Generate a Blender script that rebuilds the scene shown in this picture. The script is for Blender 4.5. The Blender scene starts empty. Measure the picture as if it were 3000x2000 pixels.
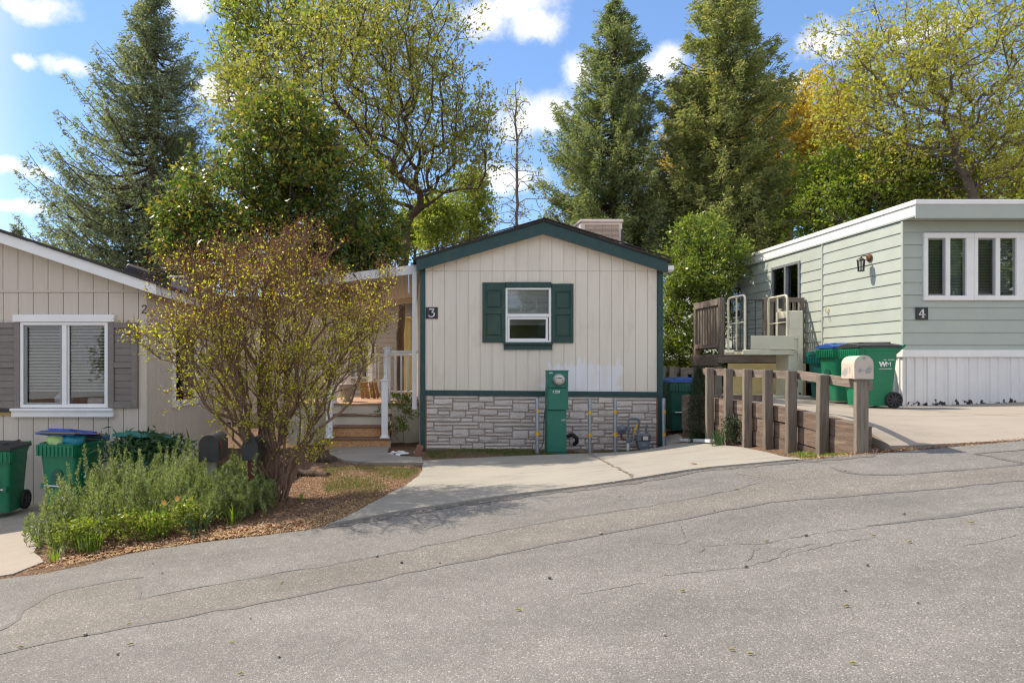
import bpy, math, random
import numpy as np
from mathutils import Vector, Matrix
from mathutils.geometry import delaunay_2d_cdt

random.seed(7)
rng = np.random.default_rng(11)
R = math.radians
sc = bpy.context.scene
COL = sc.collection

# ---------------------------------------------------------------- camera
CZ = 1.6            # camera height; the origin of X and Y is the camera's foot
F = 2000.0          # focal length in pixels of the 3000 px wide photograph
PX, PY = 1200.0, 1073.0   # principal point (shifted lens)
cam_d = bpy.data.cameras.new('camera')
cam = bpy.data.objects.new('camera', cam_d)
COL.objects.link(cam)
cam.location = (0, 0, CZ)
cam.rotation_euler = (R(90), 0, 0)
cam_d.sensor_width = 36
cam_d.sensor_fit = 'HORIZONTAL'
cam_d.lens = F / 3000 * 36
cam_d.shift_x = (1500 - PX) / 3000
cam_d.shift_y = (PY - 1000) / 3000
cam_d.clip_start = 0.1
cam_d.clip_end = 2000
sc.camera = cam

# ---------------------------------------------------------------- sun, sky, exposure
SUN_DIR = Vector((-0.72, 0.44, 1.0)).normalized()     # towards the sun
sun_d = bpy.data.lights.new('sun', 'SUN')
sun_d.energy = 2.3
sun_d.angle = R(0.6)
sun_d.color = (1.0, 0.89, 0.73)
sun = bpy.data.objects.new('sun', sun_d)
COL.objects.link(sun)
sun.location = SUN_DIR * 60
sun.rotation_euler = SUN_DIR.to_track_quat('Z', 'Y').to_euler()

world = bpy.data.worlds.new('World')
sc.world = world
world.use_nodes = True
wn = world.node_tree
wn.nodes.clear()
def wnode(t, **kw):
    n = wn.nodes.new(t)
    for k, v in kw.items():
        setattr(n, k, v)
    return n
def wmath(op, a, b=None, c=None, clamp=False):
    n = wnode('ShaderNodeMath', operation=op, use_clamp=clamp)
    for i, v in enumerate((a, b, c)):
        if v is None:
            continue
        if isinstance(v, (int, float)):
            n.inputs[i].default_value = v
        else:
            wn.links.new(v, n.inputs[i])
    return n.outputs[0]
sky = wnode('ShaderNodeTexSky', sky_type='NISHITA', sun_disc=False)
sky.sun_elevation = math.asin(SUN_DIR.z)
sky.sun_rotation = math.atan2(SUN_DIR.x, SUN_DIR.y)
sky.altitude = 800
sky.air_density = 0.85
sky.dust_density = 0.1
sky.ozone_density = 1.6
tc = wnode('ShaderNodeTexCoord')
# clouds: centre (photo px), half width, half height -> directions on the sky sphere
CLOUDS = [(80, 10, 150, 55), (75, 172, 60, 28), (215, 190, 95, 34), (560, 12, 95, 48), (30, 495, 110, 36), (45, 605, 110, 34), (130, 500, 40, 20),
          (650, 265, 95, 52), (1400, 60, 105, 62), (1560, 70, 110, 58), (1500, 20, 180, 42), (1685, 205, 62, 70),
          (1560, 340, 165, 84), (1480, 520, 130, 60), (1940, 190, 85, 66), (2400, 120, 75, 68), (2450, 160, 60, 44), (2330, 250, 110, 30),
          (2700, 90, 130, 50), (-500, 300, 220, 60), (-900, 60, 260, 90), (3500, 150, 240, 80), (4100, 420, 260, 60), (900, -420, 260, 80), (2300, -500, 300, 90)]
dens = None
warp = wnode('ShaderNodeTexNoise')
warp.inputs['Scale'].default_value = 14
warp.inputs['Detail'].default_value = 6
warp.inputs['Roughness'].default_value = 0.6
wn.links.new(tc.outputs['Generated'], warp.inputs['Vector'])
wsub = wnode('ShaderNodeVectorMath', operation='MULTIPLY_ADD')
wn.links.new(warp.outputs['Color'], wsub.inputs[0])
wsub.inputs[1].default_value = (0.055, 0.055, 0.04)
wsub.inputs[2].default_value = (-0.0275, -0.0275, -0.02)
wadd = wnode('ShaderNodeVectorMath', operation='ADD')
wn.links.new(tc.outputs['Generated'], wadd.inputs[0])
wn.links.new(wsub.outputs[0], wadd.inputs[1])
for cx, cy, hw, hh in CLOUDS:
    d = Vector(((cx - PX) / F, 1, (PY - cy) / F))
    ln = d.length
    d.normalize()
    s = wnode('ShaderNodeVectorMath', operation='SUBTRACT')
    wn.links.new(wadd.outputs[0], s.inputs[0])
    s.inputs[1].default_value = d
    m = wnode('ShaderNodeVectorMath', operation='MULTIPLY')
    wn.links.new(s.outputs[0], m.inputs[0])
    m.inputs[1].default_value = (F * ln / hw, F * ln / hw, F * ln / hh)
    l = wnode('ShaderNodeVectorMath', operation='LENGTH')
    wn.links.new(m.outputs[0], l.inputs[0])
    v = wmath('SUBTRACT', 1.0, l.outputs['Value'])
    dens = v if dens is None else wmath('MAXIMUM', dens, v)
n2 = wnode('ShaderNodeTexNoise')
n2.inputs['Scale'].default_value = 22
n2.inputs['Detail'].default_value = 8
n2.inputs['Roughness'].default_value = 0.62
wn.links.new(tc.outputs['Generated'], n2.inputs['Vector'])
nz = wmath('MULTIPLY_ADD', n2.outputs['Fac'], 1.5, -0.72)
cl = wmath('ADD', dens, nz)
mr = wnode('ShaderNodeMapRange', interpolation_type='SMOOTHSTEP')
wn.links.new(cl, mr.inputs['Value'])
mr.inputs['From Min'].default_value = 0.0
mr.inputs['From Max'].default_value = 0.95
# denser cloud cover added outside the view, round and overhead, for whiter fill light
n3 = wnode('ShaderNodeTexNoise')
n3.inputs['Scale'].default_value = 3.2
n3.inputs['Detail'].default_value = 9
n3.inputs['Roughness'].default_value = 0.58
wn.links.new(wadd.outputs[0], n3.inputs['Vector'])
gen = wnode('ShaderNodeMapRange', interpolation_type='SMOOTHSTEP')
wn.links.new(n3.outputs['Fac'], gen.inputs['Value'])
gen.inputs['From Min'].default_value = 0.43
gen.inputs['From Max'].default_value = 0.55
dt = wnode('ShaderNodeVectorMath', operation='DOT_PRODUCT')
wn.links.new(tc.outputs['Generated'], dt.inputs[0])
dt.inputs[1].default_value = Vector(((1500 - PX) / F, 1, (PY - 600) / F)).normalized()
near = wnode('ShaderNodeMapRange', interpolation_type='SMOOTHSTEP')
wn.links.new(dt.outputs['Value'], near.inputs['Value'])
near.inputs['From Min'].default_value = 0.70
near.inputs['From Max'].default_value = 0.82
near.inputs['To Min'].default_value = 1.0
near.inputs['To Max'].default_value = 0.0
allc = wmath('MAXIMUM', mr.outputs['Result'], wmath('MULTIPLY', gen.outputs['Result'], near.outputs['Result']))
mix = wnode('ShaderNodeMix', data_type='RGBA')
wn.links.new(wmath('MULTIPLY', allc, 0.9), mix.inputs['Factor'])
tint = wnode('ShaderNodeMix', data_type='RGBA', blend_type='MULTIPLY')
tint.inputs['Factor'].default_value = 1.0
gam = wnode('ShaderNodeGamma')
gam.inputs['Gamma'].default_value = 0.8
wn.links.new(sky.outputs['Color'], gam.inputs['Color'])
wn.links.new(gam.outputs['Color'], tint.inputs['A'])
tint.inputs['B'].default_value = (0.53, 0.64, 0.77, 1)
wn.links.new(tint.outputs['Result'], mix.inputs['A'])
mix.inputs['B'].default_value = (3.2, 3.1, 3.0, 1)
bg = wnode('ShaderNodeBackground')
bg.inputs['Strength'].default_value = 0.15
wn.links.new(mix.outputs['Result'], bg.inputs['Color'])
wo = wnode('ShaderNodeOutputWorld')
wn.links.new(bg.outputs[0], wo.inputs['Surface'])

vs = sc.view_settings
vs.view_transform = 'Standard'
vs.look = 'None'
vs.gamma = 1
vs.use_curve_mapping = False
vs.exposure = 1.5
sc.cycles.max_bounces = 8
sc.cycles.transparent_max_bounces = 12
sc.cycles.use_denoising = True
sc.cycles.filter_width = 1.2

# ---------------------------------------------------------------- helpers
def P(px, py, D):
    """a point measured in the photograph at a known distance D, in metres"""
    return Vector(((px - PX) / F * D, D, CZ - (py - PY) / F * D))

ORI = {}
def tag(o, label=None, cat=None, group=None, kind=None):
    if label: o['label'] = label
    if cat: o['category'] = cat
    if group: o['group'] = group
    if kind: o['kind'] = kind
    return o

def thing(name, label, cat, loc=(0, 0, 0), group=None, rot=0.0, local=False):
    o = bpy.data.objects.new(name, None)
    o.empty_display_size = 0.1
    COL.objects.link(o)
    o.location = loc
    o.rotation_euler = (0, 0, rot)
    ORI[o.name] = Vector((0, 0, 0)) if local else Vector(loc)
    return tag(o, label, cat, group)

def link_mesh(me, name, mat=None, parent=None, kind=None, label=None):
    o = bpy.data.objects.new(name, me)
    COL.objects.link(o)
    if mat is not None and not me.materials:
        me.materials.append(mat)
    if parent is not None:
        o.parent = parent
        ORI[o.name] = ORI[parent.name]
    if kind: o['kind'] = kind
    if label: o['label'] = label
    return o

def copy_tree(o, parent=None):
    c = o.copy()
    COL.objects.link(c)
    ORI[c.name] = ORI.get(o.name, Vector((0, 0, 0)))
    if parent is not None:
        c.parent = parent
    for ch in o.children:
        copy_tree(ch, c)
    return c

class MB:
    def __init__(self):
        self.v, self.f, self.s = [], [], []
    def face(self, idx, smooth=False):
        self.f.append(tuple(idx)); self.s.append(smooth)
    def quad(self, a, b, c, d, smooth=False):
        n = len(self.v)
        self.v += [tuple(a), tuple(b), tuple(c), tuple(d)]
        self.face((n, n + 1, n + 2, n + 3), smooth)
        return self
    def poly(self, pts):
        n = len(self.v)
        self.v += [tuple(p) for p in pts]
        self.face(range(n, n + len(pts)))
        return self
    def box(self, x0, x1, y0, y1, z0, z1, b=0.0, M=None):
        c = Vector(((x0 + x1) / 2, (y0 + y1) / 2, (z0 + z1) / 2))
        h = Vector((abs(x1 - x0) / 2, abs(y1 - y0) / 2, abs(z1 - z0) / 2))
        return self.obox(c, h, M, b)
    def obox(self, c, h, M=None, b=0.0):
        """box of half sizes h about c, optionally turned by the 3x3 matrix M, with chamfer b"""
        n0 = len(self.v)
        c = Vector(c)
        S = [(sx, sy, sz) for sx in (-1, 1) for sy in (-1, 1) for sz in (-1, 1)]
        loc = []
        if b <= 0:
            loc = [Vector((s[0] * h[0], s[1] * h[1], s[2] * h[2])) for s in S]
            F_ = [(0, 1, 3, 2), (4, 6, 7, 5), (0, 4, 5, 1), (2, 3, 7, 6), (0, 2, 6, 4), (1, 5, 7, 3)]
        else:
            b = min(b, min(h) * 0.8)
            ix = {}
            for s in S:
                for a in range(3):
                    p = [s[k] * (h[k] - (0 if k == a else b)) for k in range(3)]
                    ix[(s, a)] = len(loc)
                    loc.append(Vector(p))
            F_ = []
            for a in range(3):
                u, w = [k for k in range(3) if k != a]
                for sg in (-1, 1):
                    q = []
                    for su, sw in ((-1, -1), (1, -1), (1, 1), (-1, 1)):
                        s = [0, 0, 0]; s[a] = sg; s[u] = su; s[w] = sw
                        q.append(ix[(tuple(s), a)])
                    F_.append(tuple(q))
                for su in (-1, 1):
                    for sw in (-1, 1):
                        s0 = [0, 0, 0]; s0[a] = -1; s0[u] = su; s0[w] = sw
                        s1 = list(s0); s1[a] = 1
                        s0, s1 = tuple(s0), tuple(s1)
                        F_.append((ix[(s0, u)], ix[(s1, u)], ix[(s1, w)], ix[(s0, w)]))
            for s in S:
                F_.append((ix[(s, 0)], ix[(s, 1)], ix[(s, 2)]))
        for f in F_:
            p = [loc[i] for i in f]
            nrm = (p[1] - p[0]).cross(p[2] - p[0])
            if nrm.dot(sum(p, Vector())) < 0:
                f = tuple(reversed(f))
            self.face([n0 + i for i in f])
        for p in loc:
            self.v.append(tuple(c + (M @ p if M is not None else p)))
        return self
    def prism(self, pts, d):
        """pts: planar 3d outline (ccw seen from the front), d: extrusion vector away from the front"""
        n = len(pts); n0 = len(self.v)
        d = Vector(d)
        self.v += [tuple(Vector(p)) for p in pts] + [tuple(Vector(p) + d) for p in pts]
        self.face(range(n0, n0 + n))
        self.face(range(n0 + 2 * n - 1, n0 + n - 1, -1))
        for i in range(n):
            j = (i + 1) % n
            self.face((n0 + j, n0 + i, n0 + n + i, n0 + n + j))
        return self
    def ring(self, c, ax, r, n):
        ax = Vector(ax).normalized()
        u = ax.orthogonal().normalized()
        w = ax.cross(u)
        return [Vector(c) + (u * math.cos(2 * math.pi * i / n) + w * math.sin(2 * math.pi * i / n)) * r for i in range(n)]
    def cyl(self, p0, p1, r0, r1=None, n=12, caps=True):
        r1 = r0 if r1 is None else r1
        p0, p1 = Vector(p0), Vector(p1)
        ax = p1 - p0
        a, b = self.ring(p0, ax, r0, n), self.ring(p1, ax, r1, n)
        n0 = len(self.v)
        self.v += [tuple(p) for p in a + b]
        for i in range(n):
            j = (i + 1) % n
            self.face((n0 + i, n0 + j, n0 + n + j, n0 + n + i), True)
        if caps:
            self.poly(list(reversed(a))); self.poly(b)
        return self
    def tube(self, pts, r, n=8, caps=True):
        pts = [Vector(p) for p in pts]
        rs = r if isinstance(r, (list, tuple)) else [r] * len(pts)
        n0 = len(self.v)
        u = None
        for i, p in enumerate(pts):
            t = (pts[min(i + 1, len(pts) - 1)] - pts[max(i - 1, 0)]).normalized()
            if u is None:
                u = t.orthogonal().normalized()
            else:
                u = (u - t * u.dot(t)).normalized()
            w = t.cross(u)
            for k in range(n):
                a = 2 * math.pi * k / n
                self.v.append(tuple(p + (u * math.cos(a) + w * math.sin(a)) * rs[i]))
        for i in range(len(pts) - 1):
            for k in range(n):
                j = (k + 1) % n
                self.face((n0 + i * n + k, n0 + i * n + j, n0 + (i + 1) * n + j, n0 + (i + 1) * n + k), True)
        if caps:
            self.poly([self.v[n0 + k] for k in range(n - 1, -1, -1)])
            self.poly([self.v[n0 + (len(pts) - 1) * n + k] for k in range(n)])
        return self
    def lathe(self, c, ax, prof, n=16):
        """prof: list of (distance along axis, radius)"""
        ax = Vector(ax).normalized()
        n0 = len(self.v)
        for d, r in prof:
            self.v += [tuple(p) for p in self.ring(Vector(c) + ax * d, ax, max(r, 1e-4), n)]
        for i in range(len(prof) - 1):
            for k in range(n):
                j = (k + 1) % n
                self.face((n0 + i * n + k, n0 + i * n + j, n0 + (i + 1) * n + j, n0 + (i + 1) * n + k), True)
        return self
    def build(self, name, mat=None, parent=None, kind=None, label=None):
        me = bpy.data.meshes.new(name)
        if parent is not None:
            o = ORI[parent.name]
            base = None
        else:
            a = np.array(self.v)
            lo, hi = a.min(0), a.max(0)
            base = Vector(((lo[0] + hi[0]) / 2, (lo[1] + hi[1]) / 2, lo[2]))
            o = base
        me.from_pydata([(x - o[0], y - o[1], z - o[2]) for x, y, z in self.v], [], self.f)
        me.polygons.foreach_set('use_smooth', self.s)
        me.update()
        ob = link_mesh(me, name, mat, parent, kind, label)
        if base is not None:
            ob.location = base
            ORI[ob.name] = Vector(base)
        return ob

def np_mesh(name, verts, quads, smooth=False):
    """quads: (n,3) or (n,4) int array"""
    me = bpy.data.meshes.new(name)
    verts = np.ascontiguousarray(verts, dtype=np.float32)
    quads = np.ascontiguousarray(quads, dtype=np.int32)
    k = quads.shape[1]
    me.vertices.add(len(verts)); me.vertices.foreach_set('co', verts.ravel())
    me.loops.add(quads.size); me.loops.foreach_set('vertex_index', quads.ravel())
    me.polygons.add(len(quads))
    me.polygons.foreach_set('loop_start', np.arange(0, quads.size, k, dtype=np.int32))
    if smooth:
        me.polygons.foreach_set('use_smooth', np.ones(len(quads), dtype=bool))
    me.update(calc_edges=True)
    return me

# ---------------------------------------------------------------- materials
def nodes_of(name):
    m = bpy.data.materials.new(name)
    m.use_nodes = True
    nt = m.node_tree
    b = nt.nodes['Principled BSDF']
    return m, nt, b
def N(nt, t, **kw):
    n = nt.nodes.new(t)
    for k, v in kw.items():
        setattr(n, k, v)
    return n
def ramp(nt, fac, stops):
    r = N(nt, 'ShaderNodeValToRGB')
    while len(r.color_ramp.elements) < len(stops):
        r.color_ramp.elements.new(0.5)
    for e, (p, c) in zip(r.color_ramp.elements, stops):
        e.position = p
        e.color = (*c, 1) if len(c) == 3 else c
    nt.links.new(fac, r.inputs['Fac'])
    return r.outputs['Color']
def rmix(nt, fac, a, b, blend='MIX'):
    m = N(nt, 'ShaderNodeMix', data_type='RGBA', blend_type=blend)
    for k, v in (('Factor', fac), ('A', a), ('B', b)):
        if isinstance(v, (int, float)):
            m.inputs[k].default_value = v
        elif isinstance(v, tuple):
            m.inputs[k].default_value = (*v, 1) if len(v) == 3 else v
        else:
            nt.links.new(v, m.inputs[k])
    return m.outputs['Result']
def mth(nt, op, a, b=None, c=None, clamp=False):
    n = N(nt, 'ShaderNodeMath', operation=op, use_clamp=clamp)
    for i, v in enumerate((a, b, c)):
        if v is None: continue
        if isinstance(v, (int, float)): n.inputs[i].default_value = v
        else: nt.links.new(v, n.inputs[i])
    return n.outputs[0]
def coords(nt, stretch=(1, 1, 1), kind='Object', off=(0, 0, 0)):
    t = N(nt, 'ShaderNodeTexCoord')
    mp = N(nt, 'ShaderNodeMapping')
    mp.inputs['Scale'].default_value = stretch
    mp.inputs['Location'].default_value = off
    nt.links.new(t.outputs[kind], mp.inputs['Vector'])
    return mp.outputs[0]
def noise(nt, vec, scale, detail=5, rough=0.55, dist=0.0):
    n = N(nt, 'ShaderNodeTexNoise')
    n.inputs['Scale'].default_value = scale
    n.inputs['Detail'].default_value = detail
    n.inputs['Roughness'].default_value = rough
    n.inputs['Distortion'].default_value = dist
    nt.links.new(vec, n.inputs['Vector'])
    return n.outputs['Fac']
def remap(nt, v, a, b, c=0.0, d=1.0):
    n = N(nt, 'ShaderNodeMapRange')
    nt.links.new(v, n.inputs['Value'])
    for k, x in (('From Min', a), ('From Max', b), ('To Min', c), ('To Max', d)):
        n.inputs[k].default_value = x
    return n.outputs['Result']
def bump(nt, b, height, strength=0.3, dist=0.01):
    n = N(nt, 'ShaderNodeBump')
    n.inputs['Strength'].default_value = strength
    n.inputs['Distance'].default_value = dist
    nt.links.new(height, n.inputs['Height'])
    nt.links.new(n.outputs[0], b.inputs['Normal'])
def pm(name, c1, c2=None, scale=6, rough=0.6, bmp=0.0, bscale=80, stretch=(1, 1, 1), metal=0.0, rnd=0.0, spec=0.5, bdist=0.006, stain=None, contrast=0.22):
    """plain procedural paint / wood / plastic: two colours over noise, per-piece variation, relief and an optional stain colour"""
    m, nt, b = nodes_of(name)
    v = coords(nt, stretch)
    c2 = c2 or tuple(x * 0.86 for x in c1)
    f = remap(nt, noise(nt, v, scale, 7, 0.6), 0.5 - contrast, 0.5 + contrast)
    col = rmix(nt, f, c1, c2)
    if stain:
        f2 = remap(nt, noise(nt, v, scale * 0.37, 8, 0.68), 0.54, 0.72)
        col = rmix(nt, f2, col, stain)
    if rnd:
        oi = N(nt, 'ShaderNodeObjectInfo')
        k = mth(nt, 'MULTIPLY_ADD', oi.outputs['Random'], 2 * rnd, 1 - rnd)
        hsv = N(nt, 'ShaderNodeHueSaturation')
        nt.links.new(k, hsv.inputs['Value'])
        nt.links.new(col, hsv.inputs['Color'])
        col = hsv.outputs[0]
    nt.links.new(col, b.inputs['Base Color'])
    rr = remap(nt, noise(nt, v, scale * 2.3, 4), 0.3, 0.7, max(rough - 0.1, 0.04), min(rough + 0.1, 1))
    nt.links.new(rr, b.inputs['Roughness'])
    b.inputs['Metallic'].default_value = metal
    b.inputs['Specular IOR Level'].default_value = spec
    if bmp:
        bump(nt, b, noise(nt, v, bscale, 4, 0.6), bmp, bdist)
    return m
def leafmat(name, stops, rough=0.5, trans=0.45, tcol=1.5, spec=0.4):
    """leaf colours by leaf (random per island); light passes through"""
    m, nt, b = nodes_of(name)
    g = N(nt, 'ShaderNodeNewGeometry')
    n = len(stops)
    col = ramp(nt, g.outputs['Random Per Island'], [(i / max(n - 1, 1), c) for i, c in enumerate(stops)])
    nt.links.new(col, b.inputs['Base Color'])
    b.inputs['Roughness'].default_value = rough
    b.inputs['Specular IOR Level'].default_value = spec
    t = N(nt, 'ShaderNodeBsdfTranslucent')
    tc_ = rmix(nt, 1.0, col, (min(tcol, 1.0), min(tcol, 1.0), 0.55 * min(tcol, 1.0)), 'MULTIPLY')
    hs = N(nt, 'ShaderNodeHueSaturation')
    hs.inputs['Value'].default_value = tcol
    nt.links.new(tc_, hs.inputs['Color'])
    nt.links.new(hs.outputs[0], t.inputs['Color'])
    mx = N(nt, 'ShaderNodeMixShader')
    mx.inputs[0].default_value = trans
    out = nt.nodes['Material Output']
    nt.links.new(b.outputs[0], mx.inputs[1])
    nt.links.new(t.outputs[0], mx.inputs[2])
    nt.links.new(mx.outputs[0], out.inputs['Surface'])
    return m
def glassmat(name, tint=(0.9, 0.95, 0.93), refl=0.5, clear=0.9, rough=0.0):
    m, nt, b = nodes_of(name)
    tr = N(nt, 'ShaderNodeBsdfTransparent'); tr.inputs[0].default_value = (*[c * clear for c in tint], 1)
    gl = N(nt, 'ShaderNodeBsdfGlossy'); gl.inputs['Roughness'].default_value = rough
    fr = N(nt, 'ShaderNodeFresnel'); fr.inputs['IOR'].default_value = 1.45
    f = mth(nt, 'MULTIPLY_ADD', fr.outputs[0], 1.0, refl * 0.2, clamp=True)
    mx = N(nt, 'ShaderNodeMixShader')
    nt.links.new(f, mx.inputs[0]); nt.links.new(tr.outputs[0], mx.inputs[1]); nt.links.new(gl.outputs[0], mx.inputs[2])
    nt.links.new(mx.outputs[0], nt.nodes['Material Output'].inputs['Surface'])
    return m

M = {}
M['cream'] = None
M['white'] = pm('white_paint', (0.87, 0.86, 0.84), (0.80, 0.79, 0.77), 5, 0.5, 0.1, 120)
M['vinyl'] = pm('white_vinyl', (0.84, 0.84, 0.84), (0.78, 0.78, 0.78), 4, 0.4)
M['green_trim'] = pm('green_trim_paint', (0.015, 0.052, 0.052), (0.022, 0.068, 0.066), 7, 0.55, 0.25, 60, stain=(0.038, 0.085, 0.075))
M['green_shutter'] = pm('faded_green_shutter', (0.018, 0.058, 0.052), (0.028, 0.074, 0.055), 5, 0.6, 0.2, 70, stain=(0.05, 0.088, 0.042))
M['stone'] = pm('painted_stone', (0.70, 0.635, 0.585), (0.61, 0.55, 0.505), 9, 0.8, 1.0, 38, rnd=0.13, bdist=0.025, stain=(0.56, 0.49, 0.43))
M['mortar'] = pm('mortar_brown', (0.36, 0.285, 0.24), (0.44, 0.355, 0.305), 14, 0.9, 0.4, 90)
M['shingle'] = pm('dark_shingle', (0.035, 0.032, 0.033), (0.07, 0.06, 0.055), 30, 0.95, 0.8, 120)
M['tan'] = pm('tan_siding', (0.62, 0.545, 0.455), (0.57, 0.50, 0.415), 3, 0.75, 0.35, 70, stretch=(3, 3, 0.4), rnd=0.02)
M['tan_side'] = M['tan']
M['taupe'] = pm('taupe_shutter', (0.235, 0.20, 0.18), (0.19, 0.165, 0.148), 4, 0.7, 0.3, 60, stretch=(1, 1, 3), rnd=0.05)
M['sage'] = pm('sage_siding', (0.435, 0.475, 0.425), (0.39, 0.43, 0.385), 2.5, 0.55, 0.12, 50, rnd=0.035, stain=(0.42, 0.44, 0.37))
M['gap'] = pm('wall_sheathing', (0.10, 0.09, 0.08), None, 5, 0.9)
M['groove'] = pm('siding_groove', (0.62, 0.54, 0.44), (0.40, 0.335, 0.265), 6, 0.9, stretch=(3, 3, 0.5))
M['groove_tan'] = pm('tan_siding_groove', (0.34, 0.28, 0.22), None, 5, 0.9)
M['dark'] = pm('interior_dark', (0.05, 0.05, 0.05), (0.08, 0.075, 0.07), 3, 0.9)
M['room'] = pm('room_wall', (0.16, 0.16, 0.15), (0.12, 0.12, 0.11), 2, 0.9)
M['blind'] = pm('blind_slat', (0.80, 0.83, 0.82), (0.74, 0.77, 0.76), 3, 0.5)
M['blind_green'] = pm('blind_slat_green', (0.36, 0.47, 0.40), (0.31, 0.41, 0.35), 3, 0.5)
M['curtain'] = pm('white_curtain', (0.62, 0.63, 0.66), (0.55, 0.56, 0.6), 5, 0.85)
M['screen'] = pm('grey_frame', (0.30, 0.30, 0.30), None, 5, 0.5)
M['glass'] = glassmat('window_glass', (1, 1, 1), refl=0.15, clear=0.97)
M['glass_dusty'] = glassmat('dusty_glass', (0.86, 0.86, 0.86), refl=0.2, rough=0.06)
M['black'] = pm('black_plastic', (0.022, 0.022, 0.024), (0.035, 0.035, 0.036), 10, 0.5, 0.2, 200)
M['black_metal'] = pm('black_metal', (0.018, 0.018, 0.02), (0.04, 0.036, 0.034), 12, 0.45, 0.15, 150)
M['black_box'] = pm('worn_black_mailbox', (0.02, 0.02, 0.021), (0.034, 0.034, 0.034), 18, 0.5, 0.3, 160, stain=(0.06, 0.05, 0.042))
M['bin_green'] = pm('green_plastic', (0.004, 0.165, 0.075), (0.008, 0.19, 0.09), 6, 0.46, 0.15, 220, rnd=0.06, stain=(0.045, 0.19, 0.11))
M['bin_dark'] = pm('dark_green_plastic', (0.004, 0.075, 0.05), (0.006, 0.09, 0.06), 6, 0.45, 0.15, 220)
M['bin_teal'] = pm('teal_plastic', (0.005, 0.13, 0.10), (0.008, 0.15, 0.115), 6, 0.4, 0.15, 220)
M['lid_blue'] = pm('blue_plastic', (0.012, 0.07, 0.30), (0.02, 0.085, 0.33), 6, 0.4, 0.15, 220)
M['meter_green'] = pm('utility_green_paint', (0.012, 0.155, 0.105), (0.017, 0.17, 0.118), 4, 0.5, 0.08, 200, stain=(0.02, 0.15, 0.11))
M['galv'] = pm('galvanised_steel', (0.36, 0.38, 0.40), (0.27, 0.29, 0.31), 22, 0.45, 0.15, 200, metal=0.55, stain=(0.22, 0.21, 0.20))
M['yellow'] = pm('yellow_tape', (0.75, 0.42, 0.012), (0.68, 0.37, 0.01), 12, 0.45)
M['yellow_panel'] = pm('yellow_plywood', (0.78, 0.62, 0.30), (0.72, 0.56, 0.26), 3, 0.7, 0.3, 60, stain=(0.60, 0.48, 0.26))
M['gas_grey'] = pm('gas_meter_grey', (0.17, 0.20, 0.235), (0.13, 0.155, 0.185), 14, 0.5, 0.2, 130, stain=(0.11, 0.10, 0.09))
M['lift'] = pm('almond_paint', (0.72, 0.68, 0.54), (0.66, 0.62, 0.48), 4, 0.45, 0.05, 100, stain=(0.48, 0.46, 0.36))
M['wood_grey'] = pm('weathered_wood', (0.26, 0.215, 0.17), (0.13, 0.103, 0.082), 9, 0.85, 0.7, 30, stretch=(4, 4, 0.35), rnd=0.14, contrast=0.2, stain=(0.22, 0.215, 0.165), bdist=0.01)
M['wood_y'] = pm('weathered_wood_along', (0.27, 0.215, 0.18), (0.14, 0.11, 0.09), 9, 0.85, 0.7, 30, stretch=(4, 0.35, 4), rnd=0.14, contrast=0.2, bdist=0.01)
M['wood_x'] = pm('weathered_wood_across', (0.26, 0.21, 0.18), (0.14, 0.11, 0.09), 9, 0.85, 0.7, 30, stretch=(0.35, 4, 4), rnd=0.12, contrast=0.2, bdist=0.01)
M['timber'] = pm('brown_timber', (0.215, 0.15, 0.112), (0.09, 0.062, 0.048), 8, 0.85, 0.7, 26, stretch=(4, 0.35, 3), rnd=0.14, contrast=0.22, stain=(0.34, 0.25, 0.19), bdist=0.01)
M['red_post'] = pm('red_brown_post', (0.12, 0.028, 0.02), (0.085, 0.022, 0.016), 12, 0.7, 0.3, 60, stretch=(4, 4, 0.5))
M['pale_post'] = pm('pale_post', (0.52, 0.49, 0.42), (0.45, 0.42, 0.35), 8, 0.7, 0.3, 60, stretch=(4, 4, 0.5))
M['brick'] = pm('brick_red', (0.34, 0.17, 0.11), (0.27, 0.13, 0.09), 20, 0.9, 0.5, 90)
M['tread'] = pm('brown_tread', (0.24, 0.14, 0.095), (0.19, 0.11, 0.075), 6, 0.7, 0.3, 50, stretch=(0.5, 4, 4))
M['deck'] = pm('deck_boards', (0.46, 0.29, 0.19), (0.38, 0.235, 0.155), 6, 0.75, 0.3, 50, stretch=(0.5, 4, 4), rnd=0.06)
M['cream_flat'] = pm('cream_paint', (0.74, 0.67, 0.55), (0.68, 0.61, 0.50), 4, 0.7, 0.15, 90, stain=(0.52, 0.47, 0.38))
M['beige_wall'] = pm('beige_wall', (0.60, 0.50, 0.40), (0.55, 0.45, 0.36), 3, 0.75, 0.2, 60, rnd=0.03)
M['cooler'] = pm('cooler_beige', (0.86, 0.70, 0.59), (0.80, 0.65, 0.54), 5, 0.5, 0.1, 90)
M['cooler_louvre'] = pm('cooler_louvre', (0.40, 0.26, 0.17), (0.35, 0.23, 0.15), 5, 0.6, 0.1, 90)
M['fabric_yellow'] = pm('yellow_fabric', (0.72, 0.60, 0.28), (0.66, 0.54, 0.24), 6, 0.9)
M['split_wood'] = pm('split_wood', (0.42, 0.22, 0.085), (0.28, 0.13, 0.05), 9, 0.8, 0.4, 50, stretch=(5, 5, 0.5), rnd=0.25)
M['rubber'] = pm('rubber', (0.02, 0.02, 0.021), (0.03, 0.03, 0.03), 20, 0.75)
M['chrome'] = pm('bright_steel', (0.62, 0.63, 0.65), None, 10, 0.25, metal=0.9)
M['text_white'] = pm('white_print', (0.78, 0.78, 0.78), None, 10, 0.6)
M['sticker'] = pm('sticker_white', (0.72, 0.72, 0.70), None, 10, 0.5)
M['dial'] = pm('meter_dial', (0.66, 0.64, 0.56), (0.60, 0.58, 0.50), 20, 0.4)
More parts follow.
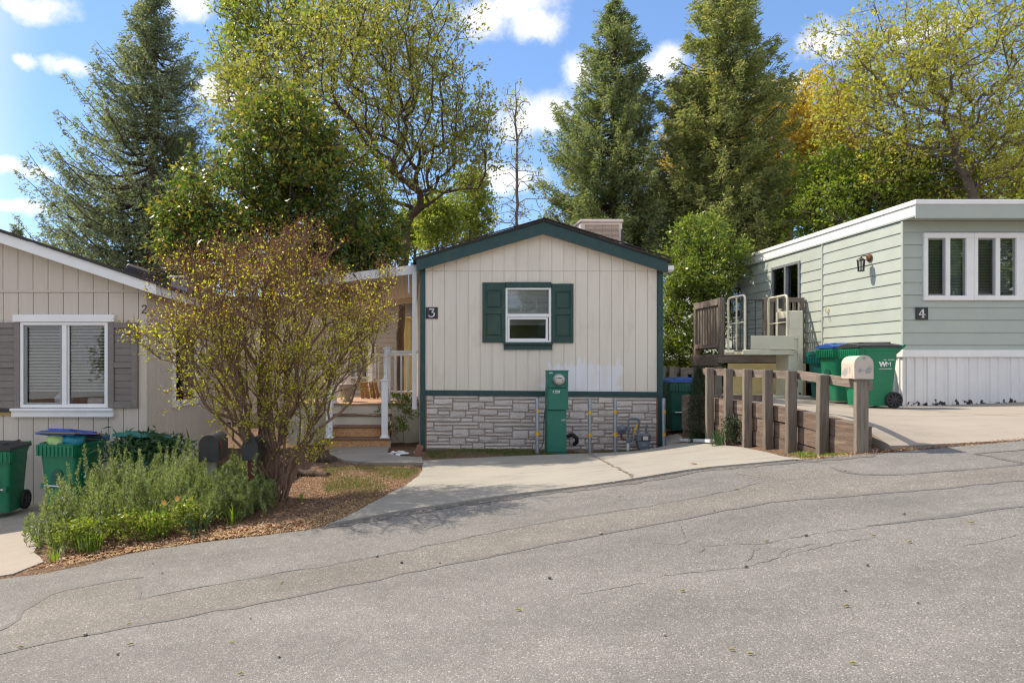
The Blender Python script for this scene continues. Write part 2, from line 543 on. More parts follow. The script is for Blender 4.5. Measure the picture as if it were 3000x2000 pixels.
M['rust'] = pm('rusty_iron', (0.20, 0.085, 0.04), (0.12, 0.05, 0.03), 30, 0.9, 0.4, 120)
M['red_flag'] = pm('red_flag', (0.45, 0.05, 0.03), None, 10, 0.5)
M['soffit'] = pm('soffit_cream', (0.62, 0.57, 0.49), (0.57, 0.52, 0.44), 4, 0.7)
M['bag_green'] = pm('lime_bag', (0.30, 0.62, 0.06), (0.66, 0.75, 0.60), 6, 0.35, 0.4, 20)
M['bag_teal'] = pm('teal_bag', (0.01, 0.22, 0.34), (0.02, 0.28, 0.40), 8, 0.35, 0.5, 16)
M['cardboard'] = pm('cardboard', (0.33, 0.23, 0.15), (0.28, 0.19, 0.12), 8, 0.85)
M['tar'] = pm('tar_seal', (0.095, 0.092, 0.09), (0.15, 0.143, 0.136), 18, 0.75, 0.2, 140)
M['tar_old'] = pm('worn_tar', (0.175, 0.168, 0.16), (0.215, 0.203, 0.192), 9, 0.8, 0.3, 140)
M['joint'] = pm('joint_dirt', (0.16, 0.12, 0.085), (0.24, 0.19, 0.14), 20, 0.95)
M['gold'] = pm('gold_plate', (0.42, 0.30, 0.09), None, 10, 0.5)
M['pvc'] = pm('white_board', (0.70, 0.72, 0.75), (0.62, 0.64, 0.67), 6, 0.5)
M['pebble'] = pm('pebble', (0.30, 0.27, 0.24), (0.16, 0.15, 0.14), 40, 0.85, rnd=0.5)
M['bark'] = pm('brown_bark', (0.13, 0.085, 0.058), (0.065, 0.043, 0.03), 14, 0.95, 1.0, 22, stretch=(3, 3, 0.6), bdist=0.03)
M['bark_grey'] = pm('grey_bark', (0.19, 0.16, 0.135), (0.10, 0.08, 0.066), 12, 0.95, 0.9, 22, stretch=(3, 3, 0.6), bdist=0.02)
M['bark_red'] = pm('conifer_bark', (0.12, 0.082, 0.062), (0.07, 0.048, 0.038), 12, 0.95, 1.0, 18, stretch=(3, 3, 0.4), bdist=0.03)
M['bark_tan'] = pm('tan_stems', (0.25, 0.155, 0.105), (0.15, 0.09, 0.062), 30, 0.85, 0.4, 60, stretch=(2, 2, 0.5))

def cream_siding():
    m, nt, b = nodes_of('cream_siding')
    v = coords(nt, (2.5, 2.5, 0.35))
    w = coords(nt)
    col = rmix(nt, remap(nt, noise(nt, v, 4, 6), 0.3, 0.7), (0.79, 0.715, 0.605), (0.74, 0.665, 0.56))
    # whiter primer patch rolled on above the meter, ragged edge
    sx = N(nt, 'ShaderNodeSeparateXYZ'); nt.links.new(w, sx.inputs[0])
    sv = coords(nt, (9, 1, 2.2))
    rag = noise(nt, sv, 1.0, 6, 0.6)
    dx = mth(nt, 'ABSOLUTE', mth(nt, 'ADD', sx.outputs['X'], -2.97 + 2.24))
    ex = mth(nt, 'ADD', mth(nt, 'SUBTRACT', 0.66, dx), mth(nt, 'MULTIPLY_ADD', noise(nt, coords(nt, (2.2, 1, 3), off=(4, 0, 2)), 1.6, 6, 0.6), 0.9, -0.45))
    top = mth(nt, 'SUBTRACT', mth(nt, 'MULTIPLY_ADD', rag, 0.75, 1.10), sx.outputs['Z'])
    mk = remap(nt, mth(nt, 'MINIMUM', mth(nt, 'MULTIPLY_ADD', rag, 0.35, mth(nt, 'ADD', ex, -0.17)), top), -0.01, 0.06)
    pat = mth(nt, 'MULTIPLY', mk, remap(nt, noise(nt, sv, 0.8, 4), 0.25, 0.6, 0.45, 1.0))
    col = rmix(nt, pat, col, (0.80, 0.80, 0.83))
    stain = remap(nt, noise(nt, coords(nt, (1.2, 1, 0.5)), 2.6, 8, 0.7), 0.54, 0.76, 0, 0.5)
    streak = remap(nt, noise(nt, coords(nt, (14, 1, 0.35), off=(1, 0, 3)), 1.0, 5, 0.65), 0.56, 0.74, 0, 0.35)
    col = rmix(nt, streak, col, (0.60, 0.53, 0.43))
    oi = N(nt, 'ShaderNodeObjectInfo')
    hv = N(nt, 'ShaderNodeHueSaturation'); nt.links.new(mth(nt, 'MULTIPLY_ADD', oi.outputs['Random'], 0.05, 0.975), hv.inputs['Value']); nt.links.new(col, hv.inputs['Color']); col = hv.outputs[0]
    col = rmix(nt, stain, col, (0.56, 0.48, 0.37))
    nt.links.new(col, b.inputs['Base Color'])
    b.inputs['Roughness'].default_value = 0.75
    bump(nt, b, noise(nt, coords(nt, (4, 4, 0.5)), 45, 4, 0.6), 0.25, 0.006)
    return m
M['cream'] = cream_siding()

def asphalt(name, tintc=(1, 1, 1), white=0.0, dens=150):
    m, nt, b = nodes_of(name)
    v = coords(nt)
    vo = N(nt, 'ShaderNodeTexVoronoi', feature='F1')
    vo.inputs['Scale'].default_value = dens
    nt.links.new(v, vo.inputs['Vector'])
    sep = N(nt, 'ShaderNodeSeparateColor'); nt.links.new(vo.outputs['Color'], sep.inputs[0])
    col = ramp(nt, sep.outputs[0], [(0.0, (0.150, 0.142, 0.134)), (0.25, (0.180, 0.171, 0.161)), (0.65, (0.203, 0.193, 0.182)), (0.90 - white, (0.230, 0.219, 0.207)), (1.0, (0.37, 0.355, 0.338))])
    fine = remap(nt, noise(nt, v, 260, 3, 0.7), 0.3, 0.7, 0.82, 1.14)
    big = mth(nt, 'MULTIPLY', remap(nt, noise(nt, coords(nt, (1, 1.6, 1)), 1.1, 6, 0.62), 0.3, 0.72, 0.84, 1.1), remap(nt, noise(nt, coords(nt, (0.16, 1.5, 1), off=(0, 0.4, 0)), 1.0, 5, 0.6), 0.32, 0.68, 0.86, 1.08))
    mid = remap(nt, noise(nt, v, 9, 6, 0.7), 0.3, 0.7, 0.88, 1.08)
    k = mth(nt, 'MULTIPLY', mth(nt, 'MULTIPLY', fine, big), mid)
    hs = N(nt, 'ShaderNodeHueSaturation'); nt.links.new(k, hs.inputs['Value']); nt.links.new(col, hs.inputs['Color'])
    col = rmix(nt, 1.0, hs.outputs[0], tintc, 'MULTIPLY')
    oil = remap(nt, noise(nt, coords(nt, (1, 2.2, 1), off=(3, 1, 0)), 0.9, 7, 0.7), 0.57, 0.76, 0, 0.5)
    col = rmix(nt, oil, col, (0.12, 0.117, 0.114))
    nt.links.new(col, b.inputs['Base Color'])
    b.inputs['Roughness'].default_value = 0.85
    b.inputs['Specular IOR Level'].default_value = 0.3
    h = mth(nt, 'ADD', mth(nt, 'MULTIPLY', vo.outputs['Distance'], -1.0), mth(nt, 'MULTIPLY', noise(nt, v, 160, 3), 0.6))
    bump(nt, b, h, 0.55, 0.006)
    return m
M['asphalt'] = asphalt('old_asphalt')
M['asphalt_dark'] = asphalt('crumbled_asphalt', (0.74, 0.72, 0.70), 0.0, 60)
M['asphalt2'] = asphalt('old_asphalt_patch', (0.985, 0.955, 0.92), 0.02, 130)

def concrete(name, c1, c2, st):
    m, nt, b = nodes_of(name)
    v = coords(nt)
    col = rmix(nt, remap(nt, noise(nt, v, 1.3, 7, 0.65), 0.32, 0.7), c1, c2)
    col = rmix(nt, remap(nt, noise(nt, v, 60, 4, 0.7), 0.35, 0.75, 0, 0.35), col, tuple(x * 0.72 for x in c1))
    col = rmix(nt, remap(nt, noise(nt, coords(nt, (0.6, 2, 1)), 2.2, 8, 0.7), 0.52, 0.72, 0, 0.8), col, st)
    vo = N(nt, 'ShaderNodeTexVoronoi', feature='F1'); vo.inputs['Scale'].default_value = 5
    nt.links.new(v, vo.inputs['Vector'])
    col = rmix(nt, remap(nt, vo.outputs['Distance'], 0.035, 0.05, 0.7, 0.0), col, (0.10, 0.085, 0.07))
    nt.links.new(col, b.inputs['Base Color'])
    b.inputs['Roughness'].default_value = 0.88
    b.inputs['Specular IOR Level'].default_value = 0.3
    bump(nt, b, noise(nt, v, 130, 4, 0.65), 0.3, 0.004)
    return m
M['concrete'] = concrete('driveway_concrete', (0.345, 0.322, 0.28), (0.285, 0.266, 0.232), (0.20, 0.186, 0.162))
M['concrete2'] = concrete('pad_concrete', (0.345, 0.302, 0.256), (0.30, 0.262, 0.22), (0.235, 0.204, 0.17))
M['concrete3'] = concrete('walk_concrete', (0.36, 0.33, 0.29), (0.29, 0.265, 0.235), (0.20, 0.18, 0.155))

def dirtmat():
    m, nt, b = nodes_of('mulch_soil')
    v = coords(nt)
    col = rmix(nt, remap(nt, noise(nt, v, 7, 8, 0.7), 0.35, 0.68), (0.26, 0.165, 0.105), (0.13, 0.08, 0.052))
    vo = N(nt, 'ShaderNodeTexVoronoi', feature='F1'); vo.inputs['Scale'].default_value = 55
    nt.links.new(v, vo.inputs['Vector'])
    sep = N(nt, 'ShaderNodeSeparateColor'); nt.links.new(vo.outputs['Color'], sep.inputs[0])
    col = rmix(nt, 0.55, col, ramp(nt, sep.outputs[0], [(0, (0.09, 0.055, 0.035)), (0.5, (0.24, 0.15, 0.10)), (0.85, (0.38, 0.25, 0.16)), (1, (0.52, 0.40, 0.30))]))
    nt.links.new(col, b.inputs['Base Color'])
    b.inputs['Roughness'].default_value = 0.95
    b.inputs['Specular IOR Level'].default_value = 0.15
    bump(nt, b, mth(nt, 'ADD', noise(nt, v, 45, 6, 0.75), mth(nt, 'MULTIPLY', vo.outputs['Distance'], 1.2)), 0.9, 0.03)
    return m
M['dirt'] = dirtmat()
M['gravel'] = pm('gravel_soil', (0.22, 0.19, 0.165), (0.12, 0.10, 0.085), 40, 0.95, 0.8, 60)
def osb():
    m, nt, b = nodes_of('osb_board')
    v = coords(nt, (1, 1, 2.2))
    wv = N(nt, 'ShaderNodeTexVoronoi', feature='F1'); wv.inputs['Scale'].default_value = 22
    wv.inputs['Randomness'].default_value = 1
    nn = N(nt, 'ShaderNodeTexNoise'); nn.inputs['Scale'].default_value = 6
    nt.links.new(v, nn.inputs['Vector'])
    ad = N(nt, 'ShaderNodeVectorMath', operation='ADD'); nt.links.new(v, ad.inputs[0]); nt.links.new(nn.outputs['Color'], ad.inputs[1])
    nt.links.new(ad.outputs[0], wv.inputs['Vector'])
    sep = N(nt, 'ShaderNodeSeparateColor'); nt.links.new(wv.outputs['Color'], sep.inputs[0])
    col = ramp(nt, sep.outputs[0], [(0, (0.30, 0.13, 0.055)), (0.3, (0.48, 0.24, 0.10)), (0.7, (0.60, 0.33, 0.15)), (1, (0.70, 0.44, 0.22))])
    nt.links.new(col, b.inputs['Base Color']); b.inputs['Roughness'].default_value = 0.8
    return m
M['osb'] = osb()
def chipped(name, c, chip, zlim):
    m, nt, b = nodes_of(name)
    w = coords(nt)
    sx = N(nt, 'ShaderNodeSeparateXYZ'); nt.links.new(w, sx.inputs[0])
    low = remap(nt, sx.outputs['Z'], 0.0, zlim, 0.20, -0.12)
    f = remap(nt, mth(nt, 'ADD', noise(nt, w, 10, 5, 0.6), low), 0.70, 0.72)
    col = rmix(nt, remap(nt, noise(nt, w, 4, 6), 0.3, 0.7), c, tuple(x * 0.93 for x in c))
    col = rmix(nt, f, col, chip)
    nt.links.new(col, b.inputs['Base Color']); b.inputs['Roughness'].default_value = 0.55
    return m
M['skirt_white'] = chipped('white_skirting', (0.80, 0.785, 0.77), (0.03, 0.028, 0.026), 0.22)
def mailwhite():
    m, nt, b = nodes_of('chipped_mailbox_paint')
    w = coords(nt)
    sx = N(nt, 'ShaderNodeSeparateXYZ'); nt.links.new(w, sx.inputs[0])
    band = mth(nt, 'ABSOLUTE', mth(nt, 'ADD', sx.outputs['Z'], -0.075))
    f = remap(nt, mth(nt, 'SUBTRACT', noise(nt, w, 11, 6, 0.6), mth(nt, 'MULTIPLY', band, 2.2)), 0.47, 0.50)
    col = rmix(nt, remap(nt, noise(nt, w, 9, 6), 0.3, 0.7), (0.62, 0.53, 0.44), (0.54, 0.455, 0.375))
    col = rmix(nt, f, col, (0.34, 0.33, 0.325))
    nt.links.new(col, b.inputs['Base Color']); b.inputs['Roughness'].default_value = 0.55
    return m
M['mail_white'] = mailwhite()

# leaves
L_ = {}
L_['conifer'] = leafmat('cedar_sprays', [(0.113, 0.172, 0.082), (0.17, 0.243, 0.102), (0.26, 0.298, 0.125), (0.204, 0.243, 0.136), (0.362, 0.343, 0.16)], 0.6, 0.42, 1.5)
L_['conifer_b'] = leafmat('blue_cedar_sprays', [(0.118, 0.167, 0.113), (0.162, 0.221, 0.145), (0.25, 0.288, 0.17), (0.204, 0.243, 0.162), (0.338, 0.33, 0.204)], 0.6, 0.42, 1.5)
L_['conifer_y'] = leafmat('golden_cedar_sprays', [(0.112, 0.177, 0.077), (0.184, 0.243, 0.095), (0.305, 0.343, 0.125), (0.427, 0.397, 0.146), (0.225, 0.264, 0.125)], 0.6, 0.42, 1.5)
L_['spring'] = leafmat('spring_leaves', [(0.23, 0.29, 0.045), (0.30, 0.33, 0.06), (0.36, 0.34, 0.10), (0.27, 0.24, 0.075), (0.19, 0.25, 0.04)], 0.5, 0.5, 1.5)
L_['spring_g'] = leafmat('fresh_green_leaves', [(0.191, 0.275, 0.043), (0.273, 0.35, 0.057), (0.369, 0.381, 0.086), (0.15, 0.233, 0.043)], 0.5, 0.5, 1.45)
L_['olive'] = leafmat('olive_yellow_leaves', [(0.38, 0.38, 0.06), (0.46, 0.44, 0.08), (0.33, 0.37, 0.055), (0.40, 0.34, 0.09), (0.27, 0.35, 0.045)], 0.5, 0.5, 1.5)
L_['orange'] = leafmat('ochre_leaves', [(0.475, 0.347, 0.052), (0.551, 0.408, 0.065), (0.399, 0.286, 0.052), (0.475, 0.418, 0.078)], 0.5, 0.55, 1.5)
L_['maple'] = leafmat('green_maple_leaves', [(0.135, 0.234, 0.028), (0.203, 0.287, 0.039), (0.27, 0.308, 0.046), (0.095, 0.17, 0.023)], 0.5, 0.5, 1.4)
L_['glossy'] = leafmat('glossy_evergreen_leaves', [(0.044, 0.089, 0.019), (0.074, 0.131, 0.026), (0.11, 0.178, 0.034), (0.162, 0.214, 0.034), (0.353, 0.262, 0.046), (0.088, 0.137, 0.028)], 0.33, 0.42, 1.7, 0.5)
L_['bush'] = leafmat('bright_bush_leaves', [(0.086, 0.155, 0.028), (0.143, 0.226, 0.034), (0.243, 0.309, 0.046), (0.114, 0.178, 0.031), (0.343, 0.345, 0.054)], 0.34, 0.42, 1.5, 0.5)
L_['myrtle'] = leafmat('new_myrtle_leaves', [(0.46, 0.49, 0.045), (0.58, 0.57, 0.06), (0.39, 0.44, 0.045), (0.48, 0.40, 0.065), (0.32, 0.38, 0.04)], 0.45, 0.5, 1.6)
L_['seed'] = leafmat('brown_seed_heads', [(0.22, 0.09, 0.05), (0.30, 0.125, 0.065), (0.16, 0.07, 0.045), (0.36, 0.16, 0.075)], 0.8, 0.25, 1.2)
L_['rosemary'] = leafmat('rosemary_needles', [(0.176, 0.256, 0.086), (0.252, 0.336, 0.113), (0.336, 0.392, 0.162), (0.092, 0.152, 0.05), (0.386, 0.408, 0.225)], 0.5, 0.4, 1.4)
L_['flower'] = leafmat('lavender_flowers', [(0.40, 0.42, 0.62), (0.50, 0.52, 0.70)], 0.6, 0.3, 1.2)
L_['lime'] = leafmat('lime_leaves', [(0.16, 0.264, 0.02), (0.24, 0.304, 0.04), (0.288, 0.288, 0.08), (0.12, 0.224, 0.016)], 0.4, 0.45, 1.5)
L_['grass'] = leafmat('grass_blades', [(0.09, 0.14, 0.035), (0.14, 0.19, 0.05), (0.20, 0.21, 0.08), (0.24, 0.20, 0.10)], 0.6, 0.35, 1.3)
L_['grass_lime'] = leafmat('fresh_grass_blades', [(0.16, 0.27, 0.03), (0.24, 0.33, 0.05), (0.12, 0.22, 0.025)], 0.5, 0.45, 1.4)
L_['dry'] = leafmat('dry_leaves', [(0.30, 0.17, 0.09), (0.40, 0.25, 0.14), (0.22, 0.11, 0.06), (0.55, 0.42, 0.32), (0.34, 0.13, 0.06), (0.16, 0.09, 0.055)], 0.8, 0.15, 1.2)
L_['straw'] = leafmat('dry_straw', [(0.48, 0.32, 0.17), (0.56, 0.40, 0.22), (0.40, 0.25, 0.13), (0.62, 0.47, 0.29)], 0.9, 0.15, 1.2)
L_['cut'] = leafmat('garden_cuttings', [(0.03, 0.085, 0.03), (0.05, 0.12, 0.045), (0.08, 0.15, 0.06)], 0.5, 0.3, 1.3)
L_['juniper'] = leafmat('juniper_sprays', [(0.018, 0.038, 0.016), (0.03, 0.055, 0.022), (0.045, 0.07, 0.028)], 0.7, 0.15, 1.2)

# ---------------------------------------------------------------- terrain (heights are metres below the camera)
EDGE = np.array([(-60, 3.6), (-30, 4.2), (-8, 4.9), (-3.1, 5.2), (-2.66, 5.28), (-2.3, 5.60), (-1.61, 5.74), (-0.88, 5.76), (-0.43, 5.93), (-0.13, 6.04),
                 (0.34, 6.15), (0.98, 6.27), (1.94, 6.36), (2.8, 6.60), (4.0, 6.56), (5.83, 6.48), (8, 6.45), (60, 6.4)])
def edge(x):
    x = np.asarray(x, float)
    return (np.interp(x - 0.12, EDGE[:, 0], EDGE[:, 1]) + np.interp(x + 0.12, EDGE[:, 0], EDGE[:, 1]) + np.interp(x, EDGE[:, 0], EDGE[:, 1])) / 3
def h_road(x, y):
    x = np.asarray(x, float); y = np.asarray(y, float)
    xx = np.where(x > 9, 9 + (x - 9) * 0.4, np.where(x < -12, -12 + (x + 12) * 0.4, x))
    return 1.28 - 0.1 * xx + 0.02 * (6.6 - y)
def tps(pts):
    A = np.array(pts, float)
    xy, h = A[:, :2], A[:, 2]
    def U(r2):
        return np.where(r2 > 1e-9, r2 * np.log(np.maximum(r2, 1e-9)), 0)
    n = len(A)
    K = U(((xy[:, None] - xy[None]) ** 2).sum(-1)) + np.eye(n) * 0.02
    Pm = np.hstack([np.ones((n, 1)), xy])
    L = np.zeros((n + 3, n + 3)); L[:n, :n] = K; L[:n, n:] = Pm; L[n:, :n] = Pm.T
    w = np.linalg.solve(L, np.concatenate([h, [0, 0, 0]]))
    def f(x, y):
        x = np.asarray(x, float); y = np.asarray(y, float)
        sh = np.broadcast(x, y).shape
        q = np.stack([np.broadcast_to(x, sh).ravel(), np.broadcast_to(y, sh).ravel()], 1)
        out = np.empty(len(q))
        for i in range(0, len(q), 20000):
            d = U(((q[i:i + 20000, None] - xy[None]) ** 2).sum(-1))
            out[i:i + 20000] = d @ w[:n] + w[n] + q[i:i + 20000] @ w[n + 1:]
        return out.reshape(sh)
    return f
ctl = [(float(x), float(edge(x)), float(h_road(x, edge(x)))) for x in (-14, -8, -5, -3.1, -2.3, -1.6, -0.88, -0.13, 0.34, 0.98, 1.94, 2.8, 4.0, 4.4, 5.2)]
ctl += [(3.95, 7.1, 0.965), (4.17, 8, 1.02), (4.28, 8.8, 1.055), (4.38, 9.86, 1.12), (4.42, 11, 1.22), (4.5, 12, 1.25), (5.5, 14, 1.2), (3.2, 8.5, 1.16), (0.2, 11.6, 1.43), (2.2, 11.6, 1.42), (4.2, 11.6, 1.39),
        (2.2, 10, 1.37), (0.2, 10, 1.42), (-1, 12, 1.45), (-1, 10.9, 1.45), (-1.45, 7.2, 1.42), (-1.6, 9, 1.5), (-3.6, 9.3, 1.7),
        (-5, 8.6, 1.88), (-8, 9, 2.1), (-3.6, 13, 1.62), (-1, 16, 1.45), (-8, 16, 1.9), (2, 18, 1.35), (0, 30, 1.3), (-20, 30, 2.0), (-20, 10, 2.4), (20, 30, 0.9), (9, 20, 1.0)]
f_low = tps(ctl)
def h_low(x, y):
    x = np.asarray(x, float); y = np.asarray(y, float)
    e = edge(x)
    t = np.clip((y - (e - 0.4)) / 0.4, 0, 1)
    far = np.clip((y - 30) / 30, 0, 1) + np.clip((np.abs(x) - 18) / 20, 0, 1)
    far = np.clip(far, 0, 1)
    fl = f_low(np.clip(x, -24, 24), np.clip(y, 0, 34))
    fl = fl * (1 - far) + 1.5 * far
    hr = h_road(x, y) + 0.08
    return np.where(y > e, fl, fl * t * 0.0 + hr * (1 - t) + (h_road(x, y) + 0.012) * t)
f_pad = tps([(4.62, 6.55, 0.80), (4.62, 7.0, 0.60), (4.62, 9, 0.485), (4.62, 11, 0.50), (4.62, 13.5, 0.52), (5.2, 6.52, 0.755), (5.83, 6.48, 0.70), (7, 6.47, 0.585), (9, 6.45, 0.39), (12, 6.45, 0.20),
             (5.5, 8, 0.635), (6.5, 10.9, 0.62), (7.9, 10.9, 0.635), (7, 12.6, 0.57), (12, 10.9, 0.45), (9, 9, 0.55)])
def zlow(x, y): return CZ - h_low(x, y)
def zroad(x, y): return CZ - h_road(x, y)
def zpad(x, y): return CZ - f_pad(x, y)
def zl(x, y): return float(zlow(x, y))

def poly_dense(pts, step=0.15, closed=True):
    out = []
    n = len(pts)
    for i in range(n if closed else n - 1):
        a, b = np.array(pts[i], float), np.array(pts[(i + 1) % n], float)
        k = max(1, int(np.linalg.norm(b - a) / step))
        for j in range(k):
            out.append(tuple(a + (b - a) * j / k))
    if not closed: out.append(tuple(pts[-1]))
    return out
def inside(px, py, poly):
    poly = np.array(poly)
    r = np.zeros(len(px), bool)
    j = len(poly) - 1
    for i in range(len(poly)):
        xi, yi = poly[i]; xj, yj = poly[j]
        c = ((yi > py) != (yj > py))
        xc = (xj - xi) * (py - yi) / (yj - yi + 1e-12) + xi
        r ^= c & (px < xc)
        j = i
    return r
def sheet(name, outline, zf, dz, mat, step=0.3, thick=0.0, parent=None, kind=None, wob=0.0, label=None):
    """a ground sheet that follows the surface zf, dz above it; thick > 0 gives it an edge"""
    ol = poly_dense(outline, step * 0.6)
    if wob:
        ol = [(x + random.uniform(-wob, wob), y + random.uniform(-wob, wob)) for x, y in ol]
    a = np.array(ol)
    gx, gy = np.meshgrid(np.arange(a[:, 0].min(), a[:, 0].max(), step), np.arange(a[:, 1].min(), a[:, 1].max(), step))
    gx = gx.ravel() + rng.uniform(-0.2, 0.2, gx.size) * step; gy = gy.ravel() + rng.uniform(-0.2, 0.2, gy.size) * step
    ins = inside(gx, gy, ol)
    dmin = np.array([np.min((a[:, 0] - x) ** 2 + (a[:, 1] - y) ** 2) for x, y in zip(gx[ins], gy[ins])]) if ins.any() else np.zeros(0)
    keep = dmin > (step * 0.3) ** 2
    pts = [Vector(p) for p in ol] + [Vector((x, y)) for x, y in zip(gx[ins][keep], gy[ins][keep])]
    n = len(ol)
    r = delaunay_2d_cdt(pts, [(i, (i + 1) % n) for i in range(n)], [], 1, 1e-5)
    V = np.array([(p[0], p[1]) for p in r[0]])
    Z = zf(V[:, 0], V[:, 1]) + dz
    verts = [(x, y, z) for (x, y), z in zip(V, Z)]
    faces = [tuple(f) for f in r[2]]
    m = MB(); m.v = verts
    for f in faces:
        p = [verts[i] for i in f]
        cr = (p[1][0] - p[0][0]) * (p[2][1] - p[0][1]) - (p[1][1] - p[0][1]) * (p[2][0] - p[0][0])
        m.face(f if cr > 0 else tuple(reversed(f)), True)
    if thick:
        zs = zf(a[:, 0], a[:, 1]) + dz
        for i in range(n):
            j = (i + 1) % n
            m.quad((*ol[i], zs[i]), (*ol[i], zs[i] - thick), (*ol[j], zs[j] - thick), (*ol[j], zs[j]))
    return m.build(name, mat, parent, kind, label)
def ribbon(name, pts, w, zf, dz, mat, parent=None, step=0.12, wob=0.3, jag=0.012):
    p = poly_dense(pts, step, closed=False)
    a = np.array(p)
    # round the corners of the line
    for _ in range(3):
        a[1:-1] = (a[:-2] + 2 * a[1:-1] + a[2:]) / 4
    a[1:-1] += rng.normal(0, jag, (len(a) - 2, 2))
    t = np.gradient(a, axis=0); t /= np.linalg.norm(t, axis=1)[:, None]
    nn = np.stack([-t[:, 1], t[:, 0]], 1)
    ww = w * (1 + rng.uniform(-wob, wob, len(a)))
    ends = np.minimum(np.arange(len(a)), np.arange(len(a))[::-1])
    ww = ww * np.clip(0.25 + ends * 0.35, 0, 1)
    Lp, Rp = a + nn * ww[:, None] / 2, a - nn * ww[:, None] / 2
    V = np.concatenate([np.c_[Lp, zf(Lp[:, 0], Lp[:, 1]) + dz], np.c_[Rp, zf(Rp[:, 0], Rp[:, 1]) + dz]])
    n = len(a)
    m = MB(); m.v = [tuple(v) for v in V]
    for i in range(n - 1):
        m.face((i, i + n, i + n + 1, i + 1), True)
    return m.build(name, mat, parent)

# ---- ground: one sheet out to the horizon
def axis_grid(lo, hi, flo, fhi, fine, n_far):
    f = np.arange(flo, fhi + fine, fine)
    a = flo - np.geomspace(0.3, flo - lo, n_far)
    b = f[-1] + np.geomspace(0.3, hi - f[-1], n_far)
    return np.concatenate([a[::-1], f, b])
gx = axis_grid(-400, 400, -9, 9, 0.10, 26)
gy = axis_grid(-300, 700, 4.4, 17, 0.10, 26)
X, Y = np.meshgrid(gx, gy)
Z = zlow(X, Y)
# higher ground round the upper home, held by the timber wall
up = np.clip((X - np.where(Y < 11.3, 4.56, 5.76)) / 0.02, 0, 1) * np.clip((Y - 6.6) / 0.3, 0, 1) * np.clip((40 - Y) / 20, 0, 1) * np.clip((40 - X) / 20, 0, 1)
Zp = CZ - f_pad(np.clip(X, 4, 14), np.clip(Y, 6, 16)) - 0.05 - 0.25 * np.clip((X - 4.7) / 0.5, 0, 1) * np.clip((16 - Y) / 2, 0, 1) * np.clip((14 - X) / 2, 0, 1)
Z = Z * (1 - up) + np.where((X < 14) & (Y < 16), Zp, np.maximum(Z, Zp)) * up
rough_m = (Y > edge(X)) & (Y < 17) & (np.abs(X) < 9)
Z = Z + np.where(rough_m, rng.normal(0, 0.006, Z.shape), 0)
ny, nx = X.shape
ii = np.arange(ny * nx).reshape(ny, nx)
quads = np.stack([ii[:-1, :-1], ii[:-1, 1:], ii[1:, 1:], ii[1:, :-1]], -1).reshape(-1, 4)
g = link_mesh(np_mesh('ground', np.stack([X, Y, Z], -1).reshape(-1, 3), quads, True), 'ground', M['dirt'])
tag(g, 'brown mulch and soil between the homes', 'ground', kind='structure')

# ---- road
rx = np.concatenate([-np.geomspace(9, 60, 14)[::-1], np.arange(-8.9, 9, 0.12), np.geomspace(9, 60, 14)])
rt = np.linspace(0, 1, 34) ** 1.3
RX = np.repeat(rx[None], len(rt), 0)
wob = np.interp(rx, np.arange(-60, 60, 0.09), rng.normal(0, 0.018, len(np.arange(-60, 60, 0.09))))
RY = edge(rx)[None] + wob[None] * (rt[:, None] == 0) + rt[:, None] * (-9.0 - edge(rx)[None])
RZ = zroad(RX, RY) + 0.0
ii = np.arange(RX.size).reshape(RX.shape)
quads = np.stack([ii[:-1, :-1], ii[1:, :-1], ii[1:, 1:], ii[:-1, 1:]], -1).reshape(-1, 4)
road = link_mesh(np_mesh('road', np.stack([RX, RY, RZ], -1).reshape(-1, 3), quads, True), 'road', M['asphalt'])
tag(road, 'worn grey asphalt road with tar seams sloping up to the right', 'road', kind='structure')
ORI[road.name] = Vector((0, 0, 0))
def G(px, py):
    """point of the road surface seen at a photo pixel"""
    u, v = (px - PX) / F, (py - PY) / F
    y = (1.28 + 0.132) / (v + 0.1 * u + 0.02)
    return (u * y, y)
seamA = [(-300, 1972), (0, 1914), (300, 1850), (1000, 1719), (1450, 1624), (1900, 1539), (2100, 1500), (2257, 1470), (2512, 1450), (2760, 1430), (3000, 1407), (3300, 1380)]
seamB = [(408, 1755), (700, 1700), (1000, 1648), (1300, 1590), (1600, 1528), (1900, 1481), (2100, 1446), (2238, 1412)]
wA = [G(*p) for p in seamA]; wB = [G(*p) for p in seamB]
# the trench patch between the two seams is a coarser, browner mix
patch = wB + [G(2230, 1398), G(2160, 1388), G(2400, 1366), G(2440, 1378), G(2490, 1394), G(2600, 1394), G(2800, 1380), G(3000, 1362), G(3300, 1338)] + [G(*p) for p in reversed(seamA[1:])] + [G(20, 1840), G(100, 1742), G(200, 1720), G(330, 1697), G(405, 1690)]
sheet('asphalt_patch', patch, zroad, 0.0012, M['asphalt2'], 0.35, parent=road)
ribbon('tar_seam', wA, 0.028, zroad, 0.0025, M['tar'], road, wob=0.6)
ribbon('tar_seam', wB, 0.020, zroad, 0.0025, M['tar'], road)
ribbon('tar_seam', [G(408, 1755), G(405, 1700)], 0.04, zroad, 0.0028, M['tar'], road)
ribbon('tar_seam', [G(420, 1690), G(330, 1697), G(200, 1722), G(110, 1742), G(80, 1790), G(20, 1842), G(-60, 1870)], 0.055, zroad, 0.0031, M['tar'], road, wob=0.5)
ribbon('tar_seam', [G(2430, 1366), G(2470, 1388), G(2520, 1395), G(2600, 1392), G(2800, 1378), G(3000, 1360), G(3200, 1345)], 0.045, zroad, 0.0028, M['tar'], road)
ribbon('tar_seam', [G(2852, 1330), G(2920, 1338), G(2985, 1353), G(3060, 1372)], 0.05, zroad, 0.0034, M['tar'], road)
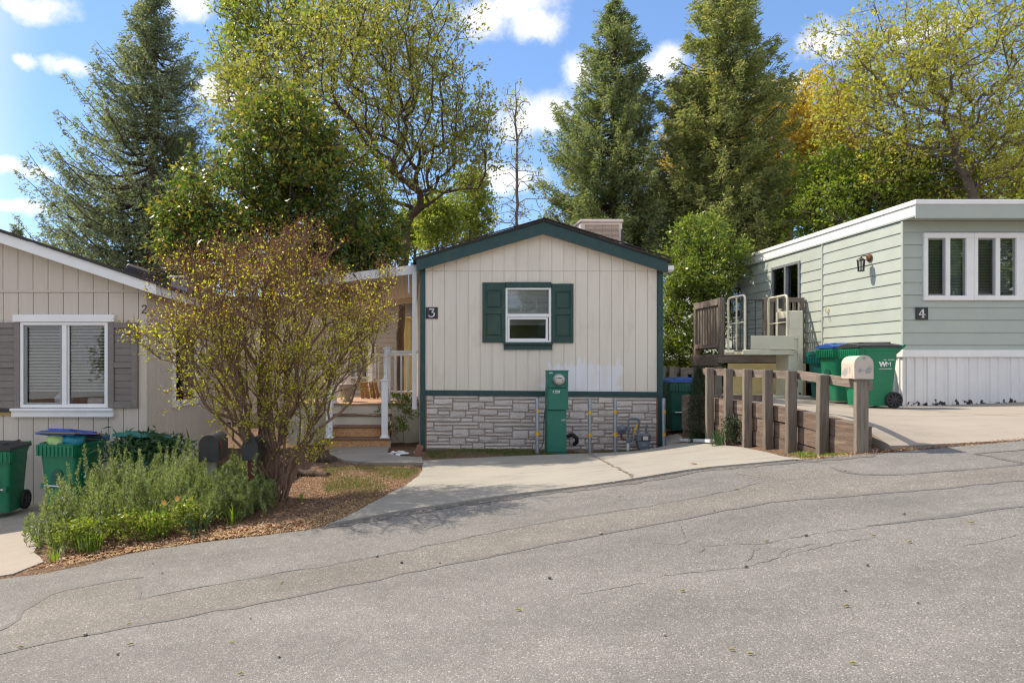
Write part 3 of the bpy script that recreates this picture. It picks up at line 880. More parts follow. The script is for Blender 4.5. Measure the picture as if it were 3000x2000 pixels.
ribbon('tar_seam', [G(2852, 1330), G(3010, 1316), G(3100, 1308)], 0.04, zroad, 0.0037, M['tar'], road)
ribbon('tar_seam', [G(2540, 1540), G(2650, 1530), G(2820, 1508), G(2880, 1490), G(3000, 1481), G(3150, 1472)], 0.05, zroad, 0.0025, M['tar'], road)
cracks = [[(1920, 1690), (2060, 1672), (2180, 1662), (2330, 1620), (2440, 1592), (2560, 1575)], [(2060, 1600), (2170, 1593), (2240, 1594), (2290, 1580), (2400, 1560), (2540, 1545)],
          [(2170, 1645), (2205, 1636), (2206, 1618), (2232, 1600)], [(1998, 1540), (2005, 1570), (2020, 1588), (1995, 1596), (1900, 1588)], [(2280, 1625), (2300, 1610), (2400, 1590)],
          [(2800, 1600), (2900, 1588), (3000, 1562)], [(2040, 1622), (2070, 1605), (2048, 1590)], [(1900, 1705), (1800, 1722), (1690, 1742)]]
for c in cracks:
    ribbon('crack', [G(*p) for p in c], 0.0045, zroad, 0.0022, M['tar'], road, step=0.03, wob=0.6, jag=0.006)

# crumbled dark lip of the asphalt along the driveway
lip = []
for x in np.arange(-0.75, 4.6, 0.1):
    lip.append((x, float(edge(x)) - 0.03))
ribbon('asphalt_lip', lip, 0.15, zroad, 0.003, M['asphalt_dark'], road, step=0.09, wob=0.5, jag=0.010)

# ---- driveway of the middle home
LB = [(-0.72, 5.80), (-0.55, 6.05), (-0.31, 6.7), (-0.045, 7.5), (0.10, 8.3), (0.17, 9.0), (0.18, 9.62)]
RB = [(3.78, 6.56), (3.95, 7.1), (4.17, 8), (4.26, 8.8), (4.29, 9.6), (4.29, 9.9), (4.22, 11.0), (4.62, 11.2), (4.7, 12.0), (4.36, 12.0), (4.34, 11.45)]
top = [(4.34, 11.45), (3.9, 11.28), (3.2, 11.05), (2.2, 10.72), (1.0, 10.4), (0.2, 10.22)]
front = [(float(x), float(edge(x)) + 0.015) for x in np.arange(-0.7, 3.8, 0.2)]
ZD = lambda x, y: zlow(x, y)
drv = sheet('driveway', front + RB[:-1] + top + LB[::-1][0:1] + LB[::-1][1:], ZD, 0.022, M['concrete'], 0.25, 0.12, kind='structure', wob=0.006)
tag(drv, 'pale concrete driveway in front of the cream home', 'driveway')
jl = [(P(1720, 1335, 1).x * 10.95, 10.85), (2.45, 7.4), (2.25, 6.5)]
ribbon('joint', [(2.86, 10.95), (2.42, 8.2), (2.10, 6.42)], 0.022, ZD, 0.027, M['joint'], drv, step=0.05)
# ---- walkway to the steps
wk = sheet('walkway', [(-1.42, 11.99), (-0.36, 11.99), (-0.36, 10.95), (-0.12, 10.62), (0.19, 10.45), (0.19, 9.80), (-0.1, 9.86), (-0.55, 9.98), (-1.0, 10.35), (-1.3, 11.1)], ZD, 0.04, M['concrete3'], 0.25, 0.12, kind='structure')
tag(wk, 'short stained concrete walkway below the porch steps', 'walkway')
# ---- pad of the green home
pad = sheet('driveway_pad', [(4.66, 6.62), (5.2, 6.58), (5.83, 6.50), (7, 6.47), (9, 6.45), (13, 6.42), (13, 11.2), (7.6, 11.2), (7.6, 13.8), (5.82, 13.8), (5.82, 11.25), (4.62, 11.2), (4.60, 10), (4.60, 7.1)], zpad, 0.0, M['concrete2'], 0.3, 0.2, kind='structure')
tag(pad, 'tan concrete driveway pad beside the pale green home', 'driveway')
ribbon('joint', [(4.65, 8.9), (6, 8.75), (8, 8.6), (12.5, 8.4)], 0.014, zpad, 0.005, M['joint'], pad, step=0.2)
ribbon('joint', [(7.3, 6.5), (7.4, 8.6), (7.5, 11)], 0.014, zpad, 0.005, M['joint'], pad, step=0.2)
# ---- pad of the tan home
pad2 = sheet('parking_pad', [(-12, 4.75), (-8, 4.95), (-3.4, 5.22), (-3.08, 5.30), (-2.99, 5.6), (-3.3, 6.0), (-3.55, 6.5), (-3.8, 7.4), (-3.9, 9.3), (-12, 9.3)], ZD, 0.010, M['concrete2'], 0.35, 0.08, kind='structure', wob=0.012)
tag(pad2, 'pale concrete parking pad under the green bins of the tan home', 'driveway')

# ---------------------------------------------------------------- foliage builders
def unit(a):
    return a / np.maximum(np.linalg.norm(a, axis=-1, keepdims=True), 1e-9)
def leaf_verts(pts, ln, wd, direc=None, spread=1.0, flat=0.0, fold=0.0):
    """one kite-shaped leaf (two triangles folded on the midrib) per point"""
    n = len(pts)
    d = rng.normal(size=(n, 3))
    if direc is not None:
        d = unit(d) * spread + direc
    if flat:
        d[:, 2] *= (1 - flat)
    d = unit(d)
    s = rng.normal(size=(n, 3))
    if flat:
        up = np.array([0, 0, 1.0]) + rng.normal(size=(n, 3)) * (1 - flat) * 0.6
        s = np.cross(up, d)
    s = unit(s - (s * d).sum(1, keepdims=True) * d)
    nn = np.cross(d, s)
    l = ln * rng.uniform(0.45, 1.35, (n, 1)); w = wd * rng.uniform(0.7, 1.2, (n, 1))
    base = pts
    mid = pts + d * l * 0.45
    tip = pts + d * l - nn * l * 0.12
    a = mid + s * w / 2 + nn * w * fold
    b = mid - s * w / 2 + nn * w * fold
    return np.stack([base, a, tip, b], 1).reshape(-1, 3)
def leaves(name, V, mat, parent, kind='stuff', label=None):
    V = V - np.array(ORI[parent.name]) if parent is not None else V
    q = np.arange(len(V), dtype=np.int32).reshape(-1, 4)
    return link_mesh(np_mesh(name, V, q), name, mat, parent, kind, label)
def tubes(name, segs, mat, parent, sides=(7, 4), cut=0.03, kind=None):
    """segs: (n,8) p0 p1 r0 r1"""
    segs = np.asarray(segs, float)
    o = np.array(ORI[parent.name])
    VV, QQ, off = [], [], 0
    for big in (True, False):
        s = segs[(segs[:, 6] >= cut) == big]
        if not len(s): continue
        n = sides[0] if big else sides[1]
        p0, p1 = s[:, :3], s[:, 3:6]
        t = unit(p1 - p0)
        ref = np.where(np.abs(t[:, 2:3]) > 0.9, np.array([[1.0, 0, 0]]), np.array([[0, 0, 1.0]]))
        u = unit(np.cross(t, ref)); w = np.cross(t, u)
        an = np.arange(n) * 2 * np.pi / n
        ring = u[:, None] * np.cos(an)[None, :, None] + w[:, None] * np.sin(an)[None, :, None]
        V0 = p0[:, None] + ring * s[:, 6][:, None, None]
        V1 = p1[:, None] + t[:, None] * s[:, 6][:, None, None] * 0.3 + ring * s[:, 7][:, None, None]
        V = np.concatenate([V0, V1], 1).reshape(-1, 3)
        k = np.arange(n); j = (k + 1) % n
        q = np.stack([k, j, n + j, n + k], 1)
        Q = (q[None] + (np.arange(len(s)) * 2 * n)[:, None, None]).reshape(-1, 4) + off
        VV.append(V); QQ.append(Q); off += len(V)
    me = np_mesh(name, np.concatenate(VV) - o, np.concatenate(QQ), True)
    return link_mesh(me, name, mat, parent, kind)
def grow(stem, targets, alpha=0.35, step=0.35, lift=0.1, r_tip=0.006, power=2.3, r_base=None, jitter=0.03, order='base', rmax=None):
    """branches from the stem points to every target, each joined where the way through the wood is shortest"""
    pos = [np.array(p, float) for p in stem]
    par = [-1] + list(range(len(stem) - 1))
    path = [0.0]
    for i in range(1, len(stem)):
        path.append(path[-1] + np.linalg.norm(pos[i] - pos[i - 1]))
    cap = len(stem) + len(targets) * 30
    PB = np.zeros((cap, 3)); PL = np.zeros(cap)
    n = len(stem)
    PB[:n] = pos; PL[:n] = path
    T = np.asarray(targets, float)
    T = T[np.argsort(np.linalg.norm(T - pos[-1], axis=1) + rng.uniform(0, 0.5, len(T)))]
    tips = []
    for t in T:
        d = np.linalg.norm(PB[:n] - t, axis=1)
        below = np.maximum(PB[:n, 2] - t[2], 0)
        i = int(np.argmin(d + alpha * PL[:n] + below * 0.8))
        L = d[i]
        k = max(1, int(math.ceil(L / step)))
        a = PB[i].copy()
        prev = i
        side = rng.normal(0, 0.10, 3) * L
        for j in range(1, k + 1):
            f = j / k
            p = a + (t - a) * f + side * math.sin(math.pi * f) * 0.6
            p[2] += lift * L * math.sin(math.pi * f) * 0.5
            if j < k: p += rng.normal(0, jitter, 3)
            if n >= cap: break
            PB[n] = p; PL[n] = PL[prev] + np.linalg.norm(p - PB[prev])
            par.append(prev)
            prev = n; n += 1
        tips.append(prev)
    par = np.array(par[:n])
    acc = np.zeros(n)
    has = np.zeros(n, bool); has[par[par >= 0]] = True
    acc[~has] = r_tip ** power
    for i in range(n - 1, 0, -1):
        acc[par[i]] += acc[i]
    r = acc ** (1 / power)
    if r_base is not None:
        sc_ = r_base / r[0]
        r = np.maximum(r * sc_, r_tip * 0.7)
    idx = np.arange(1, n)
    r0 = np.minimum(r[par[idx]], r[idx] * 1.5)
    segs = np.c_[PB[par[idx]], PB[idx], r0, r[idx]]
    tipd = unit(PB[tips] - PB[par[tips]])
    return segs, PB[tips], tipd, PB[:n], r
def twigs(tips, dirs, per, ln, r=0.003, up=0.3, spread=0.9):
    n = len(tips)
    t = np.repeat(tips, per, 0); d = np.repeat(dirs, per, 0)
    d = unit(d * 0.7 + unit(rng.normal(size=d.shape)) * spread + np.array([0, 0, up]))
    l = ln * rng.uniform(0.4, 1.2, (len(t), 1))
    e = t + d * l
    return np.c_[t, e, np.full(len(t), r), np.full(len(t), r * 0.5)], t, d, l
def along(t, d, l, per):
    f = rng.uniform(0.15, 1.05, (len(t), per, 1)) ** 0.7
    p = t[:, None] + d[:, None] * l[:, None] * f
    return p.reshape(-1, 3), np.repeat(d, per, 0)
def ell_pts(specs, D, n, shell=0.0):
    """points in ellipsoids given as (px, py, rx px, ry px, depth radius m, weight) at distance D"""
    out = []
    W = sum(s[5] for s in specs)
    for px, py, rx, ry, rd, w in specs:
        c = np.array(P(px, py, D))
        k = F / D
        m = max(1, int(n * w / W))
        u = unit(rng.normal(size=(m, 3))) * (rng.uniform(shell, 1, (m, 1)) ** (1 / 3 if shell == 0 else 0.6))
        out.append(c + u * np.array([rx / k, rd, ry / k]))
    return np.concatenate(out)

# ================================================================ shared building parts
def clip_rects(x0, x1, z0, z1, holes):
    """rectangle minus holes -> list of rectangles"""
    rects = [(x0, x1, z0, z1)]
    for hx0, hx1, hz0, hz1 in holes:
        nxt = []
        for a0, a1, b0, b1 in rects:
            if hx0 >= a1 or hx1 <= a0 or hz0 >= b1 or hz1 <= b0:
                nxt.append((a0, a1, b0, b1)); continue
            if hx0 > a0: nxt.append((a0, hx0, b0, b1))
            if hx1 < a1: nxt.append((hx1, a1, b0, b1))
            c0, c1 = max(a0, hx0), min(a1, hx1)
            if hz0 > b0: nxt.append((c0, c1, b0, hz0))
            if hz1 < b1: nxt.append((c0, c1, hz1, b1))
        rects = nxt
    return [r for r in rects if r[1] - r[0] > 0.004 and r[3] - r[2] > 0.004]

def glyph(name, strokes, cx, cz, y, s, mat, parent=None, t=0.004):
    """a numeral from strokes: each a list of (x, z, width), in units of s, facing -Y"""
    m = MB()
    for st in strokes:
        pts = [Vector((p[0], p[1])) for p in st]
        L, Rr = [], []
        for i, p in enumerate(st):
            d = (pts[min(i + 1, len(pts) - 1)] - pts[max(i - 1, 0)]).normalized()
            nn = Vector((-d.y, d.x)) * p[2] / 2
            L.append(pts[i] + nn); Rr.append(pts[i] - nn)
        for i in range(len(st) - 1):
            q = [Rr[i], Rr[i + 1], L[i + 1], L[i]]
            m.prism([(cx + a.x * s, y, cz + a.y * s) for a in q], (0, t, 0))
    return m.build(name, mat, parent)
G3 = [[(-.30, .46, .05), (-.25, .40, .13), (.05, .40, .13), (.24, .43, .10)], [(.24, .44, .08), (.12, .22, .10), (-.04, .06, .07)], [(-.04, .06, .07), (.14, .06, .09), (.25, -.04, .13), (.26, -.17, .15), (.18, -.32, .13), (.02, -.40, .10), (-.18, -.41, .10), (-.30, -.34, .11), (-.33, -.24, .08)]]
G4 = [[(.10, .44, .16), (.10, -.44, .16)], [(.06, .42, .08), (-.30, -.10, .07)], [(-.34, -.12, .11), (.34, -.12, .11)], [(-.06, -.42, .07), (.26, -.42, .07)]]
G2 = [[(-.22, .26, .12), (-.20, .38, .10), (-.06, .46, .10), (.10, .45, .12), (.20, .33, .15), (.18, .18, .14), (.04, .00, .10), (-.14, -.18, .09), (-.26, -.36, .08)], [(-.28, -.38, .10), (-.10, -.34, .14), (.12, -.40, .14), (.26, -.36, .10), (.30, -.24, .06)]]

def text_obj(body, size, name, mat, parent, loc, rot, ext=0.001, bold=0.0, sx=1.0):
    cu = bpy.data.curves.new('lettering', 'FONT')
    cu.body = body; cu.size = size; cu.align_x = 'CENTER'; cu.align_y = 'CENTER'; cu.extrude = ext; cu.offset = bold
    tmp = bpy.data.objects.new('lettering_tmp', cu)
    COL.objects.link(tmp)
    bpy.context.view_layer.update()
    me = bpy.data.meshes.new_from_object(tmp.evaluated_get(bpy.context.evaluated_depsgraph_get()))
    bpy.data.objects.remove(tmp)
    me.name = name
    me.materials.clear()
    o = link_mesh(me, name, mat, parent)
    o.location = loc; o.rotation_euler = rot; o.scale = (sx, 1, 1)
    return o

def room_box(m, x0, x1, y0, y1, z0, z1):
    """five inner faces of a room seen through an opening that looks to -Y"""
    m.quad((x0, y1, z0), (x1, y1, z0), (x1, y1, z1), (x0, y1, z1))
    m.quad((x0, y0, z0), (x0, y1, z0), (x0, y1, z1), (x0, y0, z1))
    m.quad((x1, y1, z0), (x1, y0, z0), (x1, y0, z1), (x1, y1, z1))
    m.quad((x0, y0, z0), (x1, y0, z0), (x1, y1, z0), (x0, y1, z0))
    m.quad((x0, y1, z1), (x1, y1, z1), (x1, y0, z1), (x0, y0, z1))
    return m

# ================================================================ middle home (cream, green trim)
Y3 = 11.63
K3 = F / Y3
def x3(px): return (px - PX) / K3
def z3(py): return CZ - (py - PY) / K3
h3 = thing('mobile_home', 'cream mobile home with dark green trim and stone skirting, number 3', 'house', (2.24, Y3, 0.19))
shear = lambda x: -0.008 * (x - x3(1246))
XL, XR = x3(1246), x3(1925)
PKX = x3(1588.7)
def rake3(x):
    """underside of the gable board against the wall"""
    return 3.845 - (3.845 - 3.205) * (PKX - x) / (PKX - 0.115) if x < PKX else 3.845 - (3.845 - 3.175) * (x - PKX) / (4.343 - PKX)
WIN3 = (x3(1480.6), x3(1613.2), z3(1002.6), z3(843.5))
# sheathing, side walls, back and floor
m = MB()
for r in clip_rects(XL - 0.07, XR + 0.07, 0.10, 3.16, [WIN3]):
    m.box(r[0], r[1], Y3 + 0.012, Y3 + 0.09, r[2], r[3])
m.prism([(XL - 0.07, Y3 + 0.012, 3.16), (XR + 0.07, Y3 + 0.012, 3.16), (PKX, Y3 + 0.012, 3.84)], (0, 0.08, 0))
m.build('sheathing', M['groove'], h3)
m = MB()
m.box(x3(1231), x3(1231) + 0.08, Y3 + 0.09, Y3 + 14, 0.1, 3.20)
m.box(x3(1941) - 0.08, x3(1941), Y3 + 0.09, Y3 + 14, 0.1, 3.18)
m.box(x3(1231), x3(1941), Y3 + 14, Y3 + 14.1, 0.1, 3.2)
m.build('side_wall', M['cream_flat'], h3)
# vertical siding boards, one by one
gro = [XL] + [x3(1266.3 + 35.05 * i) for i in range(19)] + [XR]
JZ = 3.222
for i in range(len(gro) - 1):
    a, b = gro[i] + 0.0026, gro[i + 1] - 0.0026
    if i == 0: a = XL
    for r in clip_rects(a, b, 1.17 + shear((a + b) / 2), JZ - 0.005, [WIN3]):
        wv = random.uniform(-0.0012, 0.0012)
        MB().box(r[0], r[1], Y3 - 0.002 + wv, Y3 + 0.014, r[2], r[3], 0.002).build('siding_board', M['cream'], h3)
    za, zb = rake3(a) + 0.03, rake3(b) + 0.03
    if max(za, zb) > JZ + 0.03:
        pts = [(a, Y3 - 0.004, JZ), (b, Y3 - 0.004, JZ), (b, Y3 - 0.004, max(zb, JZ + 0.01))]
        if a < PKX < b: pts.append((PKX, Y3 - 0.004, rake3(PKX) + 0.03))
        pts.append((a, Y3 - 0.004, max(za, JZ + 0.01)))
        MB().prism(pts, (0, 0.018, 0)).build('siding_board', M['cream'], h3)
# corner boards and belt board
MB().box(x3(1231), XL, Y3 - 0.03, Y3 + 0.06, z3(1318), 3.225, 0.004).build('corner_board', M['green_trim'], h3)
MB().box(XR, x3(1941), Y3 - 0.03, Y3 + 0.06, z3(1316), 3.20, 0.004).build('corner_board', M['green_trim'], h3)
for xa, xb in ((XL + 0.001, 1.31), (1.313, XR - 0.001)):
    za, zb = z3(1142) + shear(xa), z3(1142) + shear(xb)
    MB().prism([(xa, Y3 - 0.034, za - 0.088), (xb, Y3 - 0.034, zb - 0.088), (xb, Y3 - 0.034, zb), (xa, Y3 - 0.034, za)], (0, 0.036, 0)).build('belt_board', M['green_trim'], h3)
# gable boards, soffit and roof
FY = 11.475
pk_l, pk_u = 3.828, 4.033
MB().prism([(0.115, FY, 3.204), (PKX - 0.001, FY, pk_l), (PKX - 0.001, FY, pk_u), (0.115, FY, 3.40)], (0, 0.04, 0)).build('gable_board', M['green_trim'], h3)
MB().prism([(PKX + 0.001, FY, pk_l), (4.343, FY, 3.175), (4.343, FY, 3.361), (PKX + 0.001, FY, pk_u)], (0, 0.04, 0)).build('gable_board', M['green_trim'], h3)
m = MB()
m.prism([(0.118, FY + 0.041, 3.225), (PKX, FY + 0.041, pk_l + 0.02), (PKX, FY + 0.041, pk_l + 0.05), (0.118, FY + 0.041, 3.255)], (0, 14.2, 0))
m.prism([(PKX, FY + 0.041, pk_l + 0.02), (4.34, FY + 0.041, 3.196), (4.34, FY + 0.041, 3.226), (PKX, FY + 0.041, pk_l + 0.05)], (0, 14.2, 0))
m.build('soffit', M['soffit'], h3)
m = MB()
m.prism([(0.06, FY - 0.025, 3.385), (PKX, FY - 0.025, pk_u + 0.004), (PKX, FY - 0.025, pk_u + 0.045), (0.06, FY - 0.025, 3.425)], (0, 14.3, 0))
m.prism([(PKX, FY - 0.025, pk_u + 0.004), (4.40, FY - 0.025, 3.347), (4.40, FY - 0.025, 3.387), (PKX, FY - 0.025, pk_u + 0.045)], (0, 14.3, 0))
roof3 = m.build('roof', M['shingle'], h3)
m = MB()
for sx, pz in ((-1, 3.40), (1, 3.361)):     # ragged shingle butts along the rake
    for i in range(26):
        f = (i + 0.5) / 26
        x = (PKX + (0.06 - PKX) * f) if sx < 0 else (PKX + (4.40 - PKX) * f)
        zt = pk_u + (pz - pk_u) * f
        m.obox((x, FY - 0.022 - random.uniform(0, 0.012), zt + 0.052), (0.046, 0.03, 0.006), Matrix.Rotation(sx * 0.30, 3, 'Y'))
m.build('shingle_edge', M['shingle'], h3, kind='stuff')
m = MB()
m.box(4.345, 4.46, FY + 0.10, FY + 14, 3.20, 3.31, 0.01)
m.build('gutter', M['vinyl'], h3)
MB().box(4.352, 4.455, FY + 0.02, FY + 0.10, 3.22, 3.30, 0.004).build('gutter_cap', M['vinyl'], h3)

# window
wx0, wx1, wz0, wz1 = WIN3
win = MB()
fy0, fy1 = Y3 - 0.03, Y3 + 0.07
def frame(m, x0, x1, z0, z1, w, y0, y1, b=0.003):
    m.box(x0, x0 + w, y0, y1, z0, z1, b); m.box(x1 - w, x1, y0, y1, z0, z1, b)
    m.box(x0 + w, x1 - w, y0, y1, z0, z0 + w, b); m.box(x0 + w, x1 - w, y0, y1, z1 - w, z1, b)
    return m
frame(win, wx0, wx1, wz0, wz1, 0.032, fy0, fy1)
win.box(wx0 + 0.032, wx1 - 0.032, fy0 + 0.004, fy1, z3(929), z3(919.5), 0.003)
w3 = win.build('window', M['white'], h3)
m = MB(); frame(m, wx0 + 0.036, wx1 - 0.05, z3(997), z3(930), 0.034, fy0 + 0.012, fy1 - 0.02)
m.build('sash', M['vinyl'], w3)
MB().box(x3(1486), x3(1608), Y3 + 0.012, Y3 + 0.016, z3(919.5), z3(851)).build('pane', M['glass'], w3)
MB().box(x3(1491), x3(1603), Y3 + 0.008, Y3 + 0.012, z3(988), z3(931)).build('pane', M['glass_dusty'], w3)
m = MB()
nz = 34
for i in range(nz):
    z = wz1 - 0.05 - i * 0.0172
    m.obox(((wx0 + wx1) / 2, Y3 + 0.06, z), ((wx1 - wx0) / 2 - 0.035, 0.009, 0.0008), Matrix.Rotation(0.75 + random.uniform(-0.1, 0.1), 3, 'X'))
m.box((wx0 + wx1) / 2 - 0.06, (wx0 + wx1) / 2 - 0.055, Y3 + 0.05, Y3 + 0.052, z3(935), wz1 - 0.04)
m.build('blind', M['blind'], w3, kind='stuff')
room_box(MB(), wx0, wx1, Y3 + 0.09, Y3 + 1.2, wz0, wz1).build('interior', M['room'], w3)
MB().box(x3(1480), x3(1614), Y3 - 0.045, Y3 + 0.01, z3(843) + 0.001, z3(827), 0.004).build('window_header', M['green_shutter'], h3)
m = MB(); m.box(x3(1474.8), x3(1617.7), Y3 - 0.07, Y3 + 0.01, z3(1010), z3(1003.6), 0.003); m.box(x3(1475.5), x3(1617), Y3 - 0.04, Y3 + 0.008, z3(1024), z3(1010) - 0.001, 0.003)
m.build('window_sill', M['green_trim'], h3)
def shutter3(px0, px1, py0, py1):
    x0, x1, zt, zb = x3(px0), x3(px1), z3(py0), z3(py1)
    m = MB()
    st = 0.055
    yb = Y3 - 0.035
    m.box(x0, x1, yb + 0.016, Y3 + 0.002, zb, zt)
    m.box(x0, x0 + st, yb, yb + 0.018, zb, zt, 0.004); m.box(x1 - st, x1, yb, yb + 0.018, zb, zt, 0.004)
    H = zt - zb
    for f0, f1 in ((0.0, 0.13), (0.43, 0.525), (0.90, 1.0)):
        m.box(x0 + st, x1 - st, yb + 0.001, yb + 0.018, zt - H * f1, zt - H * f0, 0.004)
    s = m.build('shutter', M['green_shutter'], h3)
    for f0, f1 in ((0.13, 0.43), (0.525, 0.90)):
        a, b = zt - H * f1 + 0.025, zt - H * f0 - 0.025
        MB().box(x0 + st + 0.02, x1 - st - 0.02, yb + 0.003, yb + 0.018, a, b, 0.012).build('shutter_panel', M['green_shutter'], s)
shutter3(1413.3, 1479, 828, 1003.3)
shutter3(1615.6, 1678.9, 831.5, 1004.3)

# stone skirting: every stone of the moulded pattern
SK = [(143, 203, 318, 366), (143, 203, 372, 394), (210, 590, 320, 343), (597, 720, 322, 372), (727, 1105, 324, 348), (210, 367, 348, 396), (373, 590, 349, 371), (649, 720, 378, 402), (727, 883, 354, 402), (889, 1106, 354, 378),
      (143, 365, 402, 426), (373, 505, 377, 446), (512, 643, 377, 428), (649, 881, 408, 432), (887, 1020, 384, 453), (1026, 1106, 384, 436), (143, 240, 432, 483), (246, 366, 432, 448), (246, 340, 454, 483), (346, 478, 452, 508),
      (512, 592, 434, 449), (598, 753, 438, 488), (759, 881, 438, 454), (484, 592, 455, 485), (759, 857, 460, 490), (863, 992, 459, 514), (1026, 1106, 442, 456), (998, 1106, 462, 490), (143, 340, 489, 508), (143, 436, 514, 544),
      (442, 540, 514, 544), (484, 540, 491, 508), (546, 643, 494, 545), (649, 857, 496, 516), (649, 950, 522, 546), (956, 1055, 520, 546), (998, 1055, 496, 514), (1061, 1106, 496, 546),
      (1113, 1166, 322, 372), (1113, 1166, 378, 426), (1113, 1166, 432, 464), (1113, 1166, 470, 490), (1113, 1166, 496, 545), (598, 643, 378, 402), (373, 505, 450, 450)]
def z5(zy): return z3(1050 + 0.3401 * zy)
def x5(zx): return x3(1200 + 0.3401 * zx)
base = MB()
base.box(XL + 0.001, XR - 0.001, Y3 - 0.004, Y3 + 0.011, 0.11, 1.11)
skirt = base.build('skirting', M['mortar'], h3)
for pan in range(2):
    for row in range(2):
        for a, b, c, d in SK:
            if d - c < 8: continue
            a2, b2, c2, d2 = a + 1030 * pan, b + 1030 * pan, c + 232 * row, d + 232 * row
            b2 = min(b2, 2124)
            if b2 - a2 < 12: continue
            X0, X1, ZT, ZB = x5(a2), x5(b2), z5(c2), z5(d2)
            sh = shear((X0 + X1) / 2) + 0.004
            pr = random.uniform(0.014, 0.026)
            # rough-faced stone: the face is broken up, edges rounded off
            mm = MB()
            yf, yb = Y3 - 0.004 - pr, Y3 - 0.002
            nxs = max(2, min(5, int((X1 - X0) / 0.09)))
            e = 0.009
            top, bot = [], []
            xs = [X0 + e + (X1 - X0 - 2 * e) * i / nxs for i in range(nxs + 1)]
            top = [(x, yf + random.uniform(-0.004, 0.005), ZT + sh - e) for x in xs]
            mid = [(x, yf - random.uniform(0.0, 0.006), ZT + sh + (ZB - ZT) * random.uniform(0.35, 0.7)) for x in xs]
            bot = [(x, yf + random.uniform(-0.005, 0.004), ZB + sh + e + random.uniform(0, 0.006)) for x in xs]
            for i in range(nxs):
                mm.quad(mid[i], mid[i + 1], top[i + 1], top[i]); mm.quad(bot[i], bot[i + 1], mid[i + 1], mid[i])
                mm.quad(top[i], top[i + 1], (xs[i + 1], yb, ZT + sh), (xs[i], yb, ZT + sh))
                mm.quad((xs[i], yb, ZB + sh), (xs[i + 1], yb, ZB + sh), bot[i + 1], bot[i])
            mm.poly([(X0, yb, ZB + sh), bot[0], mid[0], top[0], (X0, yb, ZT + sh)])
            mm.poly([(X1, yb, ZT + sh), top[-1], mid[-1], bot[-1], (X1, yb, ZB + sh)])
            mm.build('stone', M['stone'], skirt)
MB().box(XL + 0.002, XL + 0.022, Y3 - 0.03, Y3 - 0.0045, 0.17, 1.105, 0.003).build('edge_strip', M['brick'], skirt)
MB().box(XR - 0.022, XR - 0.002, Y3 - 0.03, Y3 - 0.0045, 0.17, 1.06, 0.003).build('edge_strip', M['brick'], skirt)
# white post beside the corner carrying the porch roof
MB().box(0.045, 0.125, Y3 + 0.25, Y3 + 0.33, 0.85, 3.23, 0.006).build('porch_roof_post', M['vinyl'], h3)
# porch roof (awning) with ribbed underside
ax0, ax1, ay0, ay1 = -1.8, 0.15, 12.0, 16.2
def zaw(x): return 3.245 - 0.115 * (ax1 - x)
for i in range(24):
    xa = ax0 + (ax1 - ax0) * i / 24; xb = ax0 + (ax1 - ax0) * (i + 1) / 24 - 0.006
    MB().prism([(xa, ay0 + 0.03, zaw(xa)), (xb, ay0 + 0.03, zaw(xb)), (xb, ay0 + 0.03, zaw(xb) + 0.05), (xa, ay0 + 0.03, zaw(xa) + 0.05)], (0, ay1 - ay0 - 0.06, 0)).build('awning_panel', M['soffit'], h3)
MB().prism([(ax0, ay0, zaw(ax0) - 0.01), (ax1, ay0, zaw(ax1) - 0.01), (ax1, ay0, zaw(ax1) + 0.15), (ax0, ay0, zaw(ax0) + 0.13)], (0, 0.028, 0)).build('awning_fascia', M['vinyl'], h3)
MB().prism([(ax0, ay1 - 0.03, zaw(ax0) - 0.12), (ax1, ay1 - 0.03, zaw(ax1) - 0.12), (ax1, ay1 - 0.03, zaw(ax1) + 0.1), (ax0, ay1 - 0.03, zaw(ax0) + 0.1)], (0, 0.06, 0)).build('awning_beam', M['cream_flat'], h3)
for px_ in (-1.72, -0.98):
    MB().box(px_, px_ + 0.09, ay1 - 0.10, ay1 - 0.032, 0.8, zaw(px_) - 0.0, 0.006).build('awning_post', M['vinyl'], h3)

# number plaque
pl = MB().box(x3(1247.6), x3(1282.7), Y3 - 0.016, Y3 - 0.004, z3(933.6), z3(899.6), 0.002).build('number_plaque', M['black'])
tag(pl, 'black square house number plaque reading 3 beside the green corner board', 'house number')
glyph('numeral', G3, x3(1265.2), z3(916.6), Y3 - 0.0195, 0.16, M['text_white'], pl)

# swamp cooler and vent cap on the roof
ck = thing('evaporative_cooler', 'beige louvred evaporative cooler standing on the cream home roof', 'cooler', (3.65, 13.3, 3.6))
MB().box(3.26, 4.05, 13.0, 13.62, 3.45, 4.335, 0.01).build('cabinet', M['cooler'], ck)
MB().box(3.24, 4.07, 12.98, 13.64, 4.337, 4.40, 0.015).build('cap', M['cooler'], ck)
for j in range(4):
    xa = 3.345 + j * 0.163
    p_ = MB().box(xa, xa + 0.15, 12.990, 12.999, 3.60, 4.30).build('louvre_panel', M['cooler_louvre'], ck)
    m = MB()
    for i in range(29):
        m.obox((xa + 0.075, 12.982, 3.62 + i * 0.0235), (0.073, 0.009, 0.003), Matrix.Rotation(0.6, 3, 'X'))
    m.build('louvre_slat', M['cooler'], p_, kind='stuff')
m = MB()
m.tube([(4.04, 12.97, 4.21), (4.03, 12.96, 4.0), (4.035, 12.96, 3.6), (4.04, 12.99, 3.45)], 0.016, 8); m.build('supply_hose', M['black'], ck)
vc = thing('roof_vent', 'small grey mushroom vent cap beside the roof cooler', 'vent', (3.96, 12.6, 3.5))
MB().cyl((3.93, 12.6, 3.45), (3.93, 12.6, 3.86), 0.05, n=14).build('pipe', M['galv'], vc)
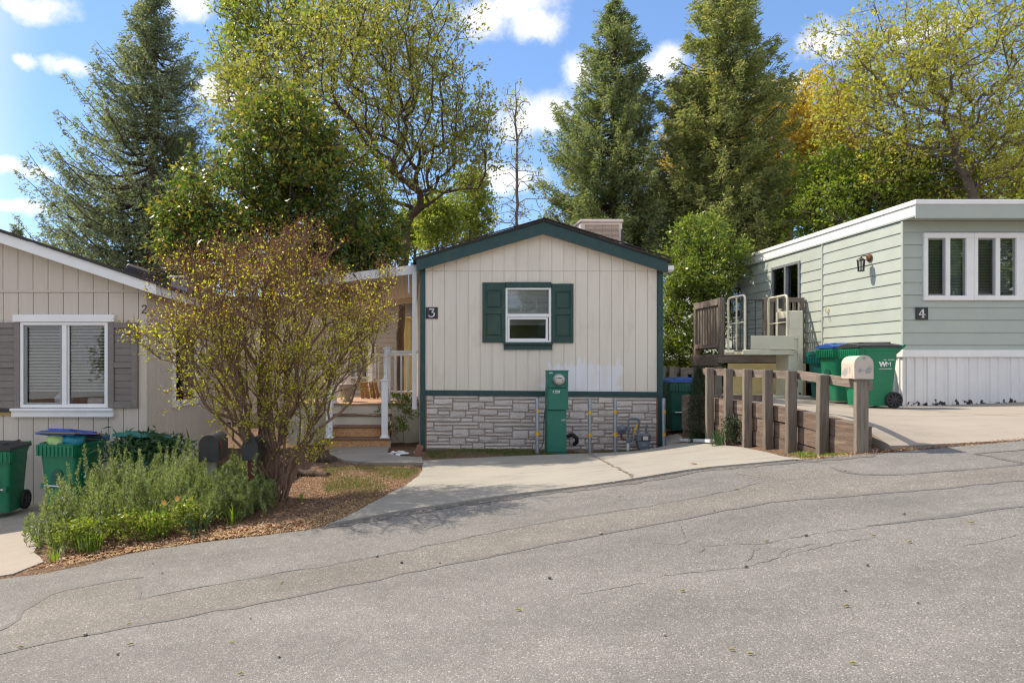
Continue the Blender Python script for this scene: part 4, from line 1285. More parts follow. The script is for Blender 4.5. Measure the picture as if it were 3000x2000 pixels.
MB().lathe((3.93, 12.6, 3.83), (0, 0, 1), [(0, 0.09), (0.012, 0.105), (0.03, 0.10), (0.055, 0.06), (0.065, 0.0)], 18).build('cap', M['galv'], vc)

# ================================================================ porch: deck, steps, railings
po = thing('porch', 'white railed porch with brown treads and chipboard risers beside the cream home', 'porch', (-0.8, 13, 0.15))
DZ = 0.90
for i in range(16):        # deck boards
    ya = 12.84 + i * 0.197
    MB().box(-2.3, 0.17, ya, ya + 0.19, DZ - 0.03, DZ, 0.003).build('deck_board', M['deck'], po)
MB().box(-0.34, 0.17, 12.86, 12.90, 0.12, DZ - 0.031, 0.003).build('skirt_panel', M['cream_flat'], po)
MB().box(-2.3, -1.53, 12.86, 12.90, 0.12, DZ - 0.031, 0.003).build('skirt_panel', M['cream_flat'], po)
MB().box(-0.352, -0.34, 12.0, 12.86, 0.12, 0.30).build('stringer', M['cream_flat'], po)
zs = [0.15, 0.335, 0.525, 0.71]
for i in range(4):
    y0 = 11.99 + i * 0.285
    top = zs[i] + 0.19 if i < 3 else DZ - 0.03
    rz = zs[i + 1] if i < 3 else DZ - 0.03
    MB().box(-1.5, -0.36, y0 + 0.02, y0 + 0.04, zs[i] + (0.001 if i else -0.05), rz - 0.028 if i < 3 else rz, 0.002).build('riser', M['osb'] if i < 2 else M['cream_flat'], po, label='bare chipboard riser' if i < 2 else 'cream painted riser')
    if i < 3:
        MB().box(-1.55 + 0.02 * i, -0.33, y0 - 0.01, y0 + 0.305, rz - 0.028, rz, 0.006).build('tread', M['tread'], po)
def newel(x, y, z0, z1, w=0.115):
    m = MB()
    m.box(x - w / 2, x + w / 2, y - w / 2, y + w / 2, z0, z1, 0.006)
    m.box(x - w / 2 - 0.03, x + w / 2 + 0.03, y - w / 2 - 0.03, y + w / 2 + 0.03, z0 + 0.001, z0 + 0.02, 0.006)
    m.lathe((x, y, z0 + 0.02), (0, 0, 1), [(0, w * 0.9), (0.05, w * 0.66)], 4)
    m.box(x - w / 2 - 0.022, x + w / 2 + 0.022, y - w / 2 - 0.022, y + w / 2 + 0.022, z1 + 0.001, z1 + 0.025, 0.006)
    m.lathe((x, y, z1 + 0.025), (0, 0, 1), [(0, w * 0.7), (0.03, w * 0.35), (0.035, 0)], 4)
    return m.build('newel_post', M['vinyl'], po)
newel(-0.44, 12.08, 0.335, 1.34)
newel(-1.42, 12.08, 0.335, 1.34)
newel(-0.42, 12.92, DZ, 1.93)
newel(-1.44, 12.92, DZ, 1.93)
newel(-1.44, 15.95, DZ, 1.92)
for xx in (-0.43, -1.43):   # sloping stair rails
    m = MB()
    m.obox((xx, 12.5, 1.60), (0.03, 0.50, 0.035), Matrix.Rotation(0.62, 3, 'X'), 0.008); m.build('stair_rail', M['vinyl'], po)
    m = MB(); m.obox((xx, 12.5, 0.83), (0.025, 0.50, 0.025), Matrix.Rotation(0.62, 3, 'X'), 0.006); m.build('stair_rail', M['vinyl'], po)
    for k in range(4):
        yy = 12.22 + k * 0.16
        MB().box(xx - 0.018, xx + 0.018, yy - 0.018, yy + 0.018, 0.83 + (yy - 12.5) * 0.71, 1.60 + (yy - 12.5) * 0.71, 0.003).build('baluster', M['vinyl'], po)
def rail_x(x0, x1, y, n):
    MB().box(x0, x1, y - 0.028, y + 0.028, 1.845, 1.90, 0.01).build('top_rail', M['vinyl'], po)
    MB().box(x0, x1, y - 0.025, y + 0.025, DZ + 0.08, DZ + 0.13, 0.008).build('bottom_rail', M['vinyl'], po)
    for k in range(n):
        x = x0 + (x1 - x0) * (k + 0.7) / (n + 0.4)
        MB().box(x - 0.018, x + 0.018, y - 0.018, y + 0.018, DZ + 0.13, 1.845, 0.003).build('baluster', M['vinyl'], po)
rail_x(-0.36, 0.165, 12.92, 4)
rail_x(-2.28, -1.50, 12.92, 6)
rail_x(-2.28, 0.165, 15.95, 18)

wb = thing('firewood_crate', 'reddish crate of upright split planks standing on the porch deck', 'crate', (-0.86, 15.0, DZ))
tilt = Matrix.Rotation(-0.12, 3, 'Y')
for k in range(6):
    x = -1.04 + k * 0.062
    m = MB(); m.obox((x + (0.02 if k % 2 else 0), 14.85 + random.uniform(-0.01, 0.01), DZ + 0.185), (0.03, 0.012, 0.175 + random.uniform(-0.01, 0.012)), Matrix.Rotation(-0.10 - 0.02 * k, 3, 'Y'), 0.003)
    m.build('plank', M['split_wood'], wb)
m = MB(); m.box(-1.08, -0.74, 14.87, 15.15, DZ + 0.34, DZ + 0.358, 0.003); m.build('lid', M['split_wood'], wb)
m = MB(); m.obox((-0.72, 15.0, DZ + 0.18), (0.012, 0.13, 0.175), tilt, 0.003); m.build('end_board', M['split_wood'], wb)
m = MB(); m.obox((-1.03, 15.02, DZ + 0.17), (0.012, 0.12, 0.165), tilt, 0.003); m.build('end_board', M['split_wood'], wb)
# potted urn on the deck, half hidden by the myrtle
ur = thing('garden_urn', 'pale stone urn standing on the porch deck behind the myrtle', 'urn', (-1.3, 13.6, DZ))
MB().lathe((-1.24, 13.6, DZ), (0, 0, 1), [(0, 0.0), (0.0, 0.11), (0.03, 0.11), (0.06, 0.06), (0.10, 0.07), (0.18, 0.13), (0.30, 0.16), (0.33, 0.18), (0.36, 0.17), (0.34, 0.14), (0.2, 0.08)], 20).build('bowl', M['concrete3'], ur)

# neighbour behind and its yellow shade
rh = thing('rear_house', 'beige sided house seen behind the porch under the awning', 'house', (-2.2, 19.5, 0.1))
for i in range(22):
    zz = 0.25 + i * 0.145
    MB().prism([(-6.5, 19.5, zz), (1.2, 19.5, zz), (1.2, 19.515, zz + 0.143), (-6.5, 19.515, zz + 0.143)], (0, 0.03, 0)).build('siding_board', M['beige_wall'], rh)
MB().box(-6.6, 1.3, 19.56, 25, 0.0, 3.45).build('wall', M['beige_wall'], rh)
m = MB(); m.prism([(-6.9, 19.1, 3.45), (1.6, 19.1, 3.45), (1.6, 19.1, 3.56), (-6.9, 19.1, 3.56)], (0, 6.5, 0)); m.build('roof', M['shingle'], rh)
m = MB(); frame(m, -1.95, -0.95, 1.25, 2.25, 0.06, 19.46, 19.51); rw = m.build('window', M['white'], rh)
MB().box(-1.89, -1.01, 19.485, 19.495, 1.31, 2.19).build('pane', M['glass'], rw)
m = MB(); m.box(-1.89, -1.01, 19.497, 19.499, 1.31, 2.19); m.build('shade', M['dark'], rw)
ys = thing('ribbed_screen', 'pale yellow ribbed screen standing behind the porch trunk', 'screen', (0.0, 18, 0.9))
m = MB()
for i in range(14):
    xa = -0.33 + i * 0.036
    zt = 2.86 if xa < 0.02 else 2.86 - (xa - 0.02) * 2.2
    m.box(xa, xa + 0.018, 18.0, 18.02, 0.75, zt, 0.003); m.box(xa + 0.018, xa + 0.036, 18.02, 18.035, 0.75, zt, 0.003)
m.build('panel', M['fabric_yellow'], ys)
MB().prism([(-0.35, 17.9, 2.87), (0.03, 17.9, 2.87), (0.2, 17.9, 2.5), (0.2, 17.9, 2.53), (0.03, 17.9, 2.90), (-0.35, 17.9, 2.90)], (0, 0.2, 0)).build('top_edge', M['fabric_yellow'], ys)

# ================================================================ left home (tan)
Y2 = 9.3
K2 = F / Y2
def x2(px): return (px - PX) / K2
def z2(py): return CZ - (py - PY) / K2
h2 = thing('mobile_home', 'tan mobile home with white trim and taupe shutters, number 2', 'house', (-5.6, Y2, -0.2))
X2R = x2(430)
X2L = -10.2
WIN2 = (x2(63), x2(319), z2(1193), z2(944))
def rake2(x):    # underside of the white gable board
    return z2(712.7) + (z2(712.7) - z2(863)) * (x2(0) - x) / (x2(457) - x2(0)) if x > -7.6 else 9
PK2 = -7.6
zpk = z2(712.7) + (z2(712.7) - z2(863)) * (x2(0) - PK2) / (x2(457) - x2(0))
def rk2(x):
    s = (z2(712.7) - z2(863)) / (x2(457) - x2(0))
    return zpk - s * abs(x - PK2)
m = MB()
for r in clip_rects(X2L, X2R - 0.002, -0.5, 2.5, [WIN2]):
    m.box(r[0], r[1], Y2 + 0.012, Y2 + 0.09, r[2], r[3])
m.prism([(X2L, Y2 + 0.012, 2.5), (X2R - 0.002, Y2 + 0.012, 2.5), (PK2, Y2 + 0.012, zpk - 0.05)], (0, 0.08, 0))
m.build('sheathing', M['groove_tan'], h2)
J2 = z2(854)
gx_ = [x2(9.6 + 44 * i) for i in range(-26, 10)]
gx_ = [g_ for g_ in gx_ if X2L < g_ < X2R - 0.02] + [X2R]
for i in range(len(gx_) - 1):
    a, b = gx_[i] + 0.004, gx_[i + 1] - (0.004 if i < len(gx_) - 2 else 0)
    for r in clip_rects(a, b, -0.45, J2 - 0.012, [WIN2]):
        MB().box(r[0], r[1], Y2 - 0.002, Y2 + 0.014, r[2], r[3], 0.002).build('siding_board', M['tan'], h2)
    za, zb = rk2(a) + 0.04, rk2(b) + 0.04
    if max(za, zb) > J2 + 0.02:
        pts = [(a, Y2 - 0.008, J2), (b, Y2 - 0.008, J2), (b, Y2 - 0.008, max(zb, J2 + 0.005))]
        if a < PK2 < b: pts.append((PK2, Y2 - 0.008, zpk + 0.04))
        pts.append((a, Y2 - 0.008, max(za, J2 + 0.005)))
        MB().prism(pts, (0, 0.02, 0)).build('siding_board', M['tan'], h2)
MB().box(X2L, X2R, Y2 - 0.014, Y2 - 0.009, J2 - 0.011, J2 + 0.012, 0.002).build('joint_strip', M['tan'], h2)
# right side wall with narrow boards and a window
SW = (10.3, 11.5, 0.98, 2.27)
m = MB()
for r in clip_rects(Y2 + 0.0145, 13.4, -0.5, 2.62, [SW]):
    m.box(X2R - 0.09, X2R - 0.014, r[0], r[1], r[2], r[3])
m.box(X2L, X2L + 0.08, Y2 + 0.09, 13.4, -0.5, 2.6); m.box(X2L, X2R - 0.02, 13.4, 13.5, -0.5, 2.6)
m.build('side_wall', M['groove_tan'], h2)
yy = Y2 + 0.0145
while yy < 13.3:
    for r in clip_rects(yy, yy + 0.096, -0.45, 2.62, [SW]):
        MB().box(X2R - 0.014, X2R, r[0], r[1], r[2], r[3], 0.002).build('siding_board', M['tan'], h2)
    yy += 0.1016
m = MB()
for a, b, c, d in ((SW[0], SW[0] + 0.09, SW[2], SW[3]), (SW[1] - 0.09, SW[1], SW[2], SW[3]), (SW[0] + 0.09, SW[1] - 0.09, SW[2], SW[2] + 0.09), (SW[0] + 0.09, SW[1] - 0.09, SW[3] - 0.09, SW[3])):
    m.box(X2R - 0.05, X2R + 0.03, a, b, c, d, 0.004)
sw = m.build('side_window', M['white'], h2)
MB().box(X2R - 0.02, X2R - 0.016, SW[0] + 0.09, SW[1] - 0.09, SW[2] + 0.09, SW[3] - 0.09).build('pane', M['glass'], sw)
MB().box(X2R - 0.12, X2R - 0.1, SW[0], SW[1], SW[2], SW[3]).build('blind', M['blind'], sw)
# gable boards and roof
F2Y = 9.1
k2f = F / F2Y
def zf2(py): return CZ - (py - PY) / k2f
def xf2(px): return (px - PX) / k2f
sl = (zf2(680) - zf2(833)) / (xf2(457) - xf2(0))
zpu = zf2(680) + sl * (xf2(0) - PK2); zpl = zf2(712.7) + sl * (xf2(0) - PK2)
XE = xf2(457)
MB().prism([(PK2, F2Y, zpl), (XE, F2Y, zf2(863)), (XE, F2Y, zf2(833)), (PK2, F2Y, zpu)], (0, 0.04, 0)).build('gable_board', M['white'], h2)
MB().prism([(PK2 - (XE - PK2), F2Y, zf2(863)), (PK2 - 0.001, F2Y, zpl), (PK2 - 0.001, F2Y, zpu), (PK2 - (XE - PK2), F2Y, zf2(833))], (0, 0.04, 0)).build('gable_board', M['white'], h2)
MB().box(XE - 0.03, XE, F2Y + 0.041, 13.6, zf2(863) + 0.002, zf2(833) - 0.002, 0.003).build('eave_board', M['white'], h2)
m = MB()
m.prism([(PK2, F2Y + 0.041, zpl + 0.03), (XE - 0.031, F2Y + 0.041, zf2(863) + 0.03), (XE - 0.031, F2Y + 0.041, zf2(863) + 0.05), (PK2, F2Y + 0.041, zpl + 0.05)], (0, 4.4, 0)); m.build('soffit', M['tan'], h2)
m = MB()
m.prism([(PK2, F2Y - 0.03, zpu + 0.004), (XE + 0.05, F2Y - 0.03, zf2(833) - 0.014), (XE + 0.05, F2Y - 0.03, zf2(833) + 0.026), (PK2, F2Y - 0.03, zpu + 0.044)], (0, 4.6, 0))
m.prism([(PK2 - (XE - PK2) - 0.05, F2Y - 0.03, zf2(833) - 0.014), (PK2, F2Y - 0.03, zpu + 0.004), (PK2, F2Y - 0.03, zpu + 0.044), (PK2 - (XE - PK2) - 0.05, F2Y - 0.03, zf2(833) + 0.026)], (0, 4.6, 0))
m.build('roof', M['shingle'], h2)
# roof vents
rv = thing('roof_vent', 'black low dome vent on the tan home roof edge', 'vent', (-4.2, 10.4, 2.95))
zr = zpu + 0.044 - sl * (-4.1 - PK2)
MB().obox((-4.05, 10.4, zr + 0.06), (0.20, 0.22, 0.05), Matrix.Rotation(math.atan(sl), 3, 'Y'), 0.03).build('dome', M['black'], rv)
MB().obox((-4.05, 10.4, zr - 0.02), (0.22, 0.24, 0.05), Matrix.Rotation(math.atan(sl), 3, 'Y'), 0.004).build('flashing', M['shingle'], rv)
for k, (vx, vy, hh) in enumerate(((-3.74, 11.2, 0.26), (-3.62, 12.2, 0.30))):
    t_ = thing('roof_vent', ['square white vent box on the tan home roof behind the myrtle', 'tall white vent box farthest back on the tan home roof'][k], 'vent', (vx, vy, 2.7), group='white roof vents of the tan home')
    zz = zpu + 0.03 - sl * (vx - PK2)
    MB().box(vx - 0.13, vx + 0.13, vy - 0.13, vy + 0.13, zz - 0.08, zz + hh - 0.08, 0.01).build('box', M['galv'], t_)
    MB().box(vx - 0.16, vx + 0.16, vy - 0.16, vy + 0.16, zz + hh - 0.079, zz + hh - 0.04, 0.01).build('cap', M['galv'], t_)
# front window
m = MB()
frame(m, WIN2[0], WIN2[1], WIN2[2], WIN2[3], 0.04, Y2 - 0.035, Y2 + 0.07)
xm0, xm1 = x2(184.9), x2(198.3)
m.box(xm0, xm1, Y2 - 0.033, Y2 + 0.068, WIN2[2] + 0.041, WIN2[3] - 0.041, 0.003)
w2 = m.build('window', M['white'], h2)
m = MB(); frame(m, x2(72), xm0 - 0.001, z2(1186), z2(951), 0.035, Y2 - 0.01, Y2 + 0.02); m.build('sash', M['screen'], w2)
m = MB(); frame(m, xm1 + 0.001, x2(311), z2(1187), z2(950), 0.02, Y2 - 0.01, Y2 + 0.02); m.build('sash', M['white'], w2)
MB().box(x2(76), xm0, Y2 + 0.022, Y2 + 0.026, z2(1186), z2(950)).build('pane', M['glass'], w2)
MB().box(xm1, x2(312), Y2 + 0.022, Y2 + 0.026, z2(1186), z2(950)).build('pane', M['glass'], w2)
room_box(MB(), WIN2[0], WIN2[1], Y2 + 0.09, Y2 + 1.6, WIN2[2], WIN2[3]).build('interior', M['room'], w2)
for half, (xa, xb) in enumerate(((WIN2[0] + 0.05, xm0 - 0.01), (xm1 + 0.01, WIN2[1] - 0.05))):
    for i in range(21):
        z = WIN2[3] - 0.07 - i * 0.0430
        MB().obox(((xa + xb) / 2, Y2 + 0.075, z), ((xb - xa) / 2, 0.021, 0.0013), Matrix.Rotation(0.40 + 0.05 * math.sin(i * 0.9 + half) + random.uniform(-0.03, 0.03), 3, 'X') @ Matrix.Rotation(random.uniform(-0.004, 0.004), 3, 'Y')).build('blind_slat', M['blind'], w2)
m = MB()       # things on the sill inside
m.lathe((-4.85, Y2 + 0.28, WIN2[2]), (0, 0, 1), [(0, 0.10), (0.12, 0.13), (0.2, 0.05), (0.22, 0.0)], 12); m.box(-4.5, -4.25, Y2 + 0.2, Y2 + 0.4, WIN2[2], WIN2[2] + 0.12, 0.03)
m.build('sill_clutter', M['curtain'], w2)
MB().box(x2(43), x2(339), Y2 - 0.055, Y2 - 0.0025, z2(943.5), z2(922), 0.004).build('window_header', M['white'], h2)
m = MB(); m.box(x2(38), x2(336), Y2 - 0.085, Y2 - 0.0025, z2(1203), z2(1195), 0.004); m.box(x2(40), x2(336), Y2 - 0.06, Y2 - 0.0025, z2(1220.5), z2(1203) - 0.001, 0.003)
m.build('window_sill', M['white'], h2)
def shutter2(px0, px1):
    x0, x1, zt, zb = x2(px0), x2(px1), z2(945), z2(1194)
    st = 0.08
    m = MB(); m.box(x0, x0 + st, Y2 - 0.042, Y2 - 0.0025, zb, zt, 0.004); m.box(x1 - st, x1, Y2 - 0.042, Y2 - 0.0025, zb, zt, 0.004)
    H = zt - zb
    rails = ((0, 0.065), (0.465, 0.53), (0.925, 1.0))
    for f0, f1 in rails:
        m.box(x0 + st + 0.0005, x1 - st - 0.0005, Y2 - 0.040, Y2 - 0.0025, zt - H * f1, zt - H * f0, 0.003)
    s = m.build('shutter', M['taupe'], h2)
    for a, b in ((0.065, 0.465), (0.53, 0.925)):
        for i in range(5):
            za, zb_ = zt - H * (a + (b - a) * (i + 1) / 5) + 0.003, zt - H * (a + (b - a) * i / 5) - 0.002
            MB().box(x0 + st + 0.001, x1 - st - 0.001, Y2 - 0.022, Y2 - 0.003, za, zb_, 0.003).build('shutter_slat', M['taupe'], s)
shutter2(319.5, 405)
shutter2(-24, 62.5)
n2_ = glyph('house_number', G2, x2(423.5), z2(906.5), Y2 - 0.0085, 0.125, M['black'])
tag(n2_, 'black numeral 2 screwed to the tan siding above the shutter', 'house number')
lp = thing('wall_plate', 'black and gold plate on the tan wall below the window corner', 'plate', (x2(5), Y2, z2(1216)))
MB().box(x2(-60), x2(36), Y2 - 0.03, Y2 - 0.0025, z2(1216), z2(1206), 0.003).build('gold_bar', M['gold'], lp)
MB().box(x2(-60), x2(36), Y2 - 0.05, Y2 - 0.0025, z2(1205.5), z2(1197), 0.005).build('black_bar', M['black'], lp)

# ================================================================ right home (sage green)
Y4, X4 = 10.93, 7.9
K4 = F / Y4
def x4(px): return (px - PX) / K4
def z4(py): return CZ - (py - PY) / K4
X4R, Y4B = 12.1, 24.0
h4 = thing('mobile_home', 'pale green mobile home with lap siding and white skirting, number 4', 'house', (9.9, Y4, 1.0))
WIN4 = (8.21, 10.6, z4(880), z4(683))
DOOR4 = (13.78, 14.86, 1.80, 3.74)
SWIN4 = (16.2, 16.95, 2.75, 3.55)
m = MB()
for r in clip_rects(X4, X4R, 1.75, 3.95, [WIN4]):
    m.box(r[0] + 0.02, r[1], Y4 + 0.022, Y4 + 0.09, r[2], r[3])
for r in clip_rects(Y4 + 0.09, Y4B, 1.75, 3.95, [DOOR4, SWIN4]):
    m.box(X4 + 0.022, X4 + 0.09, r[0], r[1], r[2], r[3])
m.box(X4R - 0.08, X4R - 0.002, Y4 + 0.09, Y4B, 1.0, 3.95); m.box(X4 + 0.03, X4R, Y4B, Y4B + 0.1, 1.0, 3.95)
m.build('sheathing', M['gap'], h4)
lines4 = [3.925] + [3.746 - 0.2004 * i for i in range(10)] + [1.84]
for i in range(len(lines4) - 1):
    zt, zb = lines4[i], lines4[i + 1]
    # front course
    for r in clip_rects(X4 + 0.004, X4R, zb, zt - 0.003, [WIN4]):
        MB().prism([(r[0], Y4 - 0.012, r[2]), (r[1], Y4 - 0.012, r[2]), (r[1], Y4 - 0.0005, r[3]), (r[0], Y4 - 0.0005, r[3])], (0, 0.022, 0)).build('siding_board', M['sage'], h4)
    # side course, in two lengths with a seam between
    for ya, yb, dz in ((Y4 + 0.03, 13.03, 0.0), (13.07, Y4B, -0.07 if i else 0.0)):
        m = MB()
        z_b, z_t = zb + dz, (zt + dz if i else zt) - 0.003
        if i == 0 and ya > 13: z_b = zb - 0.07
        z_b = max(z_b, 1.80)
        if z_t - z_b < 0.02: continue
        for r in clip_rects(ya, yb, z_b, z_t, [DOOR4, SWIN4]):
            MB().prism([(X4 - 0.014, r[1], r[2]), (X4 - 0.014, r[0], r[2]), (X4 - 0.001, r[0], r[3]), (X4 - 0.001, r[1], r[3])], (0.022, 0, 0)).build('siding_board', M['sage'], h4)
MB().box(X4 - 0.022, X4 + 0.01, 13.032, 13.068, 1.80, 3.92, 0.003).build('seam_strip', M['sage'], h4)
MB().box(X4 - 0.018, X4 + 0.003, Y4 - 0.018, Y4 + 0.029, 1.80, 3.92, 0.003).build('corner_trim', M['sage'], h4)
# roof: flat with white metal edge, green fascia
RY0 = 10.60
MB().box(X4 - 0.03, X4R + 0.03, RY0 + 0.02, Y4B, 3.955, 4.14).build('roof', M['white'], h4)
MB().box(X4 - 0.05, X4R + 0.05, RY0 - 0.012, RY0 + 0.018, 4.115, 4.19, 0.006).build('roof_edge', M['white'], h4)
MB().box(X4 - 0.05, X4 - 0.032, RY0 + 0.019, Y4B, 4.115, 4.19, 0.004).build('roof_edge', M['white'], h4)
MB().box(X4 - 0.04, X4R + 0.04, RY0, RY0 + 0.018, 3.90, 4.114, 0.003).build('fascia_board', M['sage'], h4)
MB().box(X4 - 0.028, X4 - 0.001, RY0 + 0.02, Y4B, 3.93, 4.114, 0.003).build('fascia_board', M['sage'], h4)
m = MB()
for i in range(9):
    xa = X4 + i * (X4R - X4) / 9
    m.box(xa, xa + (X4R - X4) / 9 - 0.008, RY0 + 0.02, Y4 + 0.02, 3.928, 3.95, 0.002)
m.build('soffit', M['sage'], h4)
# skirting: white band and ribbed panels
MB().box(X4 - 0.03, X4R, Y4 - 0.035, Y4 + 0.02, z4(1046), z4(1025), 0.006).build('skirting_cap', M['white'], h4)
MB().box(X4 - 0.032, X4 + 0.0, Y4 + 0.021, 13.0, z4(1046), z4(1025), 0.005).build('skirting_cap', M['white'], h4)
def ribbed(axis, a0, a1, c, zb0, zb1, zt, name):
    n = 3
    prof = []
    w = (a1 - a0)
    for u, d in ((0, 0), (0.14, 0), (0.17, 0.018), (0.26, 0.018), (0.29, 0), (0.55, 0), (0.58, 0.018), (0.67, 0.018), (0.70, 0), (0.97, 0), (0.985, 0.008), (1, 0.008)):
        prof.append((a0 + w * u, d))
    m = MB()
    for i in range(len(prof) - 1):
        (u0, d0), (u1, d1) = prof[i], prof[i + 1]
        if axis == 'x':
            m.quad((u0, c - d0, zb0), (u1, c - d1, zb1), (u1, c - d1, zt), (u0, c - d0, zt))
            m.quad((u1, c + 0.003 - d1, zb1), (u0, c + 0.003 - d0, zb0), (u0, c + 0.003 - d0, zt), (u1, c + 0.003 - d1, zt))
        else:
            m.quad((c - d0, u1, zb0), (c - d0, u0, zb0), (c - d1, u0, zt), (c - d1, u1, zt)) if False else m.quad((c - d1, u1, zb1), (c - d0, u0, zb0), (c - d0, u0, zt), (c - d1, u1, zt))
    return m.build(name, M['skirt_white'], h4)
xx = X4 + 0.002
while xx < X4R - 0.05:
    ribbed('x', xx, min(xx + 0.335, X4R), Y4 + 0.012, float(zpad(xx, Y4)) - 0.03, float(zpad(xx, Y4)) - 0.03, z4(1046) + 0.004, 'skirting_panel')
    xx += 0.335
yy = Y4 + 0.014
while yy < 13.0:
    ribbed('y', yy, min(yy + 0.335, 13.2), X4 + 0.004, float(zpad(X4, yy)) - 0.03, float(zpad(X4, yy)) - 0.03, z4(1046) + 0.004, 'skirting_panel')
    yy += 0.335
# ribbon of windows
for u in range(3):
    xa = WIN4[0] + u * 0.797
    xb = xa + 0.794
    m = MB()
    z0, z1 = WIN4[2], WIN4[3]
    m.box(xa, xb, Y4 - 0.045, Y4 + 0.05, z1 - 0.085, z1, 0.004); m.box(xa, xb, Y4 - 0.045, Y4 + 0.05, z0, z0 + 0.075, 0.004)
    xs_ = [(xa, xa + 0.062), (xa + 0.345, xa + 0.415), (xa + 0.675, xb)]
    for c, d in xs_:
        m.box(c, d, Y4 - 0.044, Y4 + 0.048, z0 + 0.0755, z1 - 0.0855, 0.004)
    wn_ = m.build('window', M['white'], h4)
    m = MB(); frame(m, xa + 0.063, xa + 0.344, z0 + 0.077, z1 - 0.087, 0.022, Y4 - 0.02, Y4 + 0.01); m.build('screen_frame', M['screen'], wn_)
    MB().box(xa + 0.062, xa + 0.345, Y4 + 0.012, Y4 + 0.016, z0 + 0.075, z1 - 0.085).build('pane', M['glass_dusty'], wn_)
    MB().box(xa + 0.415, xa + 0.675, Y4 - 0.008, Y4 - 0.004, z0 + 0.075, z1 - 0.085).build('pane', M['glass'], wn_)
    m = MB()
    for i in range(38):
        z = z1 - 0.10 - i * 0.0245
        m.obox(((xa + xb) / 2, Y4 + 0.07, z), (0.385, 0.011, 0.0009), Matrix.Rotation(0.85, 3, 'X'))
    m.build('blind', M['blind_green'], wn_, kind='stuff')
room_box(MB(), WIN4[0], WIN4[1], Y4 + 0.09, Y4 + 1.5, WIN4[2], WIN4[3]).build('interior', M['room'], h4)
# sliding door and small window in the side wall
m = MB()
for a, b, c, d in ((DOOR4[0], DOOR4[0] + 0.05, DOOR4[2], DOOR4[3]), (DOOR4[1] - 0.05, DOOR4[1], DOOR4[2], DOOR4[3]), (DOOR4[0] + 0.05, DOOR4[1] - 0.05, DOOR4[3] - 0.06, DOOR4[3]), (DOOR4[0] + 0.05, DOOR4[1] - 0.05, DOOR4[2], DOOR4[2] + 0.06), (14.28, 14.34, DOOR4[2] + 0.06, DOOR4[3] - 0.06)):
    m.box(X4 - 0.04, X4 + 0.06, a, b, c, d, 0.004)
d4 = m.build('sliding_door', M['galv'], h4)
MB().box(X4 + 0.02, X4 + 0.024, DOOR4[0] + 0.05, 14.28, DOOR4[2] + 0.06, DOOR4[3] - 0.06).build('pane', M['glass'], d4)
MB().box(X4 + 0.0, X4 + 0.004, 14.34, DOOR4[1] - 0.05, DOOR4[2] + 0.06, DOOR4[3] - 0.06).build('pane', M['glass_dusty'], d4)
m = MB()
for i in range(20):
    ya = 13.84 + i * 0.034
    off = 0.02 * math.sin(i * 1.9)
    m.quad((X4 + 0.13 + off, ya + 0.034, DOOR4[2]), (X4 + 0.13 - off, ya, DOOR4[2]), (X4 + 0.13 - off, ya, DOOR4[3]), (X4 + 0.13 + off, ya + 0.034, DOOR4[3]), True)
m.build('curtain', M['curtain'], d4)
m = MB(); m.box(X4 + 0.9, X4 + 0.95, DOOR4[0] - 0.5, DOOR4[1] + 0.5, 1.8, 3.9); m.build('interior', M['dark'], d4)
m = MB()
for a, b, c, d in ((SWIN4[0], SWIN4[0] + 0.05, SWIN4[2], SWIN4[3]), (SWIN4[1] - 0.05, SWIN4[1], SWIN4[2], SWIN4[3]), (SWIN4[0] + 0.05, SWIN4[1] - 0.05, SWIN4[3] - 0.05, SWIN4[3]), (SWIN4[0] + 0.05, SWIN4[1] - 0.05, SWIN4[2], SWIN4[2] + 0.05)):
    m.box(X4 - 0.03, X4 + 0.05, a, b, c, d, 0.004)
s4 = m.build('side_window', M['galv'], h4)
MB().box(X4 + 0.02, X4 + 0.024, SWIN4[0] + 0.05, SWIN4[1] - 0.05, SWIN4[2] + 0.05, SWIN4[3] - 0.05).build('pane', M['glass'], s4)
MB().box(X4 + 0.3, X4 + 0.32, SWIN4[0], SWIN4[1], SWIN4[2], SWIN4[3]).build('shade', M['dark'], s4)
pl = MB().box(x4(2680), x4(2715.6), Y4 - 0.028, Y4 - 0.013, z4(936.6), z4(900), 0.002).build('number_plaque', M['black'])
tag(pl, 'black square house number plaque reading 4 on pale green siding', 'house number')
glyph('numeral', G4, x4(2697.5), z4(918.3), Y4 - 0.0315, 0.155, M['text_white'], pl)
# wall lantern
wl = thing('wall_lantern', 'small lantern on a rusty round mount on the pale green wall', 'lamp', (X4, 11.72, 3.3))
lx, ly, lz = X4 - 0.15, 11.72, 3.33
MB().lathe((X4 - 0.015, ly - 0.02, lz + 0.13), (-1, 0, 0), [(0, 0.065), (0.02, 0.065), (0.035, 0.04), (0.04, 0)], 16).build('mount', M['rust'], wl)
MB().tube([(X4 - 0.03, ly - 0.02, lz + 0.13), (X4 - 0.08, ly - 0.01, lz + 0.17), (lx, ly, lz + 0.15), (lx, ly, lz + 0.11)], 0.009, 6).build('arm', M['black_metal'], wl)
MB().lathe((lx, ly, lz + 0.085), (0, 0, 1), [(0, 0.075), (0.012, 0.07), (0.045, 0.025), (0.06, 0.012), (0.065, 0)], 6).build('cap', M['black_metal'], wl)
m = MB()
for a in range(6):
    t_ = a * math.pi / 3
    m.cyl((lx + 0.05 * math.cos(t_), ly + 0.05 * math.sin(t_), lz - 0.085), (lx + 0.062 * math.cos(t_), ly + 0.062 * math.sin(t_), lz + 0.085), 0.006, n=6)
m.lathe((lx, ly, lz - 0.10), (0, 0, 1), [(0, 0), (0, 0.055), (0.018, 0.055), (0.02, 0)], 6); m.build('cage', M['black_metal'], wl)
